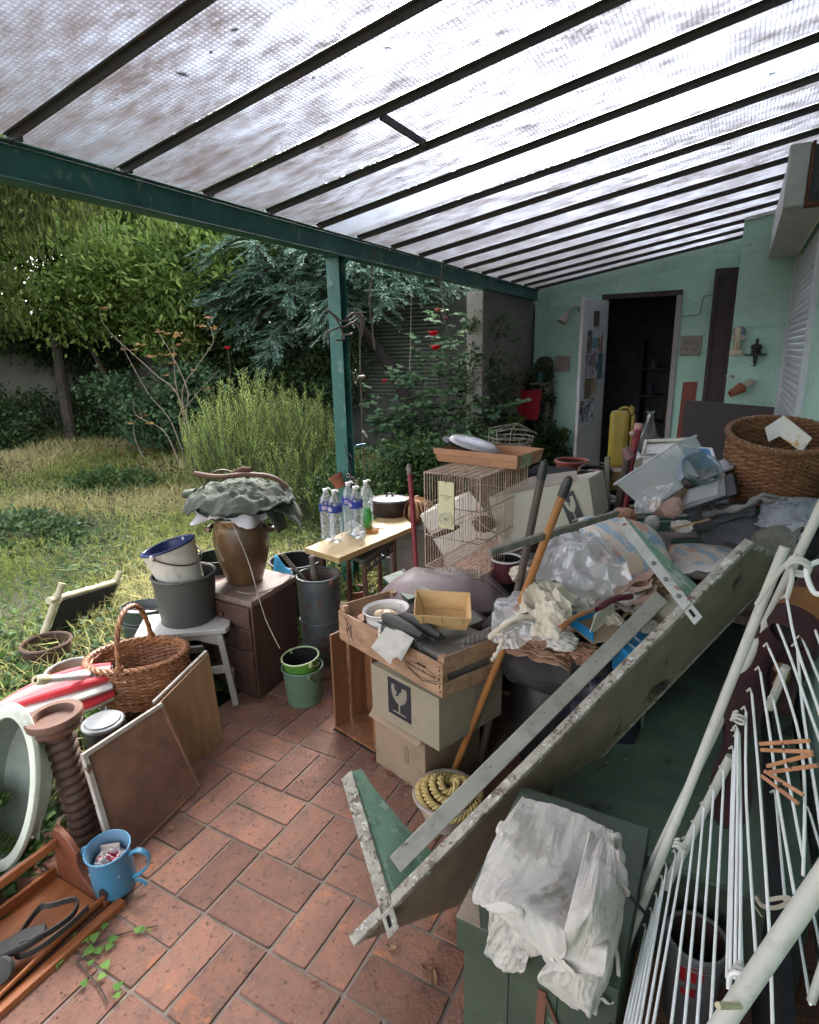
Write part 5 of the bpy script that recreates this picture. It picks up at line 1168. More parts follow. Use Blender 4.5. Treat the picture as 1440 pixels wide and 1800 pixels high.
def clear(name, col, rough=.12, a=.45):
    q = bpy.data.materials.new(name); q.use_nodes = True; n = q.node_tree; Lk = n.links; n.nodes.clear()
    g = n.nodes.new('ShaderNodeBsdfGlossy'); g.inputs['Roughness'].default_value = rough; g.inputs['Color'].default_value = (.95,.96,1,1)
    tr = n.nodes.new('ShaderNodeBsdfTransparent'); tr.inputs[0].default_value = (.93,.94,.95,1)
    df = n.nodes.new('ShaderNodeBsdfTranslucent'); df.inputs[0].default_value = (*col,1); d2 = n.nodes.new('ShaderNodeBsdfDiffuse'); d2.inputs[0].default_value = (*col,1)
    m0 = n.nodes.new('ShaderNodeMixShader'); m0.inputs[0].default_value = .5; Lk.new(df.outputs[0], m0.inputs[1]); Lk.new(d2.outputs[0], m0.inputs[2])
    m1 = n.nodes.new('ShaderNodeMixShader'); m1.inputs[0].default_value = a; Lk.new(tr.outputs[0], m1.inputs[1]); Lk.new(m0.outputs[0], m1.inputs[2])
    lw = n.nodes.new('ShaderNodeLayerWeight'); lw.inputs['Blend'].default_value = .35
    ad = n.nodes.new('ShaderNodeMath'); ad.operation = 'MULTIPLY_ADD'; Lk.new(lw.outputs['Fresnel'], ad.inputs[0]); ad.inputs[1].default_value = .42; ad.inputs[2].default_value = .05
    m2 = n.nodes.new('ShaderNodeMixShader'); Lk.new(ad.outputs[0], m2.inputs[0]); Lk.new(m1.outputs[0], m2.inputs[1]); Lk.new(g.outputs[0], m2.inputs[2])
    o = n.nodes.new('ShaderNodeOutputMaterial'); Lk.new(m2.outputs[0], o.inputs[0]); return q
FILM = clear('clear_film', (.92,.91,.90), .16, .36)
t = thing('plastic_sheet', 'crumpled clear plastic sheeting on top of the paper heap', 'plastic', at(1000,1040,Y=2.0))
mk('sheet', sheet([at(938,1035,Y=1.98), at(1085,1050,Y=1.92), at(1035,935,Y=2.35), at(945,970,Y=2.25)], .085, 3, 5.5, 90, .06, .35), FILM, t)
mk('sheet', sheet([at(975,1060,Y=1.88), at(1112,1020,Y=2.0), at(1060,945,Y=2.3), at(985,960,Y=2.2)], .09, 11, 6, 90, .05, .35), FILM, t)
mk('sheet', sheet([at(868,1130,Y=1.78), at(960,1110,Y=1.74), at(950,1040,Y=1.95), at(875,1058,Y=1.92)], .07, 21, 7, 70, .05, .35), FILM, t)
mk('sheet', sheet([at(880,1145,Y=1.74), at(985,1120,Y=1.76), at(1000,1060,Y=1.9), at(890,1070,Y=1.9)], .06, 25, 7, 60, .04, .35), FILM, t)
CRM = mat('cream_cloth', (.55,.49,.40), (.45,.38,.30), sc=5, rough=.8, bump=.15, dirt=.25, spots=((.28,.18,.11), 8, .66))
t = thing('cream_rag', 'crumpled cream rag with a hanging twisted end on the plastic', 'rag', at(950,1080,Y=1.85))
mk('cloth', sheet([at(898,1088,Y=1.78), at(1000,1098,Y=1.72), at(1018,1050,Y=1.88), at(930,1032,Y=1.95)], .065, 31, 9, 60, .05), CRM, t, solid=.002)
mk('cloth', sheet([at(935,1120,Y=1.70), at(985,1128,Y=1.68), at(1005,1062,Y=1.80), at(948,1060,Y=1.80)], .04, 37, 10, 46, .02), CRM, t, solid=.002)
mk('twisted_end', MB().tube(smoothpath([at(925,1075,Y=1.80), at(895,1098,Y=1.74), at(868,1112,Y=1.72), at(884,1118,Y=1.71), at(878,1140,Y=1.70), at(866,1160,Y=1.70)], 6), [.007+.003*math.sin(i*1.9) for i in range(31)], 8), CRM, t)
mk('twisted_end', MB().tube(smoothpath([at(940,1082,Y=1.78), at(900,1090,Y=1.73), at(860,1122,Y=1.715)], 6), [.010+.003*math.sin(i*1.9) for i in range(13)], 8), CRM, t)
single('orange_twig', MB().tube(smoothpath([at(985,1105,Y=1.70), at(1010,1085,Y=1.76), at(1045,1072,Y=1.84)]), [.012,.010,.009,.008,.009,.008,.008,.007,.008,.006,.006,.005,.004], 8), STK, 'orange stick end poking out under the cream rag', 'stick')
single('maroon_strip', MB().tube(smoothpath([at(1050,1072,Y=1.86), at(1075,1055,Y=1.92), at(1110,1048,Y=2.0)]), .011, 8), mat('maroon_plastic', (.10,.015,.03), (.07,.01,.02), rough=.4), 'maroon strip lying on the plastic sheet', 'strip')
# cushions
def floral():
    q = bpy.data.materials.new('floral_fabric'); q.use_nodes = True; n = q.node_tree; Lk = n.links; b = n.nodes['Principled BSDF']; b.inputs['Roughness'].default_value = .85
    tc = n.nodes.new('ShaderNodeTexCoord'); vo = n.nodes.new('ShaderNodeTexVoronoi'); vo.inputs['Scale'].default_value = 15; vo.inputs['Randomness'].default_value = .8
    wv = n.nodes.new('ShaderNodeTexWave'); wv.inputs['Scale'].default_value = 5.5; wv.inputs['Distortion'].default_value = 3; wv.bands_direction = 'DIAGONAL'
    nn = n.nodes.new('ShaderNodeTexNoise'); nn.inputs['Scale'].default_value = 22; ad = n.nodes.new('ShaderNodeVectorMath'); ad.operation = 'MULTIPLY_ADD'; Lk.new(nn.outputs['Color'], ad.inputs[0]); ad.inputs[1].default_value = (.05,.05,.05); Lk.new(tc.outputs['Object'], ad.inputs[2])
    Lk.new(ad.outputs[0], vo.inputs['Vector']); Lk.new(tc.outputs['Object'], wv.inputs['Vector'])
    def rp(s, stops):
        r = n.nodes.new('ShaderNodeValToRGB'); r.color_ramp.interpolation = 'CONSTANT'; e = r.color_ramp.elements; e[0].position = stops[0][0]; e[0].color = (*stops[0][1],1); e[1].position = stops[1][0]; e[1].color = (*stops[1][1],1)
        for p_, c_ in stops[2:]: x = e.new(p_); x.color = (*c_,1)
        Lk.new(s, r.inputs[0]); return r.outputs[0]
    base = rp(wv.outputs['Fac'], [(0,(.52,.45,.40)),(.55,(.28,.36,.44))])
    fl = rp(vo.outputs['Distance'], [(0,(1,1,1)),(.46,(0,0,0))]); col2 = rp(vo.outputs['Color'], [(0,(.50,.27,.20)),(.4,(.55,.42,.34)),(.7,(.20,.28,.36))])
    m = n.nodes.new('ShaderNodeMix'); m.data_type = 'RGBA'; Lk.new(fl, m.inputs['Factor']); Lk.new(base, m.inputs[6]); Lk.new(col2, m.inputs[7]); Lk.new(m.outputs[2], b.inputs['Base Color']); return q
FLO = floral()
def cushion(t, c, u, v, h, m_, seed=0, e=2.6):
    c, u, v = V(c), V(u), V(v); n = u.cross(v).normalized()
    if n.z < 0: n = -n
    b = MB()
    for s_ in (1, -1):
        def fn(p, q, s_=s_):
            x, y = p*2-1, q*2-1; k = (1-abs(x)**e)*(1-abs(y)**e); k = max(k, 0)**.45; sh = 1-.06*(abs(x*y))
            return c + u*x*sh + v*y*sh + n*s_*h*k + n*.006*nz((x*3,y*3,seed),1)
        b.grid(fn, 26, 26)
    return mk('cushion_cover', b, m_, t, solid=0)
cc = at(1105,965,Y=2.42); t = thing('floral_cushion', 'pale blue and peach floral cushion rolled behind the plastic', 'cushion', cc+V((0,0,-.1)))
cushion(t, cc+V((-.01,0,-.02)), V((.155,.07,-.03)), V((-.07,.12,.09)), .095, FLO)
cc = at(1245,988,Y=2.62); t = thing('floral_cushion', 'second faded floral cushion between the green bench and big board', 'cushion', cc+V((0,0,-.05)))
cushion(t, cc, V((.15,.02,0)), V((-.02,.12,.02)), .05, FLO, 4)
single('white_cloth_edge', sheet([at(1180,1010,Y=2.4), at(1270,1005,Y=2.4), at(1275,985,Y=2.6), at(1190,985,Y=2.6)], .02, 4, 6, 20), WHC, 'white cloth showing under the second cushion', 'cloth', solid=.003)
# blue boxes and cream box
BLB = mat('blue_printed_card', (.01,.17,.37), (.012,.15,.33), sc=3, rough=.4, bump=.02)
t = thing('blue_box', 'open blue cardboard box under the grey rail', 'box', at(1040,1110,Y=1.88))
c4 = [at(998,1098,Y=1.84), at(1042,1132,Y=1.78), at(1042,1112,Y=1.80), at(998,1080,Y=1.86)]
mk('front', MB().hexa(*c4, V((.003,.004,0))), BLB, t); mk('inside', MB().hexa(c4[0], c4[1], c4[1]+V((.12,.10,.01)), c4[0]+V((.12,.12,.01)), V((0,0,.004))), CARD, t)
mk('side', MB().hexa(c4[0], c4[0]+V((.12,.12,.01)), c4[3]+V((.12,.12,.01)), c4[3], V((-.002,.002,0))), BLB, t)
mk('flap', MB().slab(at(1035,1118,Y=1.80), at(1078,1085,Y=1.95), at(1082,1060,Y=1.97), at(1048,1078,Y=1.82), .003), CREAMCARD, t)
c4 = [at(1078,1128,Y=1.82), at(1118,1160,Y=1.78), at(1160,1108,Y=2.0), at(1120,1078,Y=2.05)]
t = thing('blue_box', 'shut blue box with white print between the rail and the big board', 'box', c4[0]+V((0,0,-.1)))
mk('body', MB().hexa(c4[0], c4[1], c4[2], c4[3], V((.0,.01,-.10))), BLB, t, bevel=.002)
nb = (c4[1]-c4[0]).cross(c4[3]-c4[0]).normalized(); nb = nb if nb.z > 0 else -nb
for k in range(3):
    mk('print', MB().bar(c4[0].lerp(c4[3],.2+.22*k)+ (c4[1]-c4[0])*.2 + nb*.001, c4[0].lerp(c4[3],.2+.22*k)+(c4[1]-c4[0])*.75 + nb*.001, .012, .0008, up=nb), mat('print_white', (.45,.6,.7), rough=.5, bump=0), t)
c4 = [at(1146,1070,Y=2.1), at(1188,1100,Y=2.02), at(1212,1062,Y=2.2), at(1170,1040,Y=2.25)]
single('cream_carton', MB().hexa(c4[0], c4[1], c4[2], c4[3], V((0,0,-.05))), mat('cream_tin', (.60,.52,.36), (.5,.42,.3), rough=.5, bump=.02), 'cream lidded tray between the rail and the big board', 'tray', bevel=.006)
single('dark_blue_basin', MB(tilt(at(1120,1170,Y=2.0)+V((0,0,-.06)), 10, 0, 0)).lathe([(.001,0),(.08,0),(.10,.05),(.104,.052)], 28), mat('navy_plastic', (0,0,0)), 'dark navy basin showing under the blue box', 'basin', solid=.003)
# bowl with the yellow knitted pad
bb = at(785,1440,Z=.0); bb.z = 0
t = bucket('cream_bowl', 'old cream bowl on the tiles behind the leaning shelf', 'bowl', bb, .075, .115, .115, mat('cream_pot', (.36,.31,.27), (.27,.22,.19), rough=.5, dirt=.4), rim=.009)
YR = mat('straw_yellow_knit', (.52,.40,.17), (.42,.30,.12), sc=10, rough=.85, bump=.5, bsc=90)
t = thing('rope_pad', 'thick yellow plaited rope coiled in the cream bowl', 'rope', bb+V((0,0,.10)))
for ring, (r_, z) in enumerate(((.030,.155),(.060,.148),(.088,.130),(.110,.112))):
    for s_ in range(3):
        pts = []; nn_ = int(150*r_/.06)
        for i in range(nn_):
            a = 2*math.pi*i/nn_; tw = a*r_*150+s_*2.09; pts.append(bb+V((.01,.0,0))+V(((r_+.008*math.cos(tw))*math.cos(a), (r_+.008*math.cos(tw))*math.sin(a), z+.008*math.sin(tw)+.012*math.sin(a*2+1))))
        mk('rope_turn', MB().tube(pts, .0062, 5, closed=True), YR, t)
# fallen leaves on the tiles
LFR = mat('dead_leaf_red', (.20,.05,.035), (.13,.05,.03), rough=.7, bump=0); LFT = mat('dead_leaf_tan', (.26,.15,.08), (.2,.1,.05), rough=.7, bump=0)
def deadleaf(p, ln, wd, az, m_, lab, curl=.3):
    p = V(p); u_ = V((math.cos(R(az)), math.sin(R(az)), 0)); v_ = V((-u_.y, u_.x, 0)); b = MB()
    b.grid(lambda a, c_: p + u_*ln*(a-.5) + v_*wd*(c_-.5)*math.sin(math.pi*max(.04,min(a,.96)))*1.0 + V((0,0,.004+curl*ln*((a-.5)**2)*2 + wd*.5*abs(c_-.5)**1.5)), 8, 4)
    single('fallen_leaf', b, m_, lab, 'leaf', 'fallen leaves on the tiles', solid=.0004)
labs = [('small tan leaf lying near the foot of the brown carton',LFT),('narrow red leaf lying near the foot of the upright crate',LFR),('curled red leaf on the tiles before the brown carton',LFR)]
for (x, y, ln, wd, az, k, lab) in ((612,1300,.09,.012,20,1,'long thin red leaf beside the upright crate'),(625,1303,.035,.018,60,0,'small tan leaf beside the long thin red leaf'),(600,1278,.05,.008,-40,1,'short red leaf nearest the foot of the upright crate'),
    (588,1310,.05,.006,70,1,'dark stalk-like leaf left of the long thin red leaf'),(655,1335,.05,.015,-60,1,'brown-red leaf at the left corner of the brown carton'),(685,1362,.055,.018,-10,1,'red leaf by the front foot of the brown carton'),(712,1380,.04,.015,30,0,'tan leaf just below the brown carton'),
    (763,1725,.055,.022,-60,0,'tan leaf on the shaded tiles beside the green chest'),(752,1705,.04,.018,10,0,'pale curled leaf above the tan one beside the green chest'),(688,1668,.035,.02,10,0,'rounded brown leaf just under the tip of the big shelf'),
    (555,1730,.03,.008,40,1,'small red leaf on the tiles in the middle foreground'),(302,1458,.028,.014,30,0,'little yellow leaf by the foot of the framed board'),(310,1455,.06,.003,5,1,'thin dark twig by the foot of the framed board')):
    p = at(x, y, Z=.002); deadleaf(p, ln, wd, az, (LFT, LFR)[k], lab)

# loose papers, slats and small stuff scattered over the pile
_rp = random.Random(31)
PAPW = mat('crumpled_white_paper', (.62,.59,.55), (.50,.46,.42), sc=6, rough=.85, bump=.2, dirt=.25)
_pl = [(1015,1062,1.93,.055,'PAPW','crumpled white paper lying at the lower edge of the clear plastic'),(1068,1092,1.93,.05,'CRM','cream paper wad between the blue box and the plastic'),(1122,1062,2.08,.06,'PAPW','white paper wad just above the grey rail end'),
  (1150,1030,2.22,.05,'BPAP','brown paper wad behind the upper strap'),(985,1125,1.80,.05,'PAPW','white paper wad below the cream rag'),(1030,1150,1.86,.055,'BPAP','brown paper wad above the dark cloth heap'),(920,1010,2.12,.05,'CRM','cream paper wad beside the broom handle'),(1200,925,2.66,.04,'PAPW','white paper scrap on the green bench'),
  (1100,905,2.75,.05,'BPAP','brown paper wad left of the stones'),(1130,1100,1.98,.045,'PAPW','white paper scrap on the shut blue box')]
for x, y, Y, r_, mn, lab in _pl:
    sd_ = _rp.uniform(0,50)
    single('paper_wad', MB().ball(at(x,y,Y=Y), r_, r_*.8, r_*.55, 30, 22, lambda q, sd_=sd_: .8+.30*ridg(q,1.6,sd_)+.18*ridg(q,3.6,sd_+4)+.08*ridg(q,8,sd_)), {'PAPW':PAPW,'CRM':CRM,'BPAP':BPAP}[mn], lab, 'paper', smooth=False)
for x0,y0,Y0,x1,y1,Y1,w_,lab in ((1040,1040,2.0,1120,1078,1.93,.014,'thin slat under the clear plastic'),(1060,1128,1.85,1135,1040,2.1,.010,'thin slat behind the blue boxes'),(905,1022,2.0,935,985,2.2,.012,'short slat beside the striped tin'),(1108,890,2.7,1165,872,2.8,.012,'short slat in front of the frosted box'),(1180,930,2.6,1248,912,2.62,.010,'thin lath lying on the green bench')):
    single('wooden_lath', MB().bar(at(x0,y0,Y=Y0), at(x1,y1,Y=Y1), w_, .006), GREYW if w_ > .011 else CRATEW, lab, 'lath')
# ================================================================ big leaning shelf
SH = mat('shelf_underside', (.25,.185,.125), (.15,.11,.075), sc=3, rough=.7, bump=.2, dirt=.55, spots=((.06,.035,.025), 4, .62))
EDG = mat('chipped_grey_edge', (.40,.37,.31), (.27,.24,.20), sc=14, rough=.75, bump=.9, bsc=30, dirt=.8, spots=[((.12,.09,.07), 30, .55), ((.50,.49,.44), 44, .58), ((.05,.04,.035), 22, .66)])
MGP = mat('mint_shelf_paint', (.27,.41,.30), (.19,.31,.22), sc=9, rough=.5, bump=.4, dirt=.5, spots=[((.48,.50,.48), 9, .60), ((.32,.17,.09), 16, .66), ((.36,.47,.38), 26, .60)])
A_, B_, C_, D_ = V((-.737,.988,.155)), V((-.588,1.347,.003)), V((.090,2.122,1.044)), V((.238,2.481,.889))
nh = V((-.244,.185,.204)); lu = C_-A_; wu = B_-A_
t = thing('leaning_shelf', 'big grey wall shelf with mint green end brackets, leaning askew across the patio', 'shelf', (-.6,1.2,0))
nb_ = lu.cross(wu).normalized(); nb_ = nb_ if nb_.dot(nh) > 0 else -nb_
def SP(u, v, h=0, o=0): return A_ + lu*u + wu*v + nh*h + nb_*o
mk('shelf_board', MB().hexa(SP(0,0,0,-.006), SP(0,1,0,-.006), SP(1,1,0,-.006), SP(1,0,0,-.006), nb_*.012), SH, t)
mk('front_edge', MB().hexa(SP(-.002,-.012,0,-.010), SP(-.002,.055,0,-.010), SP(1.002,.055,0,-.010), SP(1.002,-.012,0,-.010), nb_*.030), EDG, t, bevel=.003)
mk('back_edge', MB().hexa(SP(0,.95,0,-.007), SP(0,1.005,0,-.007), SP(1,1.005,0,-.007), SP(1,.95,0,-.007), nb_*.02), EDG, t, bevel=.002)
mk('top_edge', MB().hexa(SP(.985,.056,0,-.0065), SP(.985,.949,0,-.0065), SP(1.001,.949,0,-.0065), SP(1.001,.056,0,-.0065), nb_*.022), EDG, t, bevel=.002)
mk('mint_face', MB().hexa(SP(.002,.056,0,.0075), SP(.002,.949,0,.0075), SP(.984,.949,0,.0075), SP(.984,.056,0,.0075), nb_*.001), MGP, t)
for k, u0 in enumerate((.066, .807)):
    pts = [SP(u0,.056,0), SP(u0,.02,0.99), SP(u0,.10,1.0)]
    for i in range(1, 12):
        q = i/12; pts.append(SP(u0, .10+.82*q, (1-q)**2.1*.96+.02))
    pts.append(SP(u0,.94,.03)); pts.append(SP(u0,.94,.03)-nh*.03)
    mk('end_bracket', MB().prism(pts, lu.normalized()*.020), MGP, t, smooth=False, bevel=.0015)
    sm = mat('white_iron_strap', (.50,.49,.47), (.40,.39,.37), sc=9, rough=.5, bump=.2, dirt=.3, spots=((.22,.07,.04), 17, .64))
    e0, e1 = SP(u0,-.005,-.16), SP(u0,-.005,.99)
    st = mk('strap', MB().hexa(e0-lu.normalized()*.012, e0+lu.normalized()*.026, e1+lu.normalized()*.026, e1-lu.normalized()*.012, -wu.normalized()*.004), sm if k else EDG, t, bevel=.002)
    if k:
        for q in (.10,.28,.46):
            cpt = SP(u0,-.018,q)+lu.normalized()*.006; mk('screw', MB(zup(cpt, -wu)).lathe([(.001,.003),(.006,.003),(.008,0)], 14), ZINC, st)
    cpt = SP(u0,-.020,-.085)+lu.normalized()*.007
    mk('slot', MB().hexa(cpt-lu.normalized()*.005+nh.normalized()*.014, cpt+lu.normalized()*.005+nh.normalized()*.014, cpt+lu.normalized()*.005-nh.normalized()*.012, cpt-lu.normalized()*.005-nh.normalized()*.012, -wu.normalized()*.001), BLACK, st)
RAILM = mat('grey_rail_paint', (.30,.29,.25), (.22,.21,.185), sc=6, rough=.45, bump=.25, dirt=.4, spots=[((.07,.065,.06), 12, .66), ((.33,.32,.29), 15, .67)])
r0_, r1_ = at(695,1520,Y=1.155), at(1163,1050,Y=1.98)
dr_ = (r1_-r0_).normalized(); wv__ = nh.normalized()
mk('rail', MB().bar(r0_, r1_, .050, .024, up=(EYE-r0_.lerp(r1_,.5))), RAILM, t, bevel=.003)
r_ = random.Random(5)
for i in range(5):
    q = .12+.2*i; cpt = r0_.lerp(r1_, q) 
    vdir = (EYE-cpt).normalized(); mk('nail_head', MB(M.Translation(cpt+vdir*.0165+V((0,0,.008)))).ball((0,0,0), .003,.003,.002,8,6), ZINC, t)

# ================================================================ green chest, cupboard and the apron
CHG = mat('dark_green_chest_paint', (.058,.080,.055), (.040,.056,.040), sc=4, rough=.55, bump=.25, dirt=.55, spots=[((.13,.20,.135), 10, .66), ((.02,.018,.015), 15, .67)])
cx0, cx1, cy0, cy1 = -.415, -.085, .955, 1.40
t = thing('green_chest', 'dark green wooden chest with a lid in the front corner under the white apron', 'chest', ((cx0+cx1)/2, 1.18, 0))
for i in range(3):
    xa = cx0+.006 + (cx1-cx0-.012)*i/3; mk('front_board', MB().box(xa+.0008, xa+(cx1-cx0-.012)/3-.0008, cy0, cy0+.012, .0, .355), CHG, t, bevel=.0015)
for i in range(3):
    ya = cy0+.013 + (cy1-cy0-.026)*i/3
    mk('side_board', MB().box(cx0, cx0+.012, ya+.0008, ya+(cy1-cy0-.026)/3-.0008, 0, .355), CHG, t, bevel=.0015)
mk('inner_box', MB().box(cx0+.0125, cx1, cy0+.0125, cy1, 0, .353), CHG, t)
mk('lid', MB().box(cx0-.008, cx1+.006, cy0-.010, cy1+.006, .362, .45), CHG, t, bevel=.003)
mk('lid_corner', MB().prism([(cx0-.009,cy0-.011,.4505),(cx0+.05,cy0-.011,.4505),(cx0+.02,cy0+.05,.4505),(cx0-.009,cy0+.07,.4505)], (0,0,.0006)), mat('bare_chipped_wood', (.30,.24,.17), (.20,.15,.11), sc=14, rough=.8, bump=.4, dirt=.4), t)
mk('rusty_strap', MB().bar((-.235,cy0-.003,.0), (-.228,cy0-.003,.35), .018, .004, up=(0,1,0)), RUST, t)
mk('rusty_strap', MB().tube(smoothpath([(-.222,cy0-.004,.34),(-.19,cy0-.006,.27),(-.165,cy0-.006,.15),(-.15,cy0-.006,.0)]), .004, 6), RUST, t)
CUPG = mat('dusty_green_top', (.085,.135,.095), (.050,.080,.060), sc=4, rough=.6, bump=.3, dirt=.9, spots=[((.03,.035,.03), 9, .62), ((.13,.17,.13), 24, .66), ((.16,.15,.12), 60, .66)])
t = thing('green_cupboard', 'long low green painted cupboard running along the house wall', 'cupboard', (-.0,2.2,0))
mk('top', MB().box(-.37,.30,1.42,3.3,.325,.35), CUPG, t, bevel=.003)
mk('body', MB().box(-.36,.29,1.44,3.28,.0,.324), CHG, t)
AP = mat('dirty_white_canvas', (.54,.50,.46), (.43,.395,.36), sc=3.5, rough=.9, bump=.6, bsc=38, dirt=.35, spots=[((.05,.045,.045), 34, .68), ((.33,.17,.13), 13, .70), ((.34,.31,.27), 5, .56)])
t = thing('canvas_apron', 'dirty white canvas apron draped over the corner of the green chest', 'apron', (-.26,1.12,.45))
def hang(P, nu=60, nv=60, amp=.02, seed=0, f=9, folds=None):
    """bicubic-like patch through rows of control points P[j][i]"""
    rows = len(P); cols = len(P[0])
    def cr(pts, t_):
        n_ = len(pts)-1; x = min(max(t_,0),.99999)*n_; i = int(x); q = x-i
        p0,p1,p2,p3 = pts[max(i-1,0)], pts[i], pts[i+1], pts[min(i+2,n_)]
        return .5*((2*p1)+(p2-p0)*q+(2*p0-5*p1+4*p2-p3)*q*q+(3*p1-p0-3*p2+p3)*q**3)
    def fn(u, v):
        p = cr([cr(r, u) for r in P], v)
        q = cr([cr(r, min(u+.02,1)) for r in P], v) - cr([cr(r, max(u-.02,0)) for r in P], v); q2 = cr([cr(r, u) for r in P], min(v+.02,1)) - cr([cr(r, u) for r in P], max(v-.02,0))
        n_ = q.cross(q2); n_ = n_.normalized() if n_.length > 1e-9 else V((0,0,1))
        if n_.dot(EYE-p) < 0: n_ = -n_
        h = amp*(ridg((u*.30+v*.12, v*.20-u*.05, 0), f, seed)*.7 + ridg((u*.3, v*.3+u*.1, 0), f*2, seed+3)*.35 + ridg((u*.5+v*.1, v*.35, 0), f*3.6, seed+6)*.18 + ridg((u*.6, v*.6, 0), f*7, seed+8)*.05 - .5)
        if folds: h += folds(u, v)
        return p + n_*h
    return MB().grid(fn, nu, nv)
P1 = [[at(918,1400,Z=.50), at(1000,1425,Z=.50), at(1078,1462,Z=.49)],
      [at(878,1460,Z=.51), at(975,1510,Z=.515), at(1082,1540,Z=.48)],
      [at(850,1520,Z=.50), at(960,1570,Z=.51), at(1072,1610,Z=.46)],
      [at(832,1585,Y=.945), at(920,1600,Y=.93), at(1070,1660,Y=.93)],
      [at(905,1590,Y=.925), at(965,1690,Y=.90), at(1065,1700,Y=.90)],
      [at(935,1680,Y=.92), at(985,1690,Y=.895), at(1060,1720,Y=.895)]]
mk('cloth', hang(P1, 130, 130, .009, 2, 9, lambda u, v: .007*math.sin(u*7+v*9)*v), AP, t, solid=.002)
P2 = [[at(1030,1460,Z=.50), at(1060,1475,Z=.50), at(1090,1500,Y=1.15)],
      [at(1010,1600,Y=.94), at(1050,1570,Y=.95), at(1098,1560,Y=1.10)],
      [at(985,1680,Y=.915), at(1040,1660,Y=.91), at(1085,1650,Y=1.0)],
      [at(950,1715,Y=.91), at(1020,1740,Y=.90), at(1072,1720,Y=.98)],
      [at(1015,1775,Y=.915), at(1036,1785,Y=.91), at(1045,1780,Y=.93)]]
mk('cloth', hang(P2, 110, 120, .009, 12, 10, lambda u, v: .011*math.sin(u*8+v*3)*math.sin(math.pi*v)), AP, t, solid=.002)
P3 = [[at(862,1600,Y=.935), at(900,1608,Y=.935), at(935,1650,Y=.93)], [at(858,1650,Y=.925), at(895,1655,Y=.925), at(930,1680,Y=.925)], [at(852,1672,Y=.92), at(885,1705,Y=.92), at(922,1708,Y=.92)]]
mk('cloth_tongue', hang(P3, 34, 34, .010, 22, 12), AP, t, solid=.002)
P4 = [[at(1082,1470,Z=.47), at(1096,1482,Z=.46)], [at(1076,1520,Z=.46), at(1094,1525,Z=.43)]]
mk('rolled_hem', MB().tube(smoothpath([at(1078,1465,Z=.49), at(1088,1500,Z=.47), at(1076,1530,Y=1.12), at(1062,1545,Y=1.08)]), [.014+.004*math.sin(i) for i in range(19)], 12), AP, t)
mk('cloth_fold', MB().tube(smoothpath([at(885,1450,Z=.50), at(880,1462,Z=.50), at(888,1475,Z=.505)]), [.012]*13, 10), AP, t)
mk('apron_string', MB().grid(lambda u, v: smoothpath([at(1068,1530,Y=1.10), at(1095,1555,Y=1.07), at(1107,1568,Y=1.05)], 10)[int(u*20)] + V((.0,.0,-.022*v*math.sin(.4+u*2.2))), 20, 3), AP, t, solid=.003)
mk('apron_tape', MB().grid(lambda u, v: smoothpath([at(1075,1655,Y=1.0), at(1083,1690,Y=.99), at(1082,1740,Y=.96), at(1070,1765,Y=.94), at(1055,1755,Y=.93)], 8)[int(u*32)] + V((.007*v, .002*v, .003*v)), 32, 2), AP, t, solid=.002)

# ================================================================ folded drying rack against the wall
WT = mat('white_coated_tube', (.50,.49,.45), (.43,.42,.38), sc=6, rough=.4, bump=.03, dirt=.25, spots=((.24,.17,.09), 12, .72))
WW = mat('white_coated_wire', (.72,.72,.72), (.62,.62,.61), sc=6, rough=.35, bump=0)
t = thing('drying_rack', 'folded white wire drying rack leaning against the house wall', 'drying rack', (.1,1.2,0))
tA0, tA1 = at(1450,878,Y=1.33), at(1078,1664,Y=1.30)
mk('tube', MB().tube([tA0, tA1, tA1+(tA1-tA0).normalized()*.12], .0095, 12), WT, t)
mk('rubber_foot', MB().tube([tA1.lerp(tA0,.16), tA1.lerp(tA0,.14)], .0105, 12), mat('brass_dull', (0,0,0)), t)
tB0, tB1 = at(1340,1060,Y=1.25), at(1075,1730,Y=1.20)
mk('tube', MB().tube([at(1380,962,Y=1.26), tB0, tB1], .0095, 12), WT, t)
tD0, tD1 = at(1285,1330,Y=1.30), at(1170,1560,Y=1.30)
mk('tube', MB().tube([tD0, tD1], .010, 12), WT, t)
tC0, tC1 = at(1465,1515,Y=.72), at(1255,1822,Y=.66)
mk('tube', MB().tube([tC0, tC1], .0125, 16), WT, t)
mk('tube_pin', MB().tube([at(1262,1768,Y=.63), at(1308,1768,Y=.67)], .004, 8), mat('yellowed_plastic', (0,0,0)), t)
def wire(pts, r_=.0027): return MB().tube(smoothpath(pts, 3) if len(pts) > 2 else pts, r_, 6)
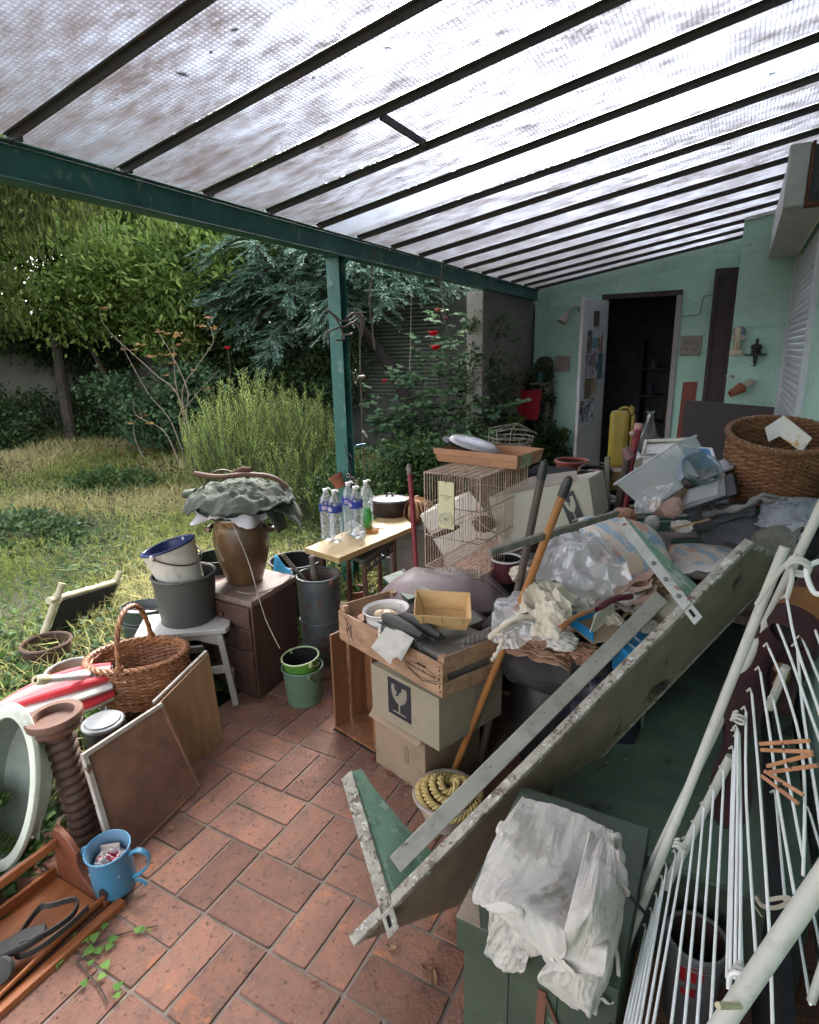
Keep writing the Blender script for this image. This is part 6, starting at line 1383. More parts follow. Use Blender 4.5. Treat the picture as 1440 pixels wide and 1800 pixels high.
# hooks along tube B and wires towards the near tube; each wire as the pixels it passes, far end first
WL_ = [[(1384,1055),(1400,1135),(1435,1235),(1455,1300)],[(1367,1097),(1392,1162),(1420,1242),(1452,1330)],[(1352,1140),(1380,1207),(1407,1302),(1415,1400),(1412,1540)],[(1337,1182),(1355,1300),(1368,1400),(1397,1572)],
  [(1322,1220),(1330,1312),(1337,1400),(1353,1640),(1360,1860)],[(1312,1252),(1312,1400),(1330,1690)],[(1360,1232),(1375,1307),(1392,1400),(1412,1507)],[(1402,1140),(1412,1250),(1435,1400),(1450,1500)],[(1412,1125),(1445,1207)],[(1427,1092),(1446,1142)],
  [(1364,1400),(1382,1600)],[(1290,1322),(1287,1400),(1278,1720)],[(1272,1355),(1271,1400),(1248,1830)],[(1255,1390),(1223,1840)],[(1238,1420),(1200,1840)],[(1222,1452),(1176,1840)],[(1205,1482),(1142,1840)],
  [(1172,1527),(1118,1840)],[(1165,1550),(1110,1840)],[(1155,1580),(1103,1840)],[(1146,1607),(1096,1840)],[(1135,1635),(1090,1840)],[(1188,1505),(1130,1840)],
  [(1297,1285),(1297,1400),(1292,1722)],[(1300,1290),(1303,1500),(1300,1722)],[(1294,1290),(1288,1500),(1283,1740)],[(1298,1300),(1300,1500),(1305,1735)],[(1402,1625),(1425,1765)],[(1424,1430),(1445,1500)],[(1425,1585),(1448,1690)]]
for pl in WL_:
    y0 = pl[0][1]; ya_, yb_2 = 1.22, .70
    pts = []
    for x, y in pl:
        q = min(1.1, (y-1055)/(1800-1055)); near_ = 1.24 - .10*q if False else 0
        s0 = (y-y0)/max(1,(1830-y0)); st_ = 1.22-.0*q
        pts.append(at(x, y, Y=1/((1-s0)/st_ + s0/.72)))
    if len(pts) > 2: pts = smoothpath(pts, 3)
    mk('wire', MB().tube(pts, .0024, 7), WW, t)
    a = pts[0]; mk('wire_hook', MB().tube([a, a+V((-.004,.010,.006)), a+V((-.008,.014,-.004))], .0020, 5), WT, t)
mk('end_rod', MB().tube([at(1426,1762,Y=.70), at(1446,1700,Y=.72), at(1460,1640,Y=.74)], .005, 10), WT, t)
mk('rack_wing', MB().tube(smoothpath([at(1330,1062,Y=1.05), at(1352,1030,Y=1.04), at(1385,990,Y=1.02), at(1392,1015,Y=1.0), at(1383,1052,Y=.99)], 6), .0038, 8), WT, t)
mk('rack_wing', MB().tube(smoothpath([at(1445,985,Y=1.02), at(1418,1000,Y=1.0), at(1430,1040,Y=.99), at(1450,1045,Y=.98)], 6), .004, 8), WW, t)
def coil(c0, r_, ax, tr_=.004, n_=2.2):
    X = zup(c0, ax); mk('coil', MB(X).tube([(r_*math.cos(a), r_*math.sin(a), a*.0012) for a in [2*math.pi*n_*i/40 for i in range(41)]], tr_, 7), WT, t)
coil(at(1297,1270,Y=1.14), .011, (.2,.9,.5), .0026); coil(at(1194,1494,Y=1.16), .012, (.2,.9,.5), .0028); coil(at(1297,1722,Y=.70), .010, (.5,.8,.3), .0030); coil(at(1402,1002,Y=1.0), .014, (.2,.8,.3), .0035)
mk('hook', MB().tube(smoothpath([at(1282,1740,Y=.68), at(1284,1716,Y=.69), at(1300,1712,Y=.69), at(1314,1722,Y=.68)], 5), .0035, 7), WW, t)
TWN = mat('frayed_twine', (.42,.37,.31), (.28,.23,.18), rough=.9, bump=.3)
single('frayed_twine', MB().tube(smoothpath([at(1330,1578,Y=.95), at(1340,1592,Y=.93), at(1360,1596,Y=.92), at(1380,1590,Y=.92), at(1390,1580,Y=.92), at(1375,1578,Y=.92), at(1350,1582,Y=.92)], 6), .0035, 6), TWN, 'frayed twine knotted round the wires of the drying rack', 'twine')
for (x0,y0,x1,y1,k) in ((1326,1592,1340,1612,0),(1340,1590,1355,1606,1)): single('twine_end', MB().tube([at(x0,y0,Y=.92), at(x1,y1,Y=.915)], .0012, 4), TWN, ('lower','upper')[k]+' loose strand hanging from the frayed twine', 'twine')
# clothes pegs
PEG = wood('peg_wood', (.45,.22,.11), (.33,.15,.08), 'X', rough=.6, bump=.1)
def peg(p, q, lab, gap=.006):
    t2 = thing('clothes_peg', lab, 'clothes peg', p, 'wooden pegs on the drying rack')
    d = (q-p).normalized(); s_ = d.cross(EYE-p).normalized()
    for k, sg in enumerate((1,-1)):
        mk('half', MB().bar(p+s_*sg*.0045, q+s_*sg*(.0045+.003), .006, .006, up=s_), PEG, t2, bevel=.001)
    cpt = p.lerp(q,.52); mk('spring', MB(zup(cpt-(EYE-cpt).normalized()*-.002, EYE-cpt)).tube(arc((0,0,0),(.005,0,0),(0,.005,0),0,520,24), .0012, 5), WIRE, t2)
peg(at(1338,1313,Y=1.0), at(1425,1312,Y=.93), 'upper clothes peg, lying level across the rack wires')
peg(at(1352,1352,Y=.99), at(1432,1336,Y=.92), 'middle clothes peg, sloping up to the right on the rack')
peg(at(1342,1360,Y=1.0), at(1408,1405,Y=.94), 'lower clothes peg, sloping down to the right on the rack')
# rolled maroon and ochre cloth
MAR = mat('maroon_wool', (.035,.009,.012), (.022,.007,.009), sc=9, rough=.95, bump=.5, bsc=90); OCH = mat('ochre_wool', (.16,.07,.02), (.11,.05,.015), sc=9, rough=.95, bump=.5, bsc=90)
t = thing('rolled_blanket', 'rolled maroon woollen cloth with an ochre band behind the drying rack', 'cloth', at(1400,1100,Y=1.32))
k0, k1 = at(1452,1045,Y=1.30), at(1385,1120,Y=1.22); dd_ = k1-k0
mk('roll', MB().tube([k0-dd_*.5, k0, k0+dd_*.3], [.048,.052,.052], 20), MAR, t); mk('band', MB().tube([k0+dd_*.30, k0+dd_*.66], [.053,.050], 20), OCH, t); mk('roll', MB().tube([k0+dd_*.66, k0+dd_*.92, k1], [.049,.046,.034], 20, cap=False), MAR, t)
mk('hollow', MB(zup(k1-dd_.normalized()*.006, dd_)).lathe([(.001,-.02),(.030,0)], 18), BLACK, t)
mk('hanging_part', MB().tube(smoothpath([at(1365,1085,Y=1.36), at(1335,1150,Y=1.34), at(1305,1230,Y=1.33), at(1290,1330,Y=1.34), at(1280,1440,Y=1.36)], 5), [.035+.010*math.sin(i*.8) for i in range(21)], 14), MAR, t)
mk('hanging_part', MB().tube(smoothpath([at(1400,1120,Y=1.38), at(1372,1180,Y=1.38), at(1350,1240,Y=1.38)], 4), [.045,.05,.045,.05,.045,.04,.035,.03,.02], 14), MAR, t)
mk('ochre_patch', MB().tube(smoothpath([at(1368,1170,Y=1.30), at(1378,1185,Y=1.29), at(1368,1205,Y=1.30)], 4), .012, 8), OCH, t)
single('cardboard_tube', MB().tube([at(1382,1172,Y=1.25), at(1352,1245,Y=1.27)], .008, 8), paperm('torn_grey_card', (.40,.38,.34)), 'pale torn card strip behind the drying rack wires', 'card')
# bucket and shadows between rack and wall
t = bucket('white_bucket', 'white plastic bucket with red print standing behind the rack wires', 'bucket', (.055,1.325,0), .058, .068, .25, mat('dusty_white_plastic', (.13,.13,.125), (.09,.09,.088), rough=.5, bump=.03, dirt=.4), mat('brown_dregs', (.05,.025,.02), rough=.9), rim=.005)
for z in (.218,.230,.240): mk('ridge', MB(M.Translation((.055,1.325,0))).tube(arc((0,0,z),(.068,0,0),(0,.068,0),0,360,36), .003, 5), MATS['dusty_white_plastic'], t)
RP = mat('red_print', (.30,.012,.02), rough=.5, bump=0)
def bprint(a0, a1, z0, z1):
    return MB(M.Translation((.055,1.325,0))).grid(lambda u, v: V(((.058+.010*(z0+(z1-z0)*v)/.25+.001)*math.cos(R(a0+(a1-a0)*u)), (.058+.010*(z0+(z1-z0)*v)/.25+.001)*math.sin(R(a0+(a1-a0)*u)), z0+(z1-z0)*v)), 6, 1)
for a0,a1,z0,z1 in ((-118,-104,.17,.215),(-100,-84,.18,.225),(-80,-70,.19,.23),(-112,-98,.13,.15),(-95,-82,.135,.16)): mk('red_print', bprint(a0,a1,z0,z1), RP, t)
single('gap_shade_sheet', MB().box(.20,.225,.6,2.2,.0,.41), BLACK, 'black sheet standing in for the shade in the gap behind the drying rack', 'board')  # black sheet added to paint in the shade of the gap
single('black_rod', MB().tube([at(1105,1572,Y=1.12), at(1140,1612,Y=1.15)], .004, 6), BLK, 'thin black rod poking out under the apron', 'rod')
single('rust_brown_box', MB().box(-.06,.05,.55,.95,.0,.22), mat('rusty_box', (.06,.025,.016), (.03,.016,.012), rough=.8, dirt=.4), 'dark rusty box on the tiles beneath the drying rack', 'box')

# ================================================================ top of the pile
# big log basket
bc = at(1372,800,Y=3.0); bc = V((.175,3.02,.965))
X = M.Translation(bc) @ M.Rotation(R(13), 4, 'X') @ M.Rotation(R(3), 4, 'Y')
t = thing('log_basket', 'big round wicker log basket on top of the pile by the wall', 'basket', bc)
LOG = mat('honey_wicker', (.22,.105,.045), (.13,.055,.025), sc=12, rough=.5, bump=.15, dirt=.3, spots=((.45,.38,.28), 24, .72))
weave(t, X, lambda v: (.150+.052*min(1,v*1.5)**.8, .01+.325*v), 34, 52, 1, 1, .005, .0062, LOG)
braid(t, X, .208, .340, 1, 1, 26, .007, LOG, .008, 4)
braid(t, X, .207, .328, 1, 1, 18, .0055, LOG, .004, 2)
tp = bc+V((-.02,-.02,.30))
t = thing('printed_card', 'folded white card with yellow marks poking out of the big basket', 'card', tp)
q0, q1, q2, q3 = at(1345,752,Y=2.98), at(1378,730,Y=2.95), at(1428,770,Y=2.92), at(1385,788,Y=2.9)
mk('card_face', MB().slab(q0, q1, q1.lerp(q2,.15)+V((0,0,-.06)), q0+V((.02,0,-.06)), .002), mat('white_card', (.62,.62,.60), (.55,.56,.56), rough=.6, bump=0), t)
mk('card_face', MB().slab(q1, q2, q2+V((-.03,0,-.06)), q1+V((0,0,-.09)), .002), mat('yellow_flecked_card', (.62,.61,.56), (.55,.55,.50), sc=8, rough=.6, bump=0, spots=((.50,.34,.06), 26, .56)), t)
# transparent storage box
def clearbox(name, label, c, u, v, h_, m_):
    c, u, v = V(c), V(u), V(v); n = u.cross(v).normalized(); n = n if n.z > 0 else -n; t = thing(name, label, 'storage box', c)
    k = .86; P_ = lambda a, b_, z: c + u*a*(k+(1-k)*z) + v*b_*(k+(1-k)*z) + n*h_*z
    for a, b_, a2, b2 in ((-1,-1,1,-1),(1,-1,1,1),(1,1,-1,1),(-1,1,-1,-1)): mk('wall_panel', MB().slab(P_(a,b_,0), P_(a2,b2,0), P_(a2,b2,1), P_(a,b_,1), .002), m_, t)
    mk('base', MB().slab(P_(-1,-1,0), P_(1,-1,0), P_(1,1,0), P_(-1,1,0), .002), m_, t)
    mk('rim', MB().tube([P_(-1.04,-1.04,1), P_(1.04,-1.04,1), P_(1.04,1.04,1), P_(-1.04,1.04,1)], .005, 6, closed=True), m_, t)
    for s_ in (-.4, .4): mk('rib', MB().tube([P_(s_,-1.01,0), P_(s_,-1.01,1)], .003, 5), m_, t)
    mk('handle', MB().hexa(P_(.15,-1.02,.45), P_(.75,-1.02,.45), P_(.75,-1.02,.8), P_(.15,-1.02,.8), n*.0001+v*-.012), m_, t, bevel=.004)
    return t
FROST = clear('frosted_plastic', (.86,.85,.84), .2, .30)
c0 = at(1203,884,Y=2.78)
xu_ = (at(1215,775,Y=2.85)-at(1110,845,Y=2.70)).normalized()
clearbox('clear_storage_box', 'upturned frosted plastic storage box leaning on the pile', c0+V((-.02,.05,.05)), xu_*.155, V((.03,.13,.0)), .17, FROST)
bpy.data.objects['clear_storage_box']
single('torn_plastic_flap', sheet([at(1118,905,Y=2.6), at(1150,900,Y=2.6), at(1190,850,Y=2.65), at(1115,860,Y=2.7)], .03, 6, 9, 30), FROST, 'torn frosted plastic flap hanging below the storage box', 'plastic')
# radio / grey device with blue tray
GRD = mat('grey_device_plastic', (.17,.17,.175), (.13,.13,.135), rough=.45, bump=.05, dirt=.3)
d0, d1, d2, d3 = at(1192,905,Y=2.62), at(1210,862,Y=2.72), at(1290,830,Y=2.80), at(1298,868,Y=2.66)
t = thing('grey_device', 'grey and black plastic scanner-like case tilted on the pile', 'device', d0)
mk('body', MB().hexa(d0, d3, d2, d1, V((.01,.14,-.03))), BLK, t, bevel=.006)
nn_ = (d3-d0).cross(d1-d0).normalized(); nn_ = nn_ if nn_.dot(EYE-d0) > 0 else -nn_
mk('bezel', MB().slab(d0.lerp(d1,.1)+nn_*.004, d3.lerp(d2,.1).lerp(d0,.18)+nn_*.004, d2.lerp(d3,.08).lerp(d1,.2)+nn_*.004, d1+nn_*.004, .008), GRD, t, bevel=.004)
mk('window', MB().slab(d0.lerp(d1,.35).lerp(d3,.1)+nn_*.009, d3.lerp(d2,.3).lerp(d0,.32)+nn_*.009, d2.lerp(d3,.25).lerp(d1,.32)+nn_*.009, d1.lerp(d0,.15).lerp(d2,.08)+nn_*.009, .002), mat('smoky_window', (.30,.31,.32), (.24,.25,.26), rough=.3, bump=0), t)
mk('lid', MB().hexa(d1+V((0,.02,.01)), d2+V((0,.02,.01)), d2+V((.01,.15,.05)), d1+V((.01,.15,.05)), V((0,0,.01))), GRD, t, bevel=.004)
b0_ = at(1262,815,Y=2.92)
t = thing('blue_tray', 'white-rimmed bright blue tray behind the grey device', 'tray', b0_+V((0,0,-.05)))
bt = [at(1180,850,Y=2.78), at(1268,842,Y=2.80), at(1250,790,Y=3.02), at(1200,785,Y=3.02)]
mk('tray', MB().slab(*bt, .006), mat('bright_blue_tray', (.02,.20,.45), (.02,.17,.40), rough=.4, bump=0), t)
mk('rim', MB().tube(bt, .009, 8, closed=True), mat('white_plastic', (.6,.6,.6)), t)
single('glass_shard_bowl', MB(tilt(at(1225,838,Y=2.80), 35, 20, 0)).lathe([(.001,0),(.06,.005),(.075,.05),(.08,.07)], 30), clear('tinted_clear', (.16,.26,.27), .1, .4), 'bluish clear bowl lying in the blue tray', 'bowl', solid=.002)
single('brown_lump', MB().ball(at(1212,848,Y=2.76), .035,.025,.028, 16, 12, lambda q: 1+.25*nz(q,2,1)), mat('dark_leather', (.04,.03,.028), rough=.6), 'dark brown lump below the frosted box', 'lump')
# green bench
t = thing('green_bench', 'dark green slatted garden bench under the big basket', 'bench', at(1230,920,Y=2.85))
y1_, y2_ = 2.80, 3.25
g0, g1 = at(1118,926,Y=y1_), at(1332,920,Y=y1_)
mk('seat_rail', MB().bar(g0, g1, .03, .046), GRNW, t, bevel=.003)
for i in range(4): mk('slat', MB().bar(g0+V((-.02,.07+.085*i,.018)), g1+V((-.02,.07+.085*i,.018)), .060, .018), GRNW, t, bevel=.003)
h0, h1 = at(1180,955,Y=2.84), at(1318,950,Y=2.84); mk('lower_rail', MB().bar(h0, h1, .03, .04), GRNW, t, bevel=.003)
for g_ in (g0+V((.02,.02,0)), g1+V((-.01,.02,.04))): mk('leg', MB().bar(g_+V((0,0,.02)), V((g_.x, g_.y, .73)), .035, .035), GRNW, t, bevel=.003)
mk('bolt', MB(zup(g1+V((-.03,-.017,0)), (0,-1,0))).lathe([(.001,.003),(.006,.003),(.007,0)], 12), ZINC, t)
# cloths below the basket
DG1 = mat('dark_grey_fabric', (.10,.105,.115), (.06,.062,.07), sc=5, rough=.9, bump=.3, dirt=.3); DG2 = mat('striped_grey_fabric', (.30,.32,.35), (.16,.175,.20), sc=4, rough=.9, bump=.2, dirt=.3); OLV = mat('olive_fabric', (.13,.13,.105), (.09,.09,.075), rough=.9, bump=.3)
t = thing('grey_blanket', 'dark grey and bluish blankets heaped under the big basket', 'blanket', (.17,2.9,.73))
mk('fold', MB().ball((.16,3.0,.86), .24,.34,.115, 40, 24, lambda q: 1+.13*ridg(q,2.2,3)), DG1, t)
mk('fold', sheet([at(1332,930,Y=2.72), at(1420,960,Y=2.4), at(1450,880,Y=2.7), at(1350,885,Y=2.95)], .05, 9, 8, 40, .05), DG2, t, solid=.008)
mk('fold', sheet([at(1320,985,Y=2.62), at(1400,985,Y=2.35), at(1425,925,Y=2.5), at(1335,935,Y=2.75)], .06, 14, 7, 40, .05), OLV, t, solid=.008)
mk('fold', sheet([at(1210,930,Y=2.75), at(1330,905,Y=2.75), at(1330,880,Y=2.9), at(1210,895,Y=2.9)], .03, 19, 8, 40, .03), DG1, t, solid=.006)
DRF = mat('grey_driftwood', (.17,.165,.165), (.09,.085,.085), sc=8, rough=.8, bump=.5, stretch=(1,.2,1), dirt=.3)
dw = smoothpath([at(1236,905,Y=2.72), at(1275,898,Y=2.68), at(1310,890,Y=2.62), at(1335,876,Y=2.60), at(1355,882,Y=2.58), at(1382,876,Y=2.55)], 6)
t = thing('driftwood_branch', 'forked grey driftwood branch lying in front of the big basket', 'branch', dw[10])
mk('stem', MB().tube(dw, [.014+.005*math.sin(i*.9)-.0002*i*i*.05 for i in range(len(dw))], 10), DRF, t)
mk('fork', MB().tube(smoothpath([at(1325,880,Y=2.61), at(1345,870,Y=2.60), at(1372,876,Y=2.60)], 5), [.010]*6+[.007]*5, 8), DRF, t)
mk('fork', MB().tube([at(1262,900,Y=2.69), at(1248,888,Y=2.74)], [.012,.006], 8), DRF, t)
# stones and lumps on the pile
STN = mat('pinkish_stone', (.32,.20,.17), (.22,.14,.12), sc=14, rough=.85, bump=.6, spots=((.42,.36,.33), 26, .58)); STG = mat('grey_stone', (.27,.26,.26), (.19,.18,.18), sc=9, rough=.8, bump=.5)
for (x, y, Y, r3, m_, lab, sd_) in ((1184,893,2.62,(.042,.028,.048),STN,'rounded pinkish stone standing below the frosted box',1),(1158,892,2.66,(.05,.03,.035),STN,'flat pinkish stone behind the rounded one',2),(1145,922,2.60,(.030,.026,.045),STG,'smooth grey stone hammer head on the green bench',3)):
    single('stone', MB(tilt(at(x,y,Y=Y), 10, 20, 0)).ball((0,0,0), *r3, 20, 14, lambda q, sd_=sd_: 1+.18*nz(q,1.8,sd_)), m_, lab, 'stone')
# white tray and terracotta and others farther off
t = thing('white_tray', 'cream plastic drainer tray behind the frosted box', 'tray', at(1165,800,Y=3.5))
w0, w1, w2, w3 = at(1130,808,Y=3.3), at(1228,800,Y=3.3), at(1218,778,Y=3.7), at(1135,782,Y=3.7)
WPL = mat('cream_plastic', (.60,.58,.52), (.52,.50,.45), rough=.5, bump=.02, dirt=.2)
mk('tray', MB().slab(w0,w1,w2,w3,.008), WPL, t); mk('rim', MB().tube([w0+V((0,0,.02)),w1+V((0,0,.02)),w2+V((0,0,.02)),w3+V((0,0,.02))], .012, 8, closed=True), WPL, t)
mk('side', MB().hexa(w0,w1,w1+V((0,0,-.07)),w0+V((0,0,-.07)), V((0,.01,0))), WPL, t)
tb2 = thing('far_table', 'brown wooden table at the far end of the pile', 'table', (-.4,4.6,0))
mk('table_top', MB().box(-.75,.30,4.15,5.35,.72,.75), wood('table_tan', (.36,.27,.18), (.27,.20,.13), 'X', rough=.6), tb2)
for x, y in ((-.72,4.2),(.25,4.2),(-.72,5.3),(.25,5.3)): mk('leg', MB().box(x,x+.045,y,y+.04,0,.719), DKBR, tb2)
YEL = mat('yellow_green_paint', (.29,.215,.03), (.22,.165,.025), sc=4, rough=.45, bump=.06, dirt=.35, spots=((.12,.08,.03), 13, .7))
jy = 4.9; jb_ = at(1088,812,Y=jy); jt_ = at(1090,722,Y=jy); hj_ = jt_.z-.752
t = thing('jerrycan', 'mustard yellow metal jerrycan in front of the open doorway', 'jerrycan', (jb_.x, jy, .752))
X = M.Translation((jb_.x, jy, .752)) @ M.Rotation(R(8), 4, 'Z'); w_ = .19/2
mk('body', MB(X).box(-w_*.92, w_*.62, -.07, .07, 0, hj_), YEL, t, bevel=.03); mk('body', MB(X).box(w_*.70, w_*1.05, -.05, .06, .0, hj_-.03), YEL, t, bevel=.02)
mk('handle', MB(X).tube(arc((w_*.2,0,hj_-.005),(.045,0,0),(0,0,.03),0,180,10), .010, 8), YEL, t); mk('spout', MB(X).tube([(w_*.75,0,hj_-.03),(w_*.75,0,hj_+.02),(w_*.55,0,hj_+.035)], .018, 10), YEL, t)
mk('rib', MB(X).box(-w_*.5, w_*.3, -.075, -.069, .08, hj_-.08), YEL, t, bevel=.004)
dy = 4.7; dt = at(1144,722,Y=dy); R_d = .16
t = thing('demijohn', 'clear glass demijohn with a narrow neck before the doorway', 'demijohn', (dt.x, dy, .752))
GL = clear('bottle_glass', (.12,.15,.13), .05, .22)
hd = dt.z-.752
mk('body', MB(M.Translation((dt.x, dy, .752))).lathe([(.001,.0),(.12,.002),(.15,.04),(.158,.10),(.15,.17),(.115,.235),(.06,.29),(.028,hd-.07),(.022,hd-.02),(.030,hd-.012),(.030,hd),(.020,hd)], 40), GL, t)
# handles and stakes
REDP = mat('dark_red_paint', (.22,.018,.03), (.16,.015,.025), sc=6, rough=.45, bump=.1, dirt=.25, spots=((.45,.35,.33), 22, .73))
t = thing('red_pole', 'dark red painted pole rising from the pile before the jerrycan', 'pole', at(1100,880,Y=3.1))
mk('shaft', MB().tube([at(1098,895,Y=3.05), at(1108,820,Y=3.10), at(1122,755,Y=3.18)], .019, 12), REDP, t); mk('end', MB().tube([at(1122,757,Y=3.18), at(1123,745,Y=3.19)], .021, 12), mat('pale_pink_wood', (.42,.25,.22), rough=.7), t)
mk('pivot', MB().ball(at(1112,762,Y=3.14), .016,.016,.016, 10, 8), mat('pale_pink_wood', (0,0,0)), t)
single('wooden_stake', MB().bar(at(1068,900,Y=3.1), at(1068,803,Y=3.1), .028, .024), GREYW, 'upright grey wooden stake left of the dark red pole', 'stake', bevel=.004)
t = thing('spade_handle', 'brown wooden spade handle with a mauve grip by the red pole', 'handle', at(1088,890,Y=3.05))
mk('shaft', MB().tube([at(1086,895,Y=3.05), at(1104,800,Y=3.0)], .019, 12), DSTK, t); mk('grip', MB().tube([at(1098,788,Y=2.98), at(1108,806,Y=2.98)], [.020,.024], 12), mat('mauve_grip', (.20,.11,.12), (.15,.08,.09), rough=.5), t)
# pots behind the carton
bucket('terracotta_pot', 'terracotta plastic pot standing behind the cream carton', 'pot', at(1004,842,Y=3.9)+V((0,0,-.01)), .085, .105, .13, mat('plant_red_plastic', (.22,.05,.035), (.17,.045,.03), rough=.5, dirt=.2), SOIL, rim=.012)
t = bucket('preserving_pan', 'black pan of pinkish bulbs with a wire handle behind the pots', 'pan', at(1045,850,Y=3.6)+V((0,0,0)), .085, .095, .09, BLK, BLACK, rim=.006, handle=(35,70,.55,.004), hm=LWIRE)
single('bulbs', MB().ball(at(1045,832,Y=3.6)+V((0,0,-.01)), .075,.075,.03, 24, 14, lambda q: 1+.3*abs(nz(q,4,2))), mat('pinkish_bulbs', (.35,.18,.15), (.2,.1,.09), sc=25, rough=.7, bump=.4), 'heap of pinkish dried bulbs in the black pan', 'bulbs')
bucket('yellow_pail', 'small mustard pail with white contents left of the stakes', 'pail', at(1085,860,Y=3.7), .06, .075, .12, mat('mustard_plastic', (.28,.19,.08), (.22,.15,.06), rough=.5), WHC, rim=.006)
bucket('black_bucket', 'black bucket under the mustard pail', 'bucket', at(1085,930,Y=3.45), .10, .12, .20, BLK, BLACK, rim=.007, handle=(0,-70,.9))
bucket('grey_lidded_bucket', 'grey lined bucket right behind the cream carton', 'bucket', at(1050,925,Y=3.35), .085, .10, .16, mat('dark_teal_plastic', (.02,.05,.06), rough=.5), BLACK, rim=.012, rimm=GRD, handle=(0,-80,1.0,.004), hm=LWIRE)
single('orange_tin', MB().lathe([(.04,0),(.04,.10),(.001,.10)], 20, at(1045,925,Y=3.2)), mat('orange_tin', (.45,.16,.02), rough=.5, bump=0), 'small orange tin low behind the cream carton', 'tin')
single('pile_crate', MB().box(-.98,-.55,3.1,4.0,.0,.66), mat('near_black_crate', (.02,.018,.017), rough=.9), 'dark crate holding up the pots behind the cream carton', 'crate')  # crate in one even, nearly black base colour
# boards leaning before the recess
MLB = mat('dark_brown_board', (.042,.030,.028), (.032,.024,.023), sc=2, rough=.5, bump=.05, dirt=.3)
a, b_ = at(1205,703,Y=5.5), at(1362,716,Y=5.5)
single('brown_board', MB().hexa(V((a.x-.0,5.40,.751)) if False else V((a.x,5.36,.756)), V((b_.x,5.36,.756)), b_, a, V((0,.02,0))), MLB, 'large dark brown board standing behind the big basket', 'board', bevel=.002)
REDW = wood('red_brown_plank', (.20,.055,.035), (.13,.04,.03), 'Z', rough=.7, bump=.2)
p = [at(1201,672,Y=6.1), at(1227,671,Y=6.1)]
t = single('red_plank', MB().hexa(V((p[0].x-.03,6.05,0)), V((p[1].x-.03,6.05,0)), p[1], p[0], V((0,.03,0))), REDW, 'red brown split plank leaning left of the dark board', 'plank', bevel=.003)
single('tan_box', MB().box(-.22,.1,3.6,3.95,.73,.93), CARD, 'tan box between the frosted box and the big basket', 'box', bevel=.003)
# ================================================================ things fixed to the walls
SBR = mat('chalk_relief', (.36,.32,.28), (.24,.21,.18), sc=14, rough=.9, bump=.4, dirt=.4)
def plaque(cx, cz, s_, lab, Y=7.87, rough_=1):
    t = thing('relief_plaque', lab, 'plaque', (cx, Y-.02, cz-s_/2), 'square relief plaques on the mint wall'); X = frame((cx, Y-.001, cz), (1,0,0), (0,0,1), (0,-1,0))
    mk('slab', MB(X).box(-s_/2, s_/2, -s_/2, s_/2, 0, .022), SBR, t, bevel=.006); return t, X
t, X = plaque(-.525, 1.685, .225, 'square stone plaque with a raised pair of scales, right of the door')
mk('ring', MB(X).tube(arc((0,.01,.028),(.078,0,0),(0,.078,0),0,360,32), .010, 8, closed=False), SBR, t)
mk('pillar', MB(X).tube([(0,-.07,.028),(0,.06,.028)], .009, 8), SBR, t); mk('beam', MB(X).tube([(-.06,.03,.030),(.0,.042,.032),(.06,.036,.030)], .009, 8), SBR, t)
for s_ in (-1,1):
    mk('pan', MB(X).ball((s_*.052,-.03,.028), .028,.014,.018, 14, 8), SBR, t)
    for k in (-1,1): mk('pan_cord', MB(X).tube([(s_*.055,.03,.027),(s_*.052+k*.02,-.028,.027)], .003, 6), SBR, t)
for sx_ in (-1,1):
    for sy_ in (-1,1): mk('corner_boss', MB(X).ball((sx_*.092,sy_*.092,.022), .018,.014,.008, 12, 8), SBR, t)
mk('mound', MB(X).ball((0,-.092,.022), .05,.014,.010, 14, 8), SBR, t)
t, X = plaque(-2.015, 1.50, .20, 'square stone plaque with a worn animal relief, left of the door')
mk('relief', MB(X).ball((.0,.0,.020), .06,.035,.014, 24, 14, lambda q: 1+.35*nz(q,2,6)), SBR, t); mk('relief', MB(X).tube(smoothpath([(-.05,.01,.024),(-.06,.045,.026),(-.03,.06,.024),(.02,.05,.024)]), .009, 8), SBR, t); mk('relief', MB(X).tube([(.04,-.0,.024),(.06,-.05,.024)], .008, 8), SBR, t); mk('relief', MB(X).tube([(-.03,-.0,.024),(-.035,-.055,.024)], .008, 8), SBR, t)
# wall lamp
WL = mat('lamp_cream', (.45,.40,.36), (.36,.32,.29), rough=.4, dirt=.2)
lc = at(998,555,Y=7.70)
t = thing('wall_lamp', 'cream spotlight lamp on a bent arm left of the door', 'lamp', (lc.x+.10, 7.86, lc.z))
mk('wall_plate', MB(zup((-1.83,7.868,lc.z+.09), (0,-1,0))).lathe([(.001,.012),(.03,.012),(.034,0)], 20), WL, t)
mk('arm', MB().tube(smoothpath([(-1.83,7.86,lc.z+.09),(-1.85,7.80,lc.z+.10),(-1.90,7.74,lc.z+.095),(-1.94,7.72,lc.z+.05)]), .014, 10), WL, t)
X = zup((-1.94,7.72,lc.z+.05), (-.35,-.35,-.8))
mk('lamp_head', MB(X).lathe([(.001,-.01),(.03,-.005),(.034,.03),(.036,.09),(.058,.12),(.062,.15),(.055,.15),(.045,.12)], 28), WL, t); mk('bulb', MB(X).ball((0,0,.125), .045,.045,.022, 16, 10), mat('bulb_glass', (.35,.33,.30), rough=.15, bump=0), t)
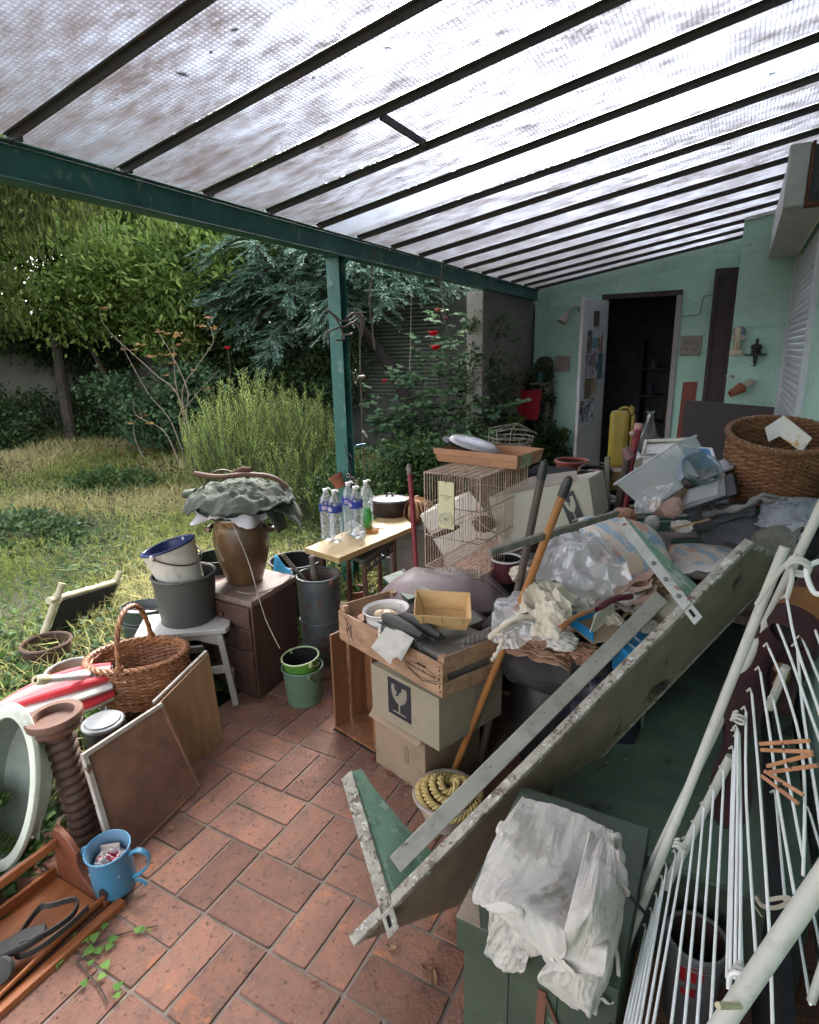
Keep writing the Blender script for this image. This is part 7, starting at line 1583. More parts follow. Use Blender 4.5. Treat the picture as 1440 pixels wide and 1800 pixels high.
# figurine
FG = mat('glazed_figurine', (.58,.50,.38), (.48,.41,.31), rough=.35, bump=.05, dirt=.3); FB = mat('figurine_blue', (.10,.18,.32), (.16,.22,.33), rough=.35)
sc0 = at(1298,645,Y=6.79)
X = frame((sc0.x-.0, 6.775, at(1297,622,Y=6.79).z), (1,0,0), (0,1,0), (0,0,1))
zb_ = at(1293,624,Y=6.79).z; X = M.Translation((at(1293,624,Y=6.79).x, 6.765, zb_))
t = thing('figurine', 'cream glazed robed figurine with a blue veil on the wall step', 'figurine', (X.translation.x, 6.765, zb_))
mk('plinth', MB(X).box(-.055,.055,-.02,.02,0,.05), FG, t, bevel=.006)
mk('robe', MB(X @ M.Translation((.004,0,.05))).lathe([(.034,0),(.032,.05),(.036,.10),(.040,.14),(.034,.19),(.020,.215),(.001,.218)], 26, sy=.55, wob=.05), FG, t)
mk('fold', MB(X).tube([(.0,-.020,.07),(-.004,-.022,.13),(.006,-.018,.17)], .006, 8), FG, t); mk('fold', MB(X).tube([(.02,-.018,.06),(.018,-.020,.15)], .006, 8), FG, t)
mk('head', MB(X).ball((.010,-.004,.238), .019,.017,.022, 16, 12), FG, t)
mk('veil', MB(X @ M.Translation((.012,.006,.205))).lathe([(.046,-.04),(.052,.0),(.044,.04),(.024,.062),(.001,.066)], 26, sy=.45), FB, t)
for s_ in (-1,1): mk('arm', MB(X).tube([(.008+s_*.038,-.004,.185),(.010+s_*.050,-.012,.150),(.008+s_*.020,-.024,.155)], [.013,.012,.009], 10), FG, t)
# small dark seated figure on a bracket shelf
BK = mat('dark_bronze', (.018,.015,.017), (.03,.025,.025), rough=.45, bump=.1)
zs = at(1330,622,Y=6.70).z; xs_ = at(1329,622,Y=6.70).x
t = thing('bracket_shelf', 'small dark wall shelf with a turned drop under the seated figure', 'shelf', (xs_,6.72,zs-.02))
mk('board', MB().prism([(xs_-.095,6.795,zs-.015),(xs_+.095,6.795,zs-.015),(xs_+.06,6.70,zs-.015),(xs_-.06,6.70,zs-.015)], (0,0,.012)), BK, t, bevel=.002)
mk('drop', MB(M.Translation((xs_,6.76,zs-.11))).lathe([(.001,-.01),(.012,0),(.009,.02),(.018,.03),(.018,.06),(.022,.094)], 16), BK, t)
t = thing('seated_figure', 'dark seated meditating statuette on the small wall shelf', 'statuette', (xs_,6.74,zs)); X = M.Translation((xs_,6.745,zs-.0025))
mk('base', MB(X).lathe([(.001,0),(.05,0),(.046,.012),(.04,.018),(.001,.02)], 22, sy=.7), BK, t)
mk('crossed_legs', MB(X).ball((0,-.008,.030), .046,.03,.016, 20, 10), BK, t); mk('torso', MB(X).lathe([(.001,.03),(.030,.035),(.034,.07),(.036,.085),(.012,.10),(.009,.108)], 22, sy=.6), BK, t)
mk('head', MB(X).ball((0,-.002,.123), .017,.016,.020, 16, 12), BK, t); mk('topknot', MB(X).ball((0,0,.143), .007,.007,.008, 10, 8), BK, t)
for s_ in (-1,1): mk('arm', MB(X).tube([(s_*.034,0,.085),(s_*.042,-.008,.055),(s_*.012,-.028,.042)], [.010,.010,.008], 8), BK, t)
# clay pot on a pale block, white hook
pa_, pb_ = at(1283,693,Y=6.68), at(1305,681,Y=6.72); dd_ = (pb_-pa_).normalized()
t = thing('clay_wall_pot', 'small clay pot fixed sideways on a pale block on the wall', 'pot', pa_)
mk('pot', MB(zup(pa_, dd_)).lathe([(.030,.0),(.033,.0),(.048,.105),(.052,.105),(.052,.13),(.044,.13)], 24), TERRA, t); mk('pot_hole', MB(zup(pa_, dd_)).lathe([(.001,.01),(.030,.01)], 16), BLACK, t)
mk('block', MB().bar(pb_+V((.015,.03,.01)), at(1322,669,Y=6.77), .07, .05), mat('pale_block', (.46,.42,.30), (.38,.34,.25), rough=.8, dirt=.3), t, bevel=.004)
single('white_hook', MB().tube(smoothpath([at(1278,661,Y=6.72), at(1286,660,Y=6.76), at(1290,663,Y=6.80)]), .010, 10), WHC, 'small white peg on the wall above the clay pot', 'hook')
# red panel and ivy covered niche at the end of the patio
single('crimson_board', MB().hexa(at(899,738,Y=7.30), at(945,738,Y=7.25), at(953,685,Y=7.40), at(908,685,Y=7.45), V((0,.02,0))), mat('crimson_board', (.30,.010,.025), (.26,.01,.022), rough=.5, bump=.02), 'crimson square board propped in front of the ivy niche', 'board')
"x"
bx0 = at(945,800,Y=7.55); zt_ = at(945,625,Y=7.6).z
t = thing('ivy_niche', 'narrow arched stone niche overgrown with ivy at the wall foot', 'niche', (bx0.x,7.6,0))
mk('pillar', MB().box(bx0.x-.10,bx0.x+.12,7.58,7.80,0,1.25), OLDWALL, t); mk('arch', MB().prism([(bx0.x-.09+.0,7.62,1.25)]+[(bx0.x+.01+.10*math.cos(R(a)),7.62,zt_-.12+.11*math.sin(R(a))) for a in range(180,-1,-15)]+[(bx0.x+.11,7.62,1.25)], (0,.12,0)), mat('niche_dark', (.045,.045,.04), (.03,.035,.025), rough=.9, bump=.5), t)
mk('ledge', MB().box(bx0.x-.13,bx0.x+.13,7.50,7.72,1.251,1.28), GREYW, t, bevel=.003)
bucket('teal_pot', 'small teal pot standing on the ledge of the ivy niche', 'pot', (bx0.x,7.56,1.281), .05, .065, .12, mat('teal_plastic', (.02,.09,.09), rough=.5), SOIL, rim=.006)
# ================================================================ plank bench with bottles
bz = .60
b0, b1 = at(536,962,Z=bz), at(716,918,Z=bz); bu = (b1-b0).normalized(); bv = V((-bu.y, bu.x, 0)); L_ = (b1-b0).length
q0_ = at(596,980,Z=bz)
t = thing('plank_bench', 'pale pine plank laid as a shelf over a grey stool and post', 'bench', (b0.x+.2,b0.y+.4,0))
mk('plank', MB(frame(b0, bu, bv, (0,0,1))).prism([(-.0,-.0,-.035),(L_+.05,-.10,-.035),(L_+.05,.10,-.035),(.0,.14,-.035)], (0,0,.035)) if False else MB().hexa(at(536,963,Z=bz), at(596,981,Z=bz), at(728,925,Z=bz), at(700,896,Z=bz), V((0,0,-.034))), wood('plank_pine', (.48,.34,.16), (.38,.26,.12), 'Y', rough=.55, bump=.15, dirt=.25), t, bevel=.003)
mk('trestle_leg', MB().bar(at(566,978,Z=bz-.04), V((*at(566,978,Z=bz-.04).xy, -.05)), .03, .03), DKBR, t)
GST = mat('grey_stool_metal', (.12,.13,.13), (.08,.09,.09), sc=4, rough=.45, metal=.2, bump=.05, dirt=.4); BRL = mat('rusty_brown_leg', (.16,.085,.06), (.10,.055,.04), rough=.7, bump=.2)
s0, s1, s2, s3 = at(612,975,Z=.52), at(640,985,Z=.52), at(692,945,Z=.52), at(665,932,Z=.52)
t = thing('grey_stool', 'grey metal stool frame with rusty legs under the plank', 'stool', (s1.x,s1.y,0))
mk('seat', MB().hexa(s0,s1,s2,s3,V((0,0,-.03))), GST, t, bevel=.008)
mk('apron', MB().hexa(s1+V((0,0,-.031)), s2+V((0,0,-.031)), s2+V((0,0,-.045)), s1+V((0,0,-.045)), V((-.01,.01,0))), GST, t); mk('apron', MB().hexa(s1+V((0,0,-.075)), s2+V((0,0,-.075)), s2+V((0,0,-.09)), s1+V((0,0,-.09)), V((-.01,.01,0))), GST, t)
for i in range(5):
    p = s1.lerp(s2, .15+.18*i); mk('spindle', MB().bar(p+V((0,0,-.045)), p+V((0,0,-.078)), .012, .012), GST, t)
for s_ in (s0,s1,s2,s3): mk('leg', MB().tube([s_+V((0,0,-.02)), V((s_.x, s_.y, -.05))], .016, 10), BRL, t)
PET = clear('bottle_plastic', (.55,.60,.62), .06, .12)
LAB = mat('blue_bottle_label', (.03,.06,.38), (.04,.08,.42), sc=3, rough=.4, bump=0); LABW = mat('label_pink_white', (.60,.52,.60), (.5,.42,.55), sc=12, rough=.4, bump=0); CAPW = mat('white_cap', (.70,.70,.70), (.62,.62,.62), rough=.4, bump=0)
def bottle(p, lab, rz=0, lying=False, h=.30, r_=.042, label=True, group='empty water bottles on the plank', green=False):
    t = thing('water_bottle', lab, 'bottle', p, group); X = M.Translation(p) @ M.Rotation(R(rz), 4, 'Z')
    if lying: X = M.Translation(p+V((0,0,r_))) @ M.Rotation(R(rz), 4, 'Z') @ M.Rotation(R(88), 4, 'Y')
    pr = [(.001,.004),(r_*.8,0),(r_,.012)]
    z = .02
    while z < h*.55: pr += [(r_,z),(r_*.90,z+.006),(r_,z+.012)]; z += .014
    pr += [(r_*.97,h*.57),(r_,h*.59),(r_,h*.74),(r_*.95,h*.76),(r_*.8,h*.83),(r_*.45,h*.92),(.014,h*.95),(.014,h*.985)]
    mk('body', MB(X).lathe(pr, 28), PET, t)
    mk('cap', MB(X).lathe([(.016,h*.965),(.016,h*.965+.016),(.001,h*.965+.017)], 16), CAPW, t)
    mk('cap_tab', MB(X).tube([(0,0,h*.97+.012),(.018,.004,h*.97+.018),(.030,.004,h*.97+.010)], .006, 8), CAPW, t)
    if label:
        mk('label_band', MB(X).lathe([(r_+.0008,h*.60),(r_+.0008,h*.735)], 28), LAB, t)
        mk('label_oval', MB(X).grid(lambda u, v: V(((r_+.0016)*math.cos(R(-115+50*u)), (r_+.0016)*math.sin(R(-115+50*u)), h*.6675+h*.045*(v*2-1)*math.sqrt(max(0,1-(2*u-1)**2)))), 12, 2), LABW, t)
    return t
tb0 = V((0,0,bz+.0005))
def onb(x, y): p = at(x, y, Z=bz+.0005); return p
bottle(onb(577,947), 'leftmost ribbed clear bottle, half behind the front one', 20)
bottle(onb(592,951), 'front clear water bottle at the left end of the plank', -10)
bottle(onb(616,938), 'clear water bottle standing behind the right-hand pair', 15, h=.315)
bottle(onb(628,942), 'clear water bottle in front beside the amber dish', -20)
bottle(onb(646,925), 'blank-sided clear bottle farthest back by the iron pot', 30, h=.29, label=False)
bottle(onb(612,940)+V((0,.03,0)), 'empty clear bottle lying on its side between the standing ones', -35, lying=True, h=.20, label=False)
GRL = clear('green_liquid', (.02,.30,.02), .1, .75)
single('green_bottle', MB(M.Translation(onb(648,926)+V((.01,-.03,0)))).lathe([(.001,.001),(.030,.001),(.032,.01),(.032,.10),(.02,.13),(.001,.131)], 24), GRL, 'squat bottle of green liquid beside the iron pot', 'bottle')
AMB = clear('amber_glass', (.50,.20,.01), .06, .55)
t = thing('amber_dish', 'amber glass dish near the front edge of the plank', 'dish', onb(654,935))
mk('dish', MB(M.Translation(onb(654,935))).lathe([(.001,.002),(.036,.002),(.045,.012),(.046,.020),(.040,.019),(.034,.010),(.001,.008)], 28), AMB, t)
single('paper_scrap', MB().slab(onb(662,930)+V((0,0,.004)), onb(676,930)+V((0,0,.004)), onb(676,922)+V((0,0,.01)), onb(666,923)+V((0,0,.008)), .001), WHC, 'white paper scrap next to the amber dish', 'paper')
IRN = mat('enamelled_iron_pot', (.035,.018,.02), (.022,.013,.015), sc=5, rough=.35, bump=.08, coat=.2, dirt=.35)
pp = onb(686,905); 
t = thing('iron_pot', 'dark oval cast iron casserole with a lid on the plank', 'pot', pp); X = M.Translation(pp) @ M.Rotation(R(25), 4, 'Z')
mk('body', MB(X).lathe([(.001,0),(.108,0),(.120,.015),(.126,.06),(.128,.105)], 44, sy=.80), IRN, t)
mk('lid', MB(X).lathe([(.130,.106),(.134,.110),(.132,.116),(.118,.120),(.07,.128),(.001,.130)], 44, sy=.80), mat('iron_lid', (.085,.06,.065), (.05,.035,.04), rough=.35, bump=.1, dirt=.4), t)
mk('rim', MB(X).lathe([(.131,.100),(.135,.104),(.135,.109),(.131,.110)], 44, sy=.80), ZINC, t)
mk('lid_handle', MB(X).tube(arc((0,0,.127),(.022,0,0),(0,0,.024),0,180,12), .006, 8), IRN, t)
for s_ in (-1,1): mk('side_handle', MB(X).tube([(s_*.122,-.025,.085),(s_*.145,-.02,.085),(s_*.145,.02,.085),(s_*.122,.025,.085)], .006, 8), IRN, t)
# pot with dried plant
pq = at(728,918,Y=3.45); 
single('pot_stand', MB().box(pq.x-.13,pq.x+.15,3.32,3.62,-.05,pq.z-.001), GREYW, 'grey wooden shelf box behind the iron pot', 'box', bevel=.003)
t = bucket('dried_plant_pot', 'clay pot of dried drooping stalks behind the iron pot', 'pot', V((pq.x,3.45,pq.z)), .055, .072, .11, TERRA, SOIL, rim=.009)
r_ = random.Random(11); DRYM = mat('dried_stalk', (.50,.33,.17), (.35,.16,.09), sc=12, rough=.8, bump=0)
for i in range(46):
    a = r_.uniform(0, 6.28); L2 = r_.uniform(.06,.13); c0 = V((pq.x,3.45,pq.z+.10)); o = V((math.cos(a), math.sin(a), 0))
    mk('dried_stalk', MB().tube(smoothpath([c0+o*.01, c0+o*.035+V((0,0,.05+r_.uniform(0,.02))), c0+o*L2+V((0,0,.03+r_.uniform(-.02,.02))), c0+o*(L2+.02)+V((0,0,-.03-r_.uniform(0,.03)))], 3), [.004]*4+[.006]*3+[.005,.004,.002], 5), DRYM, t)
# red pole rising in front of the bench
t = thing('red_pole', 'thin dark red pole with a pale tip standing before the plank', 'pole', at(733,1045,Y=2.5))
mk('shaft', MB().tube([at(735,1050,Y=2.42), at(722,850,Y=2.50), at(720,832,Y=2.51)], .0125, 12), REDP, t); mk('tip', MB().tube([at(720,834,Y=2.51), at(719,822,Y=2.51), at(718,815,Y=2.515)], [.013,.013,.006], 12), GREYW, t)
bucket('grey_bucket', 'grey galvanised bucket on the ground beyond the stool', 'bucket', at(705,1010,Z=0)+V((0,0,-.06)), .13, .15, .24, ZINC, BLACK, rim=.008, handle=(20,-70,1.0))
single('blue_cloth', sheet([at(700,1020,Z=.05), at(735,1030,Z=.05), at(738,985,Z=.12), at(712,988,Z=.12)], .02, 3, 8, 20), mat('pale_blue_cloth', (.22,.28,.38), (.17,.22,.31), rough=.9), 'pale blue cloth beside the grey bucket', 'cloth', solid=.003)
bucket('red_flowerpot', 'small red plastic flower pot under the grey stool', 'pot', at(625,1055,Z=0)+V((0,0,-.02)), .06, .075, .10, mat('plant_red_plastic', (0,0,0)), SOIL, rim=.006)
bucket('white_basin', 'white basin on the tiles under the plank, mostly hidden by the crate', 'basin', at(618,1078,Z=0)+V((.0,-.1,.0)), .09, .12, .06, WEN, SOIL, rim=.006)
# hanging clay pot by the post
hp_ = at(598,848,Y=3.28)
X = zup(hp_+V((.01,0,-.035)), (-.45,-.1,.85))
t = thing('hanging_pot', 'small terracotta pot hanging tilted by wires beside the post', 'pot', hp_)
mk('pot', MB(X).lathe([(.001,0),(.034,0),(.045,.075),(.050,.075),(.052,.098),(.046,.098),(.040,.07),(.001,.03)], 28), TERRA, t)
mk('soil', MB(X).lathe([(.001,.085),(.044,.085)], 20), SOIL, t)
mk('wire', MB().tube(smoothpath([hp_+V((-.05,0,.04)), at(596,826,Y=3.3), at(618,808,Y=3.34), at(612,795,Y=3.36)]), .002, 5), WIRE, t); mk('wire', MB().tube(smoothpath([hp_+V((.05,0,.0)), at(617,835,Y=3.3), at(614,815,Y=3.34), at(605,780,Y=3.36)]), .002, 5), WIRE, t)
for k in range(3): mk('wire_loop', MB().tube(arc(at(612+7*k,836+6*k,Y=3.28),(.014,0,0),(0,0,.014),0,360,14), .003, 6), LWIRE, t)
# strings and wires on the beam and post
STR = mat('pale_string', (.34,.31,.27), (.24,.22,.19), rough=.9, bump=0); VINE = mat('dry_vine', (.16,.12,.10), (.10,.075,.06), rough=.85, bump=.3)
def hangline(name, pts, r_, m_, lab, cat='string'): return single(name, MB().tube(smoothpath([at(x,y,X=-2.33) for x, y in pts], 8), r_, 5), m_, lab, cat)
hangline('hanging_twig', [(657,430),(655,470),(650,530),(655,580),(659,614)], .006, VINE, 'dry twig hanging from the beam just right of the post', 'twig')
hangline('hanging_string', [(724,448),(723,520),(722,600),(720,652)], .0025, STR, 'thin straight string hanging from the beam over the rose bush')
hangline('hanging_string', [(777,465),(775,490),(779,535),(783,555)], .0035, STR, 'short pale cord hanging from the beam above the red roses')
hangline('hanging_string', [(852,488),(851,510),(848,528)], .003, STR, 'shortest pale cord at the far end of the beam')
hangline('hanging_string', [(633,548),(634,580),(633,640),(636,720),(638,800),(640,850)], .005, VINE, 'long knotted cord hanging down beside the post')
single('green_shard', MB().slab(at(720,660,X=-2.33), at(726,668,X=-2.33), at(730,686,X=-2.33), at(722,676,X=-2.33), .004), mat('green_glass_shard', (.12,.30,.20), rough=.1, bump=0), 'green glass shard hanging on the straight string', 'shard')
single('cork_toggle', MB().tube([at(629,663,X=-2.32), at(640,662,X=-2.32)], .011, 10), mat('cork', (.48,.42,.35), rough=.8), 'pale cork toggle tied on the long cord', 'cork')
single('blue_clip', MB().tube([at(626,784,X=-2.32), at(641,781,X=-2.32)], .008, 8), BLB, 'small blue clip tied on the long cord', 'clip')
single('wood_toggle', MB().tube([at(638,758,X=-2.32), at(645,768,X=-2.32)], .009, 8), mat('cork', (0,0,0)), 'small wooden toggle on the long cord above the blue clip', 'toggle')
t = thing('vine_knot', 'tangle of dry vine and wire tied round the green post', 'vine', at(610,575,X=-2.33))
for pts in ([(575,545),(590,556),(598,563),(618,562),(632,550),(634,575),(632,610)],[(580,548),(592,562),(604,590),(603,597),(590,598)],[(570,600),(575,585),(592,577),(612,572),(628,562)],[(608,560),(622,550),(636,556),(637,580),(633,600)],[(606,574),(620,568),(630,575),(634,600)],[(628,549),(640,560),(637,590)],[(606,588),(615,588),(620,585)]):
    mk('vine_strand', MB().tube(smoothpath([at(x,y,X=-2.30) for x, y in pts], 6), .0065, 6), VINE, t)
mk('wire_hook', MB().tube(smoothpath([at(x,y,X=-2.30) for x, y in ((625,650),(628,665),(624,674),(622,655))], 6), .004, 6), LWIRE, t)
# ================================================================ garden
LM_BROAD = bez_leaf_mat('leaf_broad', [(.045,.09,.028),(.13,.22,.055),(.25,.36,.10),(.38,.46,.16)], .35)
LM_DARK = bez_leaf_mat('leaf_dark', [(.022,.045,.020),(.048,.088,.035),(.085,.14,.055)], .25)
LM_OLIVE = bez_leaf_mat('leaf_olive', [(.03,.048,.014),(.065,.09,.024),(.12,.15,.045)], .4)
LM_CEDAR = bez_leaf_mat('needles_blue_green', [(.09,.17,.14),(.20,.32,.25),(.33,.45,.36)], .25, .6)
LM_ROSEM = bez_leaf_mat('rosemary_needles', [(.07,.11,.03),(.18,.26,.065),(.36,.45,.13)], .3, .6)
LM_ROSE = bez_leaf_mat('rose_leaves', [(.03,.065,.035),(.065,.125,.06),(.12,.19,.095)], .25)
LM_IVY = bez_leaf_mat('ivy_leaves', [(.02,.045,.018),(.045,.085,.028),(.09,.16,.045)], .3)
LM_FRESH = bez_leaf_mat('fresh_ivy', [(.07,.17,.03),(.13,.27,.05),(.20,.36,.08)], .35)
LM_GRASS = bez_leaf_mat('grass_blades', [(.07,.125,.03),(.15,.22,.05),(.31,.33,.11),(.50,.45,.23)], .35, .7)
LM_FERN = bez_leaf_mat('fern_fronds', [(.06,.11,.025),(.11,.18,.04),(.18,.26,.07)], .35)
LM_DRYL = bez_leaf_mat('dry_leaves', [(.22,.12,.05),(.40,.26,.10),(.45,.20,.13)], .35)
BARK = mat('garden_bark', (.075,.06,.045), (.04,.034,.028), sc=9, rough=.9, bump=.7)
BARKP = mat('pale_bark', (.30,.25,.20), (.17,.13,.10), sc=9, rough=.85, bump=.3)

def blobs(centres, n, shell=.45, clump=0, jit=.25):
    """points spread near the surface of several ellipsoids (x,y,z,rx,ry,rz), gathered in clumps"""
    c_ = np.array(centres, float); wgt = (c_[:,3]*c_[:,4] + c_[:,4]*c_[:,5] + c_[:,3]*c_[:,5]); wgt /= wgt.sum()
    if clump:
        k = max(1, n//clump); i = rng.choice(len(c_), k, p=wgt); d = rdir(k); rr = (1-shell*rng.random(k)**1.4)
        cc = c_[i,:3] + d*rr[:,None]*c_[i,3:6]; j = rng.integers(0, k, n); P = cc[j] + rng.normal(size=(n,3))*jit*np.array([1,1,.7]); D = d[j]
        tone = rng.random(k)[j]
    else:
        i = rng.choice(len(c_), n, p=wgt); D = rdir(n); P = c_[i,:3] + D*(1-shell*rng.random(n)**1.4)[:,None]*c_[i,3:6]; tone = rng.random(n)
    return P, D, tone
def plant(name, label, cat, base, centres, n, ln, wd, m_, clump=40, jit=.16, up=.1, trunk=None, shell=.5, group=None, barkm=None, shape=6, tonew=.45, bend=.3, keep=None):
    t = thing(name, label, cat, base, group)
    P, D, tone = blobs(centres, n, shell, clump, jit)
    if keep is not None: k_ = keep(P); P, D, tone = P[k_], D[k_], tone[k_]
    n = len(P); dirs = D*.7 + rng.normal(size=(n,3))*.6; dirs[:,2] += up
    N = rng.normal(size=(n,3))*.5 + np.array([0,0,1.0])
    leafmesh('crown', P, dirs, N, rng.uniform(.7,1.25,n)*ln, rng.uniform(.75,1.2,n)*wd, tone*tonew*1.3+rng.random(n)*(1-tonew), m_, t, bend=bend, shape=shape)
    if trunk:
        for pts, rr in trunk: mk('trunk' if rr[0] > .03 else 'limb', MB().tube(smoothpath(pts, 4), [rr[0]+(rr[1]-rr[0])*i/((len(pts)-1)*4) for i in range((len(pts)-1)*4+1)], 9), barkm or BARK, t)
    return t
notroof = lambda P: ~((P[:,0] > -2.75) & (P[:,2] > 1.9))
# large trees at the back and the left
plant('laurel_tree', 'tall bay laurel with glossy upright leaves in the middle of the hedge', 'tree', (-8.2,8.2,0),
      [(-8.3,8.0,3.3,1.3,.9,1.1),(-7.4,7.8,2.9,.9,.7,.9),(-9.0,7.7,2.6,1.0,.8,.9),(-8.0,7.6,4.2,1.1,.8,.8),(-7.0,7.8,3.9,.8,.7,.6),(-8.4,7.2,2.2,.8,.6,.5),(-7.6,6.9,3.0,.9,.6,.8),(-8.8,6.7,3.0,.8,.7,.7)], 26000, .125, .050, LM_BROAD, 14, .13, .5,
      [([(-8.2,8.2,0),(-8.3,8.1,1.2),(-8.1,8.0,2.6),(-8.0,7.9,4.0)],(.09,.03)),([(-8.3,8.1,1.0),(-8.9,7.8,1.9),(-9.2,7.7,2.8)],(.05,.02))])
plant('broadleaf_tree', 'dense bushy green tree at the far left of the lawn', 'tree', (-10.8,6.6,0),
      [(-10.6,6.6,3.4,1.4,1.3,1.3),(-11.4,5.4,3.1,1.2,1.2,1.2),(-10.2,7.6,3.2,1.1,.9,1.3),(-11.0,6.2,4.8,1.6,1.4,1.0),(-9.8,6.4,2.5,.7,.7,.5),(-9.9,7.6,4.7,1.0,.8,.9)], 30000, .10, .055, LM_BROAD, 18, .16, 0,
      [([(-10.8,6.7,0),(-10.7,6.6,1.4),(-10.6,6.6,3.2)],(.13,.05)),([(-10.0,7.4,0),(-10.35,7.3,1.2),(-10.6,7.0,2.4)],(.07,.04))])
plant('hedge_tree', 'dark rounded tree closing the back left corner of the garden', 'tree', (-11.6,8.0,0),
      [(-11.7,8.0,2.6,.9,.8,1.6),(-10.9,8.3,4.2,1.2,.6,1.2),(-12.0,6.8,4.4,.8,1.2,1.2),(-9.6,8.4,5.0,1.3,.6,.9),(-12.3,5.2,4.2,.5,1.6,1.3),(-10.8,9.2,3.4,1.6,.4,1.3),(-12.3,3.4,3.3,.5,1.8,1.5),(-12.2,7.2,3.0,.5,1.6,1.3),(-11.9,8.4,3.2,1.0,.4,1.4),(-9.0,9.3,2.7,1.8,.4,.9)], 48000, .11, .06, LM_DARK, 22, .18, 0, [([(-11.6,8.0,0),(-11.6,8.0,2.4)],(.10,.05))])
plant('willow_tree', 'overhanging olive green tree drooping in at the upper left', 'tree', (-9.2,3.6,0),
      [(-7.8,3.9,3.9,1.6,1.4,.8),(-6.6,4.6,3.65,1.2,1.0,.55),(-8.6,2.8,3.7,1.2,1.2,1.1),(-6.3,3.5,4.2,1.1,1.1,.5),(-8.9,4.6,3.3,1.0,.9,1.0)], 10500, .15, .030, LM_OLIVE, 26, .20, -1.1,
      [([(-9.2,3.6,0),(-9.3,3.7,1.5),(-8.6,3.8,3.0),(-7.2,4.2,3.9)],(.10,.03)),([(-9.0,3.7,2.4),(-8.0,4.6,3.3),(-6.4,4.7,3.55),(-5.4,4.9,3.3)],(.035,.012)),([(-8.0,4.0,3.3),(-6.6,4.0,3.7),(-5.6,4.3,3.5)],(.02,.008))], keep=lambda P: P[:,0] < -4.4)
plant('willow_branch_cluster', 'leafy twigs hanging close above the canopy edge', 'tree', (-4.6,2.1,3.3),
      [(-3.9,2.4,3.15,.45,.5,.22),(-4.6,2.0,3.3,.6,.6,.3)], 700, .13, .034, LM_OLIVE, 18, .12, -.7, [([(-5.6,2.2,3.5),(-4.6,2.1,3.4),(-3.8,2.4,3.2)],(.016,.006))])
# cedar: flat feathery sprays
cd_t = thing('cedar_tree', 'blue green cedar with long feathery drooping sprays', 'tree', (-6.0,8.1,0))
P, D, N_, V_ = [], [], [], []
rc = random.Random(21)
BRC = [((-6.0,8.0,2.9),(-4.0,6.9,2.7)),((-6.0,8.0,3.1),(-3.3,7.4,2.55)),((-6.1,8.0,2.5),(-5.0,6.8,1.95)),((-6.2,8.0,2.3),(-5.9,6.7,1.65)),((-6.2,8.0,3.0),(-7.2,7.0,2.6)),((-6.2,8.0,3.4),(-7.6,7.3,3.3)),((-6.0,8.0,3.6),(-5.2,7.0,3.25)),((-6.0,8.1,3.8),(-4.2,7.3,3.3)),
       ((-6.1,8.0,2.6),(-6.7,6.9,1.9)),((-6.0,8.0,3.3),(-4.6,6.9,3.0)),((-5.8,8.0,3.0),(-3.0,7.6,2.35)),((-6.2,8.0,4.0),(-6.4,7.2,3.7)),((-6.2,8.1,4.0),(-7.2,7.6,3.8)),((-5.9,8.1,4.0),(-5.0,7.6,3.8)),((-6.1,8.0,2.8),(-5.5,6.7,2.4)),((-6.0,8,2.9),(-6.2,6.8,2.7)),((-5.9,8,2.7),(-4.3,7.3,2.2)),((-5.9,8,3.2),(-3.8,7.9,3.1)),((-6.2,8,2.9),(-7.7,7.8,2.9)),((-5.8,8,3.0),(-3.6,7.2,2.75)),((-5.4,8,3.2),(-3.0,7.5,2.9)),((-5.6,7.9,2.7),(-4.8,7.0,2.3)),((-5.5,7.9,3.1),(-4.4,7.1,2.75)),((-5.0,8,2.9),(-3.4,7.1,2.5)),((-6.3,8,2.5),(-6.9,7.0,2.2)),((-6.4,8,2.2),(-6.3,7.0,1.5)),((-5.9,8,3.5),(-5.9,7.0,3.3)),((-5.5,8,3.4),(-4.1,7.5,3.5))]
for _ in range(22): BRC.append(((-5.9+rc.uniform(-.4,.8),7.9,rc.uniform(2.4,3.6)),(rc.uniform(-7.6,-3.1),rc.uniform(6.5,7.3),rc.uniform(1.9,3.3))))
bmb = MB()
for a, b_ in BRC:
    a, b_ = V(a), V(b_); pts = smoothpath([a, a.lerp(b_,.5)+V((0,0,.18)), b_], 5); bmb.tube(pts, [.03-.002*i for i in range(len(pts))], 6)
    L3 = (b_-a).length
    for k in range(int(30*L3)):
        q = rc.random()**.7; p = pts[min(int(q*10),10)]; d = (b_-a).normalized(); az = rc.uniform(-1.3,1.3); el = rc.uniform(-.55,.25)
        dd = V((d.x*math.cos(az)-d.y*math.sin(az), d.x*math.sin(az)+d.y*math.cos(az), el)).normalized(); ll = rc.uniform(.25,.6)*(1.1-.4*q); o = V((rc.gauss(0,.06),rc.gauss(0,.06),rc.gauss(0,.06)))
        tone = rc.random()
        for j in range(34):
            s_ = (j+.5)/34; c0 = p+o+dd*ll*s_ + V((0,0,-.22*ll*s_*s_)); sd = dd.cross(V((0,0,1))).normalized()*(1 if j % 2 else -1)
            P.append(c0); D.append(dd*.8+sd*rc.uniform(.5,.9)+V((0,0,rc.uniform(-.35,.15)))); N_.append((rc.gauss(0,.3),rc.gauss(0,.3),1)); V_.append(tone*.5+rc.random()*.3+.2*s_)
k = len(P); leafmesh('crown', np.array([tuple(p) for p in P]), np.array([tuple(d) for d in D]), np.array(N_), rng.uniform(.045,.10,k), rng.uniform(.012,.020,k), np.array(V_), LM_CEDAR, cd_t, shape=4, bend=.2)
BARKD = mat('dark_cedar_bark', (.028,.022,.019), (.018,.015,.013), rough=.95, bump=.6)
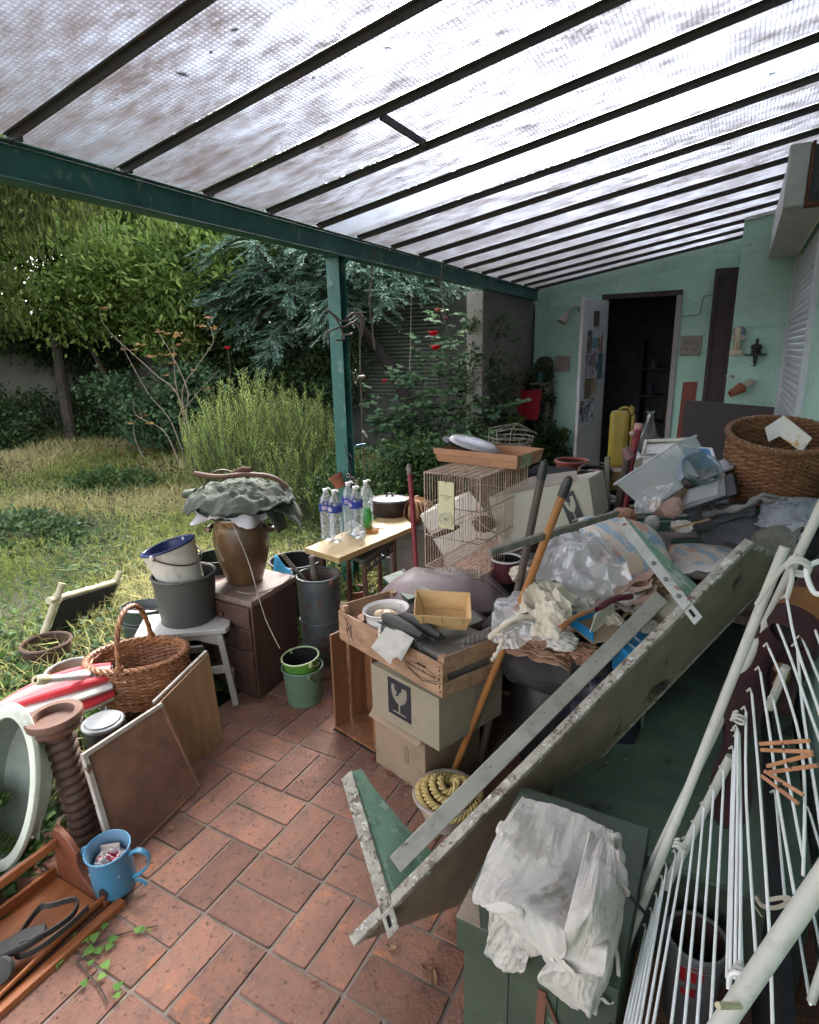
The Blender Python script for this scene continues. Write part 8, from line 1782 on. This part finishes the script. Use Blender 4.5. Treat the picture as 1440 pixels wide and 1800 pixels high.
mk('limb', bmb, BARKD, cd_t, kind='stuff'); mk('trunk', MB().tube(smoothpath([(-4.1,8.0,0),(-4.5,8.0,1.2),(-5.2,8.0,2.1),(-5.9,8.0,2.8),(-6.2,8.0,4.2)], 4), [.11-.005*i for i in range(17)], 10), BARKD, cd_t)
mk('trunk', MB().tube(smoothpath([(-6.5,8.1,0),(-6.5,8.0,1.5),(-6.1,8.0,3.0)], 4), [.12-.006*i for i in range(9)], 10), BARKD, cd_t)
plant('far_tree', 'tall dark tree rising behind the shed and the cedar', 'tree', (-4.5,10.2,0), [(-5.2,10.0,3.6,2.0,.8,1.1),(-2.8,10.0,3.4,1.6,.8,.9),(-7.4,10.0,4.2,1.6,.8,1.2),(-4.2,10.2,2.7,2.2,.5,.6),(-6.8,9.3,2.7,1.6,.4,1.0),(-8.8,9.4,3.6,1.6,.4,1.4),(-5.4,9.3,3.0,1.4,.4,.9)], 36000, .13, .07, LM_DARK, 24, .2, 0, [([(-4.5,10.2,0),(-4.5,10.2,3.4)],(.14,.06))])
# darker shrubs filling below
plant('understory_shrub', 'deep green shrub in the shade under the broadleaf tree', 'shrub', (-10.6,7.4,0), [(-10.8,7.3,.6,1.0,.6,.6),(-9.6,7.6,.5,.9,.6,.5),(-11.6,6.0,.6,.8,1.0,.6)], 9000, .08, .05, LM_DARK, 20, .12, 0)
plant('understory_shrub', 'dark shrub behind the bare rose canes', 'shrub', (-7.9,7.9,0), [(-8.2,7.7,.9,.9,.5,.9),(-7.2,7.8,1.2,.8,.4,.8),(-7.7,7.9,2.0,.8,.3,.6)], 8000, .08, .05, LM_DARK, 20, .12, 0)
plant('understory_shrub', 'shaded bush beside the corrugated shed front', 'shrub', (-6.2,7.9,0), [(-6.3,7.7,.8,.6,.4,.9),(-5.6,7.9,1.5,.5,.3,.8),(-6.5,7.9,1.7,.6,.3,.7)], 6000, .07, .045, LM_DARK, 20, .10, 0)
plant('understory_shrub', 'low leafy bush right behind the post foot', 'shrub', (-3.3,5.0,0), [(-3.3,4.9,.32,.45,.45,.36),(-3.0,5.6,.45,.4,.4,.45),(-2.8,4.4,.2,.3,.3,.25)], 5200, .055, .034, LM_IVY, 16, .07, .2)
plant('viburnum_shrub', 'layered dark-leaved shrub behind the bare canes', 'shrub', (-7.9,6.6,0), [(-8.0,6.4,1.0,.8,.5,.22),(-7.4,6.6,1.3,.6,.5,.22),(-8.3,6.5,.6,.7,.5,.3),(-7.3,6.4,.7,.6,.4,.3),(-8.9,6.3,1.25,.45,.4,.15)], 4200, .085, .055, LM_ROSE, 14, .10, .0, [([(-7.9,6.6,0),(-7.9,6.5,.7),(-8.1,6.4,1.2)],(.03,.012)),([(-7.85,6.6,0),(-7.5,6.6,1.3)],(.025,.01))])
# rosemary
rm = thing('rosemary_bush', 'big light green rosemary bush of upright stems behind the bench', 'shrub', (-4.6,5.1,0))
P, D, V_ = [], [], []; stems = MB()
for i in range(620):
    q = rc.random()**.55; a = rc.uniform(0, 6.283); bx_, by_ = -4.72+.80*q*math.cos(a), 5.15+.62*q*math.sin(a); low = False
    hh = (1.50-.62*q**2)*rc.uniform(.72,1.05)
    if i > 480: bx_, by_, hh = -3.95+.45*q*math.cos(a), 4.55+.45*q*math.sin(a), rc.uniform(.45,.85)*(1.1-.35*q)
    lean = V((.28*math.cos(a)*q+rc.gauss(0,.05), .28*math.sin(a)*q+rc.gauss(0,.05), 0)); z0 = hh*.12
    p0 = V((bx_,by_,0)); wob_ = V((rc.gauss(0,.07),rc.gauss(0,.07),0)); stems.tube([p0+V((0,0,0)), p0+lean*.4*hh+wob_+V((0,0,hh*.55)), p0+lean*hh+V((0,0,hh))], [.006,.004,.002], 3); tone = max(0,min(1,.5+1.3*NZ.noise(V((bx_*2.2,by_*2.2,hh*2)))+rc.gauss(0,.15)))
    nl = int(64*hh)
    for j in range(nl):
        s_ = .18+.82*j/nl; c0 = p0+lean*hh*s_+wob_*math.sin(math.pi*s_)+V((0,0,hh*s_)); az = j*2.4+rc.random()
        P.append(c0); D.append((math.cos(az)*.75, math.sin(az)*.75, .9+rc.uniform(-.3,.4))); V_.append(max(0,min(1,.45*tone+.45*s_**3+rc.random()*.25-.08)))
k = len(P); leafmesh('foliage', np.array([tuple(p) for p in P]), np.array(D, float), rng.normal(size=(k,3)), rng.uniform(.028,.048,k), rng.uniform(.006,.010,k), np.array(V_), LM_ROSEM, rm, shape=4, bend=.1)
mk('stems', stems, BARK, rm, kind='stuff')
# rose bushes
def compound(P, D, V_, p, d, sz, tone):                # five leaflets on a stalk
    d = d.normalized(); s_ = d.cross(V((0,0,1))); s_ = s_.normalized() if s_.length > .1 else V((1,0,0))
    for q, sg in ((.35,1),(.35,-1),(.7,1),(.7,-1),(1,0)):
        P.append(p+d*sz*1.6*q); D.append(d*(.6 if sg else 1)+s_*sg*.8+V((0,0,rc.uniform(-.25,.1)))); V_.append(tone*.6+rc.random()*.4)
def rosebush(name, label, base, canes, nleaf, sz, lm, bark, spread=.12):
    t = thing(name, label, 'rose bush', base); P, D, V_ = [], [], []
    for pts in canes:
        sp_ = smoothpath(pts, 8); mk('cane', MB().tube(sp_, [.010-.006*i/len(sp_) for i in range(len(sp_))], 6), bark, t)
        for k in range(nleaf):
            q = .2+.8*rc.random(); p = sp_[min(int(q*(len(sp_)-1)), len(sp_)-1)]; a = rc.uniform(0,6.283); d = V((math.cos(a), math.sin(a), rc.uniform(-.2,.5)))
            compound(P, D, V_, p+d*rc.uniform(0,spread), d, sz, rc.random())
    k = len(P); leafmesh('foliage', np.array([tuple(p) for p in P]), np.array([tuple(d) for d in D]), rng.normal(size=(k,3))*.45+np.array([0,-.3,1]), rng.uniform(.8,1.25,k)*sz, rng.uniform(.55,.8,k)*sz, np.array(V_), lm, t, bend=.25)
    return t
RR = lambda x, y, Y: at(x, y, Y=Y)
base_ = RR(745,880,6.3); base_.z = 0
canes = [[V((-3.55,6.35,0))]+[RR(*q) for q in c_] for c_ in (
    [(745,790,6.3),(740,700,6.25),(762,600,6.2)],[(760,780,6.3),(790,690,6.25),(790,600,6.2),(775,545,6.2)],[(780,760,6.3),(820,700,6.3),(850,640,6.4),(888,560,6.5)],[(700,790,6.2),(680,740,6.1),(676,690,6.05)],
    [(720,780,6.2),(700,740,6.1),(690,760,6.0)],[(800,780,6.2),(850,730,6.2),(885,715,6.3)],[(740,770,6.1),(730,690,6.1),(720,640,6.2)],[(770,760,6.2),(800,660,6.25),(830,620,6.3)],[(710,800,6.0),(670,800,5.8),(650,780,5.7)],[(760,800,6.0),(720,800,5.8),(740,780,5.7)],[(790,800,6.0),(835,770,5.9),(860,790,5.9)],[(745,780,6.2),(765,700,6.2),(800,640,6.2)])]
rb = rosebush('rose_bush', 'tall climbing rose bush with red blooms right of the green post', base_, canes, 62, .075, LM_ROSE, BARK, .16)
REDF = mat('red_petals', (.62,.012,.03), (.45,.008,.02), sc=20, rough=.55, bump=.1); PNK = mat('faded_rose', (.45,.22,.13), (.32,.13,.09), rough=.7)
def bloom(p, r_, m_, parent, seed=0):
    b = MB()
    for k in range(14):
        a = k*2.4; rad = r_*(.25+.75*k/14); u = V((math.cos(a), math.sin(a), 0)); tg = V((-u.y, u.x, 0)); op = .3+.9*k/14
        def pet(s_, v, u=u, tg=tg, rad=rad, op=op):
            w_ = rad*.85*math.sin(math.pi*min(max(v*.75+.2,0),1)); q = u*rad*math.sin(op)*v + V((0,0,1))*rad*math.cos(op*.8)*v; return p + q + tg*(s_-.5)*w_*1.3 - u*((s_-.5)**2)*rad*.6
        b.grid(pet, 4, 4)
    return mk('bloom', b, m_, parent)
for x, y, Y, r_, m_ in ((762,590,5.6,.085,REDF),(766,615,5.6,.085,REDF),(676,672,5.6,.048,REDF),(770,548,5.7,.06,PNK),(784,560,6.1,.04,PNK),(727,612,6.1,.035,PNK),(822,618,6.2,.035,PNK),(888,548,6.4,.022,PNK)):
    bloom(RR(x,y,Y), r_, m_, rb)
cn2 = [[RR(320,830,6.0)*1.0]+[RR(*q) for q in c_] for c_ in ([(315,700,6.0),(270,655,6.0),(190,580,6.0),(175,545,6.0)],[(312,690,6.0),(305,600,6.0)],[(320,700,6.0),(350,640,6.0),(375,600,6.0),(365,565,6.0)],[(300,740,6.0),(260,690,6.0),(210,600,6.0)],[(325,760,5.9),(330,690,5.9),(300,620,5.9),(275,580,5.9)],[(315,740,6.0),(340,700,6.0),(385,650,6.0)],[(290,760,5.9),(240,730,5.9),(235,700,5.9)],[(250,800,5.9),(235,760,5.9),(240,735,5.9)])]
for c_ in cn2: c_[0] = V((c_[1].x+.15, c_[1].y+.1, .02))
bs_ = rosebush('bare_rose', 'straggly pale-stemmed rose with yellowing leaves in the middle of the lawn edge', cn2[0][0], cn2, 2, .07, LM_DRYL, BARKP, .05)
bloom(RR(400,614,5.7), .062, REDF, bs_)
P, D, V_ = [], [], []
for x, y in ((265,605),(285,585),(300,590),(322,583),(312,588),(335,598),(290,625),(275,628),(300,610),(375,560),(370,575)): compound(P, D, V_, RR(x+rc.uniform(-6,6),y+rc.uniform(-5,5),5.95), V((rc.gauss(0,1),rc.gauss(0,1),.2)), .07, rc.random())
leafmesh('yellow_leaves', np.array([tuple(p) for p in P]), np.array([tuple(d) for d in D]), rng.normal(size=(len(P),3))*.4+np.array([0,-.4,1]), rng.uniform(.06,.09,len(P)), rng.uniform(.045,.06,len(P)), np.array(V_), LM_DRYL, bs_)
mk('cane', MB().tube(smoothpath([RR(402,700,5.9), RR(405,650,5.9), RR(400,616,5.9)], 4), .005, 5), BARK, bs_)
# ---------------- ground cover
def field(n, x0, x1, y0, y1, dens):
    x = rng.uniform(x0, x1, n); y = rng.uniform(y0, y1, n); k_ = np.array([dens(a, b_) for a, b_ in zip(x, y)]) > rng.random(n); x, y = x[k_], y[k_]
    z = np.array([hgt(a, b_) for a, b_ in zip(x, y)]); return np.stack([x, y, z], 1)
dn = lambda s_, f_: (lambda a, b_: .5+1.1*NZ.noise(V((a*f_, b_*f_, s_))))
near = lambda a, b_: min(1, 2.2/max(1, math.hypot(a, b_)-1.5))
def gdens(a, b_): return (.6+.9*NZ.noise(V((a*.8,b_*.8,1))))*max(.34, near(a,b_)) if a < -2.2 else 0
Pg = field(330000, -12.4, -2.2, -.5, 8.3, gdens); n_ = len(Pg)
dg_ = rng.normal(size=(n_,3))*.55; dg_[:,2] = 1.0; dist = np.hypot(Pg[:,0], Pg[:,1])
tone = np.array([.35+1.2*NZ.noise(V((a*.55,b_*.55,7))) for a, b_ in Pg[:,:2]]); tone += .12+.45*np.clip((dist-4.5)/4, 0, 1)
g_ = leafmesh('grass', Pg, dg_, rng.normal(size=(n_,3)), rng.uniform(.06,.19,n_)*(.8+.4*tone), rng.uniform(.003,.007,n_)*(1+dist*.12), tone*.75+rng.random(n_)*.25, LM_GRASS, None, bend=1.0, shape=4, kind='stuff'); g_['label'] = 'rough dry and green grass of the overgrown lawn'; g_['category'] = 'grass'
def cdens(a, b_): return (.15+1.9*max(0, NZ.noise(V((a*.75,b_*.75,13)))+.12))*max(.2, near(a,b_)) + (.7 if a > -3.0 and b_ < 2.6 else 0)
Pc = field(120000, -12.4, -2.12, -.6, 8.3, cdens); n_ = len(Pc); Pc[:,2] += rng.uniform(.03,.11,n_)
dc = rng.normal(size=(n_,3)); dc[:,2] *= .3
g2 = leafmesh('ground_ivy', Pc, dc, rng.normal(size=(n_,3))*.35+np.array([0,0,1]), rng.uniform(.025,.055,n_), rng.uniform(.025,.05,n_), rng.random(n_)*.8, LM_IVY, None, bend=.3, kind='stuff'); g2['label'] = 'ground ivy and clover spreading through the lawn'; g2['category'] = 'ground cover'
Pd = field(9000, -10, -5.5, 4.5, 8, lambda a, b_: .25+.6*NZ.noise(V((a,b_,3)))); n_ = len(Pd); Pd[:,2] += .05
g3 = leafmesh('dry_litter', Pd, rng.normal(size=(n_,3))*np.array([1,1,.5]), rng.normal(size=(n_,3)), rng.uniform(.08,.25,n_), rng.uniform(.004,.009,n_), rng.random(n_), LM_DRYL, None, shape=4, kind='stuff'); g3['label'] = 'dry twigs and litter at the back of the lawn'; g3['category'] = 'litter'
plant('ivy_mound', 'mound of ivy and clover in the middle of the lawn', 'plant', (-7.0,4.7,0), [(-7.0,4.7,.08,.75,.55,.18)], 2600, .055, .05, LM_IVY, 12, .05, .3)
plant('ivy_mound', 'low dark ivy patch along the left lawn edge', 'plant', (-5.9,2.9,0), [(-5.9,2.9,.06,.8,.55,.16)], 2400, .06, .05, LM_DARK, 12, .05, .3)
plant('ivy_patch', 'ivy patch on the soil in front of the bamboo frame', 'plant', (-3.1,1.25,0), [(-3.1,1.2,.02,.55,.5,.14),(-2.5,1.55,.0,.35,.35,.10),(-2.6,.75,.0,.4,.5,.12)], 2300, .05, .045, LM_IVY, 10, .04, .3)
plant('ivy_patch', 'ivy creeping under the plank bench', 'plant', (-2.6,3.1,0), [(-2.6,3.0,.02,.4,.6,.14),(-2.5,3.9,.05,.3,.6,.2)], 2600, .045, .04, LM_IVY, 10, .04, .3)
plant('ivy_plant', 'ivy bush at the foot of the garden wall near the door', 'plant', (-2.3,7.0,0), [(-2.15,7.3,.30,.22,.35,.42),(-2.25,6.6,.45,.25,.4,.5),(-1.95,7.5,.2,.2,.25,.55)], 4200, .05, .042, LM_IVY, 12, .05, .2)
plant('climbing_ivy', 'ivy strands climbing the old grey garden wall', 'plant', (-2.40,6.8,0), [(-2.52,6.06,1.2,.09,.05,.95),(-2.50,6.06,.5,.12,.08,.5),(-2.39,6.35,.9,.035,.10,.9),(-2.39,6.75,.8,.035,.12,.8),(-2.39,7.1,.8,.035,.07,.9),(-2.39,7.55,.7,.03,.08,.6)], 2600, .045, .04, LM_DARK, 10, .045, 0)
plant('climbing_ivy', 'ivy wrapped around the narrow stone niche', 'plant', (bx0.x,7.6,0), [(bx0.x,7.60,1.05,.14,.06,.50),(bx0.x,7.58,.5,.16,.08,.5)], 1500, .045, .04, LM_DARK, 10, .04, 0)
plant('climbing_ivy', 'ivy strands on the pale boundary wall', 'plant', (-12.55,5,0), [(-12.55,5.3,.9,.05,.25,.9),(-12.55,6.3,.8,.05,.2,.8),(-12.55,4.2,.7,.05,.3,.7)], 2600, .07, .055, LM_DARK, 10, .06, 0)
# shed front with a corrugated shutter
shd = thing('garden_shed', 'dark shed with a ribbed grey green roller front behind the rose', 'shed', (-4.7,8.5,0))
mk('wall', MB().box(-6.3,-3.1,8.35,8.54,0,2.75), mat('shed_dark', (.06,.065,.055), (.035,.04,.035), rough=.9, bump=.3), shd)
SLT = mat('grey_green_slat', (.085,.10,.075), (.06,.072,.055), rough=.6, dirt=.3)
for i in range(24):
    z = 1.02+i*.058; mk('slat', MB().prism([(-5.5,8.345,z),(-5.5,8.32,z+.006),(-5.5,8.312,z+.025),(-5.5,8.32,z+.044),(-5.5,8.345,z+.050)], (1.5,0,0)), SLT, shd)
# ferns at the lower left
def fern(base, label, fr):
    t = thing('fern', label, 'fern', base)
    for az, el, ll in fr:
        P, D, N_ = [], [], []; d = V((math.cos(R(az))*math.cos(R(el)), math.sin(R(az))*math.cos(R(el)), math.sin(R(el)))); s_ = d.cross(V((0,0,1))).normalized(); pts = []
        for j in range(34):
            q = j/33; c0 = V(base)+d*ll*q+V((0,0,-.35*ll*q*q)); pts.append(c0)
            if j > 3:
                w_ = ll*.26*math.sin(math.pi*min(1,q*.85+.12))
                for sg in (1,-1):
                    for m_ in range(6):
                        f_ = (m_+.5)/6; P.append(c0+s_*sg*w_*f_); D.append(d*.9+s_*sg*.35); N_.append((0,0,1)); P.append(c0+s_*sg*w_*f_); D.append(d*-.5+s_*sg*.6); N_.append((0,0,1))
        k = len(P); leafmesh('frond', np.array([tuple(p) for p in P]), np.array([tuple(x) for x in D]), np.array(N_, float)+rng.normal(size=(k,3))*.15, np.full(k,.016)*ll/.4, np.full(k,.009)*ll/.4, .3+rng.random(k)*.6, LM_FERN, t, shape=4, bend=.1)
        mk('stalk', MB().tube(pts, .002, 4), mat('fern_stalk', (.12,.13,.04), rough=.6, bump=0), t)
fern((-2.62,.95,.08), 'fern spreading at the left edge behind the parasol tip', [(60,48,.42),(20,40,.4),(100,40,.45),(-20,35,.4),(140,35,.4),(75,25,.38)])
fern((-2.06,.60,.10), 'fern arching over the rim of the pale green basin', [(62,55,.34),(35,62,.30),(85,60,.36),(10,50,.28),(120,50,.3)])
fern((-2.28,.52,.16), 'fern frond cluster hanging in front of the pale green basin rim', [(30,38,.42),(48,30,.46),(15,25,.40),(38,12,.44),(60,45,.40)])
fern((-2.15,.45,.03), 'low fern in the corner behind the wooden carrier', [(40,25,.35),(80,35,.3),(0,30,.3),(120,30,.3)])
plant('ivy_patch', 'ivy leaves behind the orange wooden carrier', 'plant', (-1.95,.55,0), [(-1.95,.55,.02,.13,.4,.07),(-2.1,.8,.02,.12,.2,.06)], 420, .045, .04, LM_IVY, 6, .03, .3)
# ivy sprig lying on the tiles
t = thing('ivy_sprig', 'fresh ivy sprig with pale green leaves lying on the tiles', 'ivy', at(155,1680,Z=.01))
def ivyleaf(p, az, sz, tl_=.3):
    p = V(p); u = V((math.cos(R(az)), math.sin(R(az)), 0)); v = V((-u.y, u.x, 0)); n = V((0,0,1))
    o = [(0,0),(.15,.38),(.02,.62),(.38,.42),(.62,.30),(1,0),(.62,-.30),(.38,-.42),(.02,-.62),(.15,-.38)]
    vs = [p+u*a*sz+v*b_*sz+n*(.004+tl_*sz*(.25-abs(b_)*.4+.1*a)) for a, b_ in o]; c0 = p+u*.35*sz+n*(.004+tl_*sz*.28)
    b = MB(); b.add([c0]+vs, [(0,i+1,(i+1) % 10+1) for i in range(10)])
    o_ = mk('leaf', b, LM_FRESH, t, smooth=True); a_ = o_.data.attributes.new('var','FLOAT','FACE'); vv = rc.random()*.8+.1; a_.data.foreach_set('value', [vv]*len(o_.data.polygons)); return o_
for x, y, az, sz in ((112,1692,200,.036),(140,1662,120,.044),(158,1655,80,.032),(150,1672,20,.034),(172,1668,-20,.028),(190,1655,40,.030),(195,1660,-60,.026),(236,1640,70,.024),(246,1636,30,.022),(262,1636,-10,.012),(180,1706,100,.030),(184,1712,-80,.024),(155,1728,230,.024),(200,1742,80,.028),(205,1748,-20,.020),(178,1632,60,.024),(136,1652,160,.026),(160,1690,-40,.018)):
    ivyleaf(at(x,y,Z=.006), az, sz)
mk('stem', MB().tube(smoothpath([at(x,y,Z=.006) for x, y in ((190,1765),(178,1740),(160,1718),(135,1690))], 5), .0022, 5), BARK, t)
mk('stem', MB().tube(smoothpath([at(x,y,Z=.006) for x, y in ((135,1690),(165,1660),(210,1643),(278,1627))], 5), .0020, 5), BARK, t)

# grit, leaf crumbs and flakes of paint on the patio
b = MB(); b2 = MB()
for i in range(1500):
    q = rc.random()
    if q < .35: x, y = rc.gauss(-1.35,.10), rc.uniform(1.5,2.6)
    elif q < .6: x, y = rc.gauss(-1.72,.07), rc.uniform(.85,2.4)
    elif q < .75: x, y = rc.gauss(-.95,.14), rc.gauss(1.62,.14)
    else: x, y = rc.uniform(-1.7,-.3), rc.uniform(.5,2.6)
    if x < -2.05: continue
    s_ = rc.uniform(.0012,.004); a = rc.uniform(0,6.28); u = V((math.cos(a),math.sin(a),0))*s_; v = V((-u.y,u.x,0))*rc.uniform(.4,1); c0 = V((x,y,.0015))
    (b if i % 4 else b2).add([c0-u-v*.6, c0+v, c0+u-v*.3, c0+V((0,0,s_*.8))], [(0,1,3),(1,2,3),(2,0,3),(0,2,1)])
for q, m_, lab in ((b, mat('grit_brown', (.10,.06,.04), (.05,.035,.03), rough=.9, bump=0), 'brown grit and leaf crumbs scattered on the tiles'), (b2, mat('grit_pale', (.45,.40,.34), (.3,.25,.2), rough=.9, bump=0), 'pale flakes of paint scattered on the tiles')):
    o = mk('debris', q, m_, None, smooth=False, kind='stuff'); o['label'] = lab; o['category'] = 'debris'
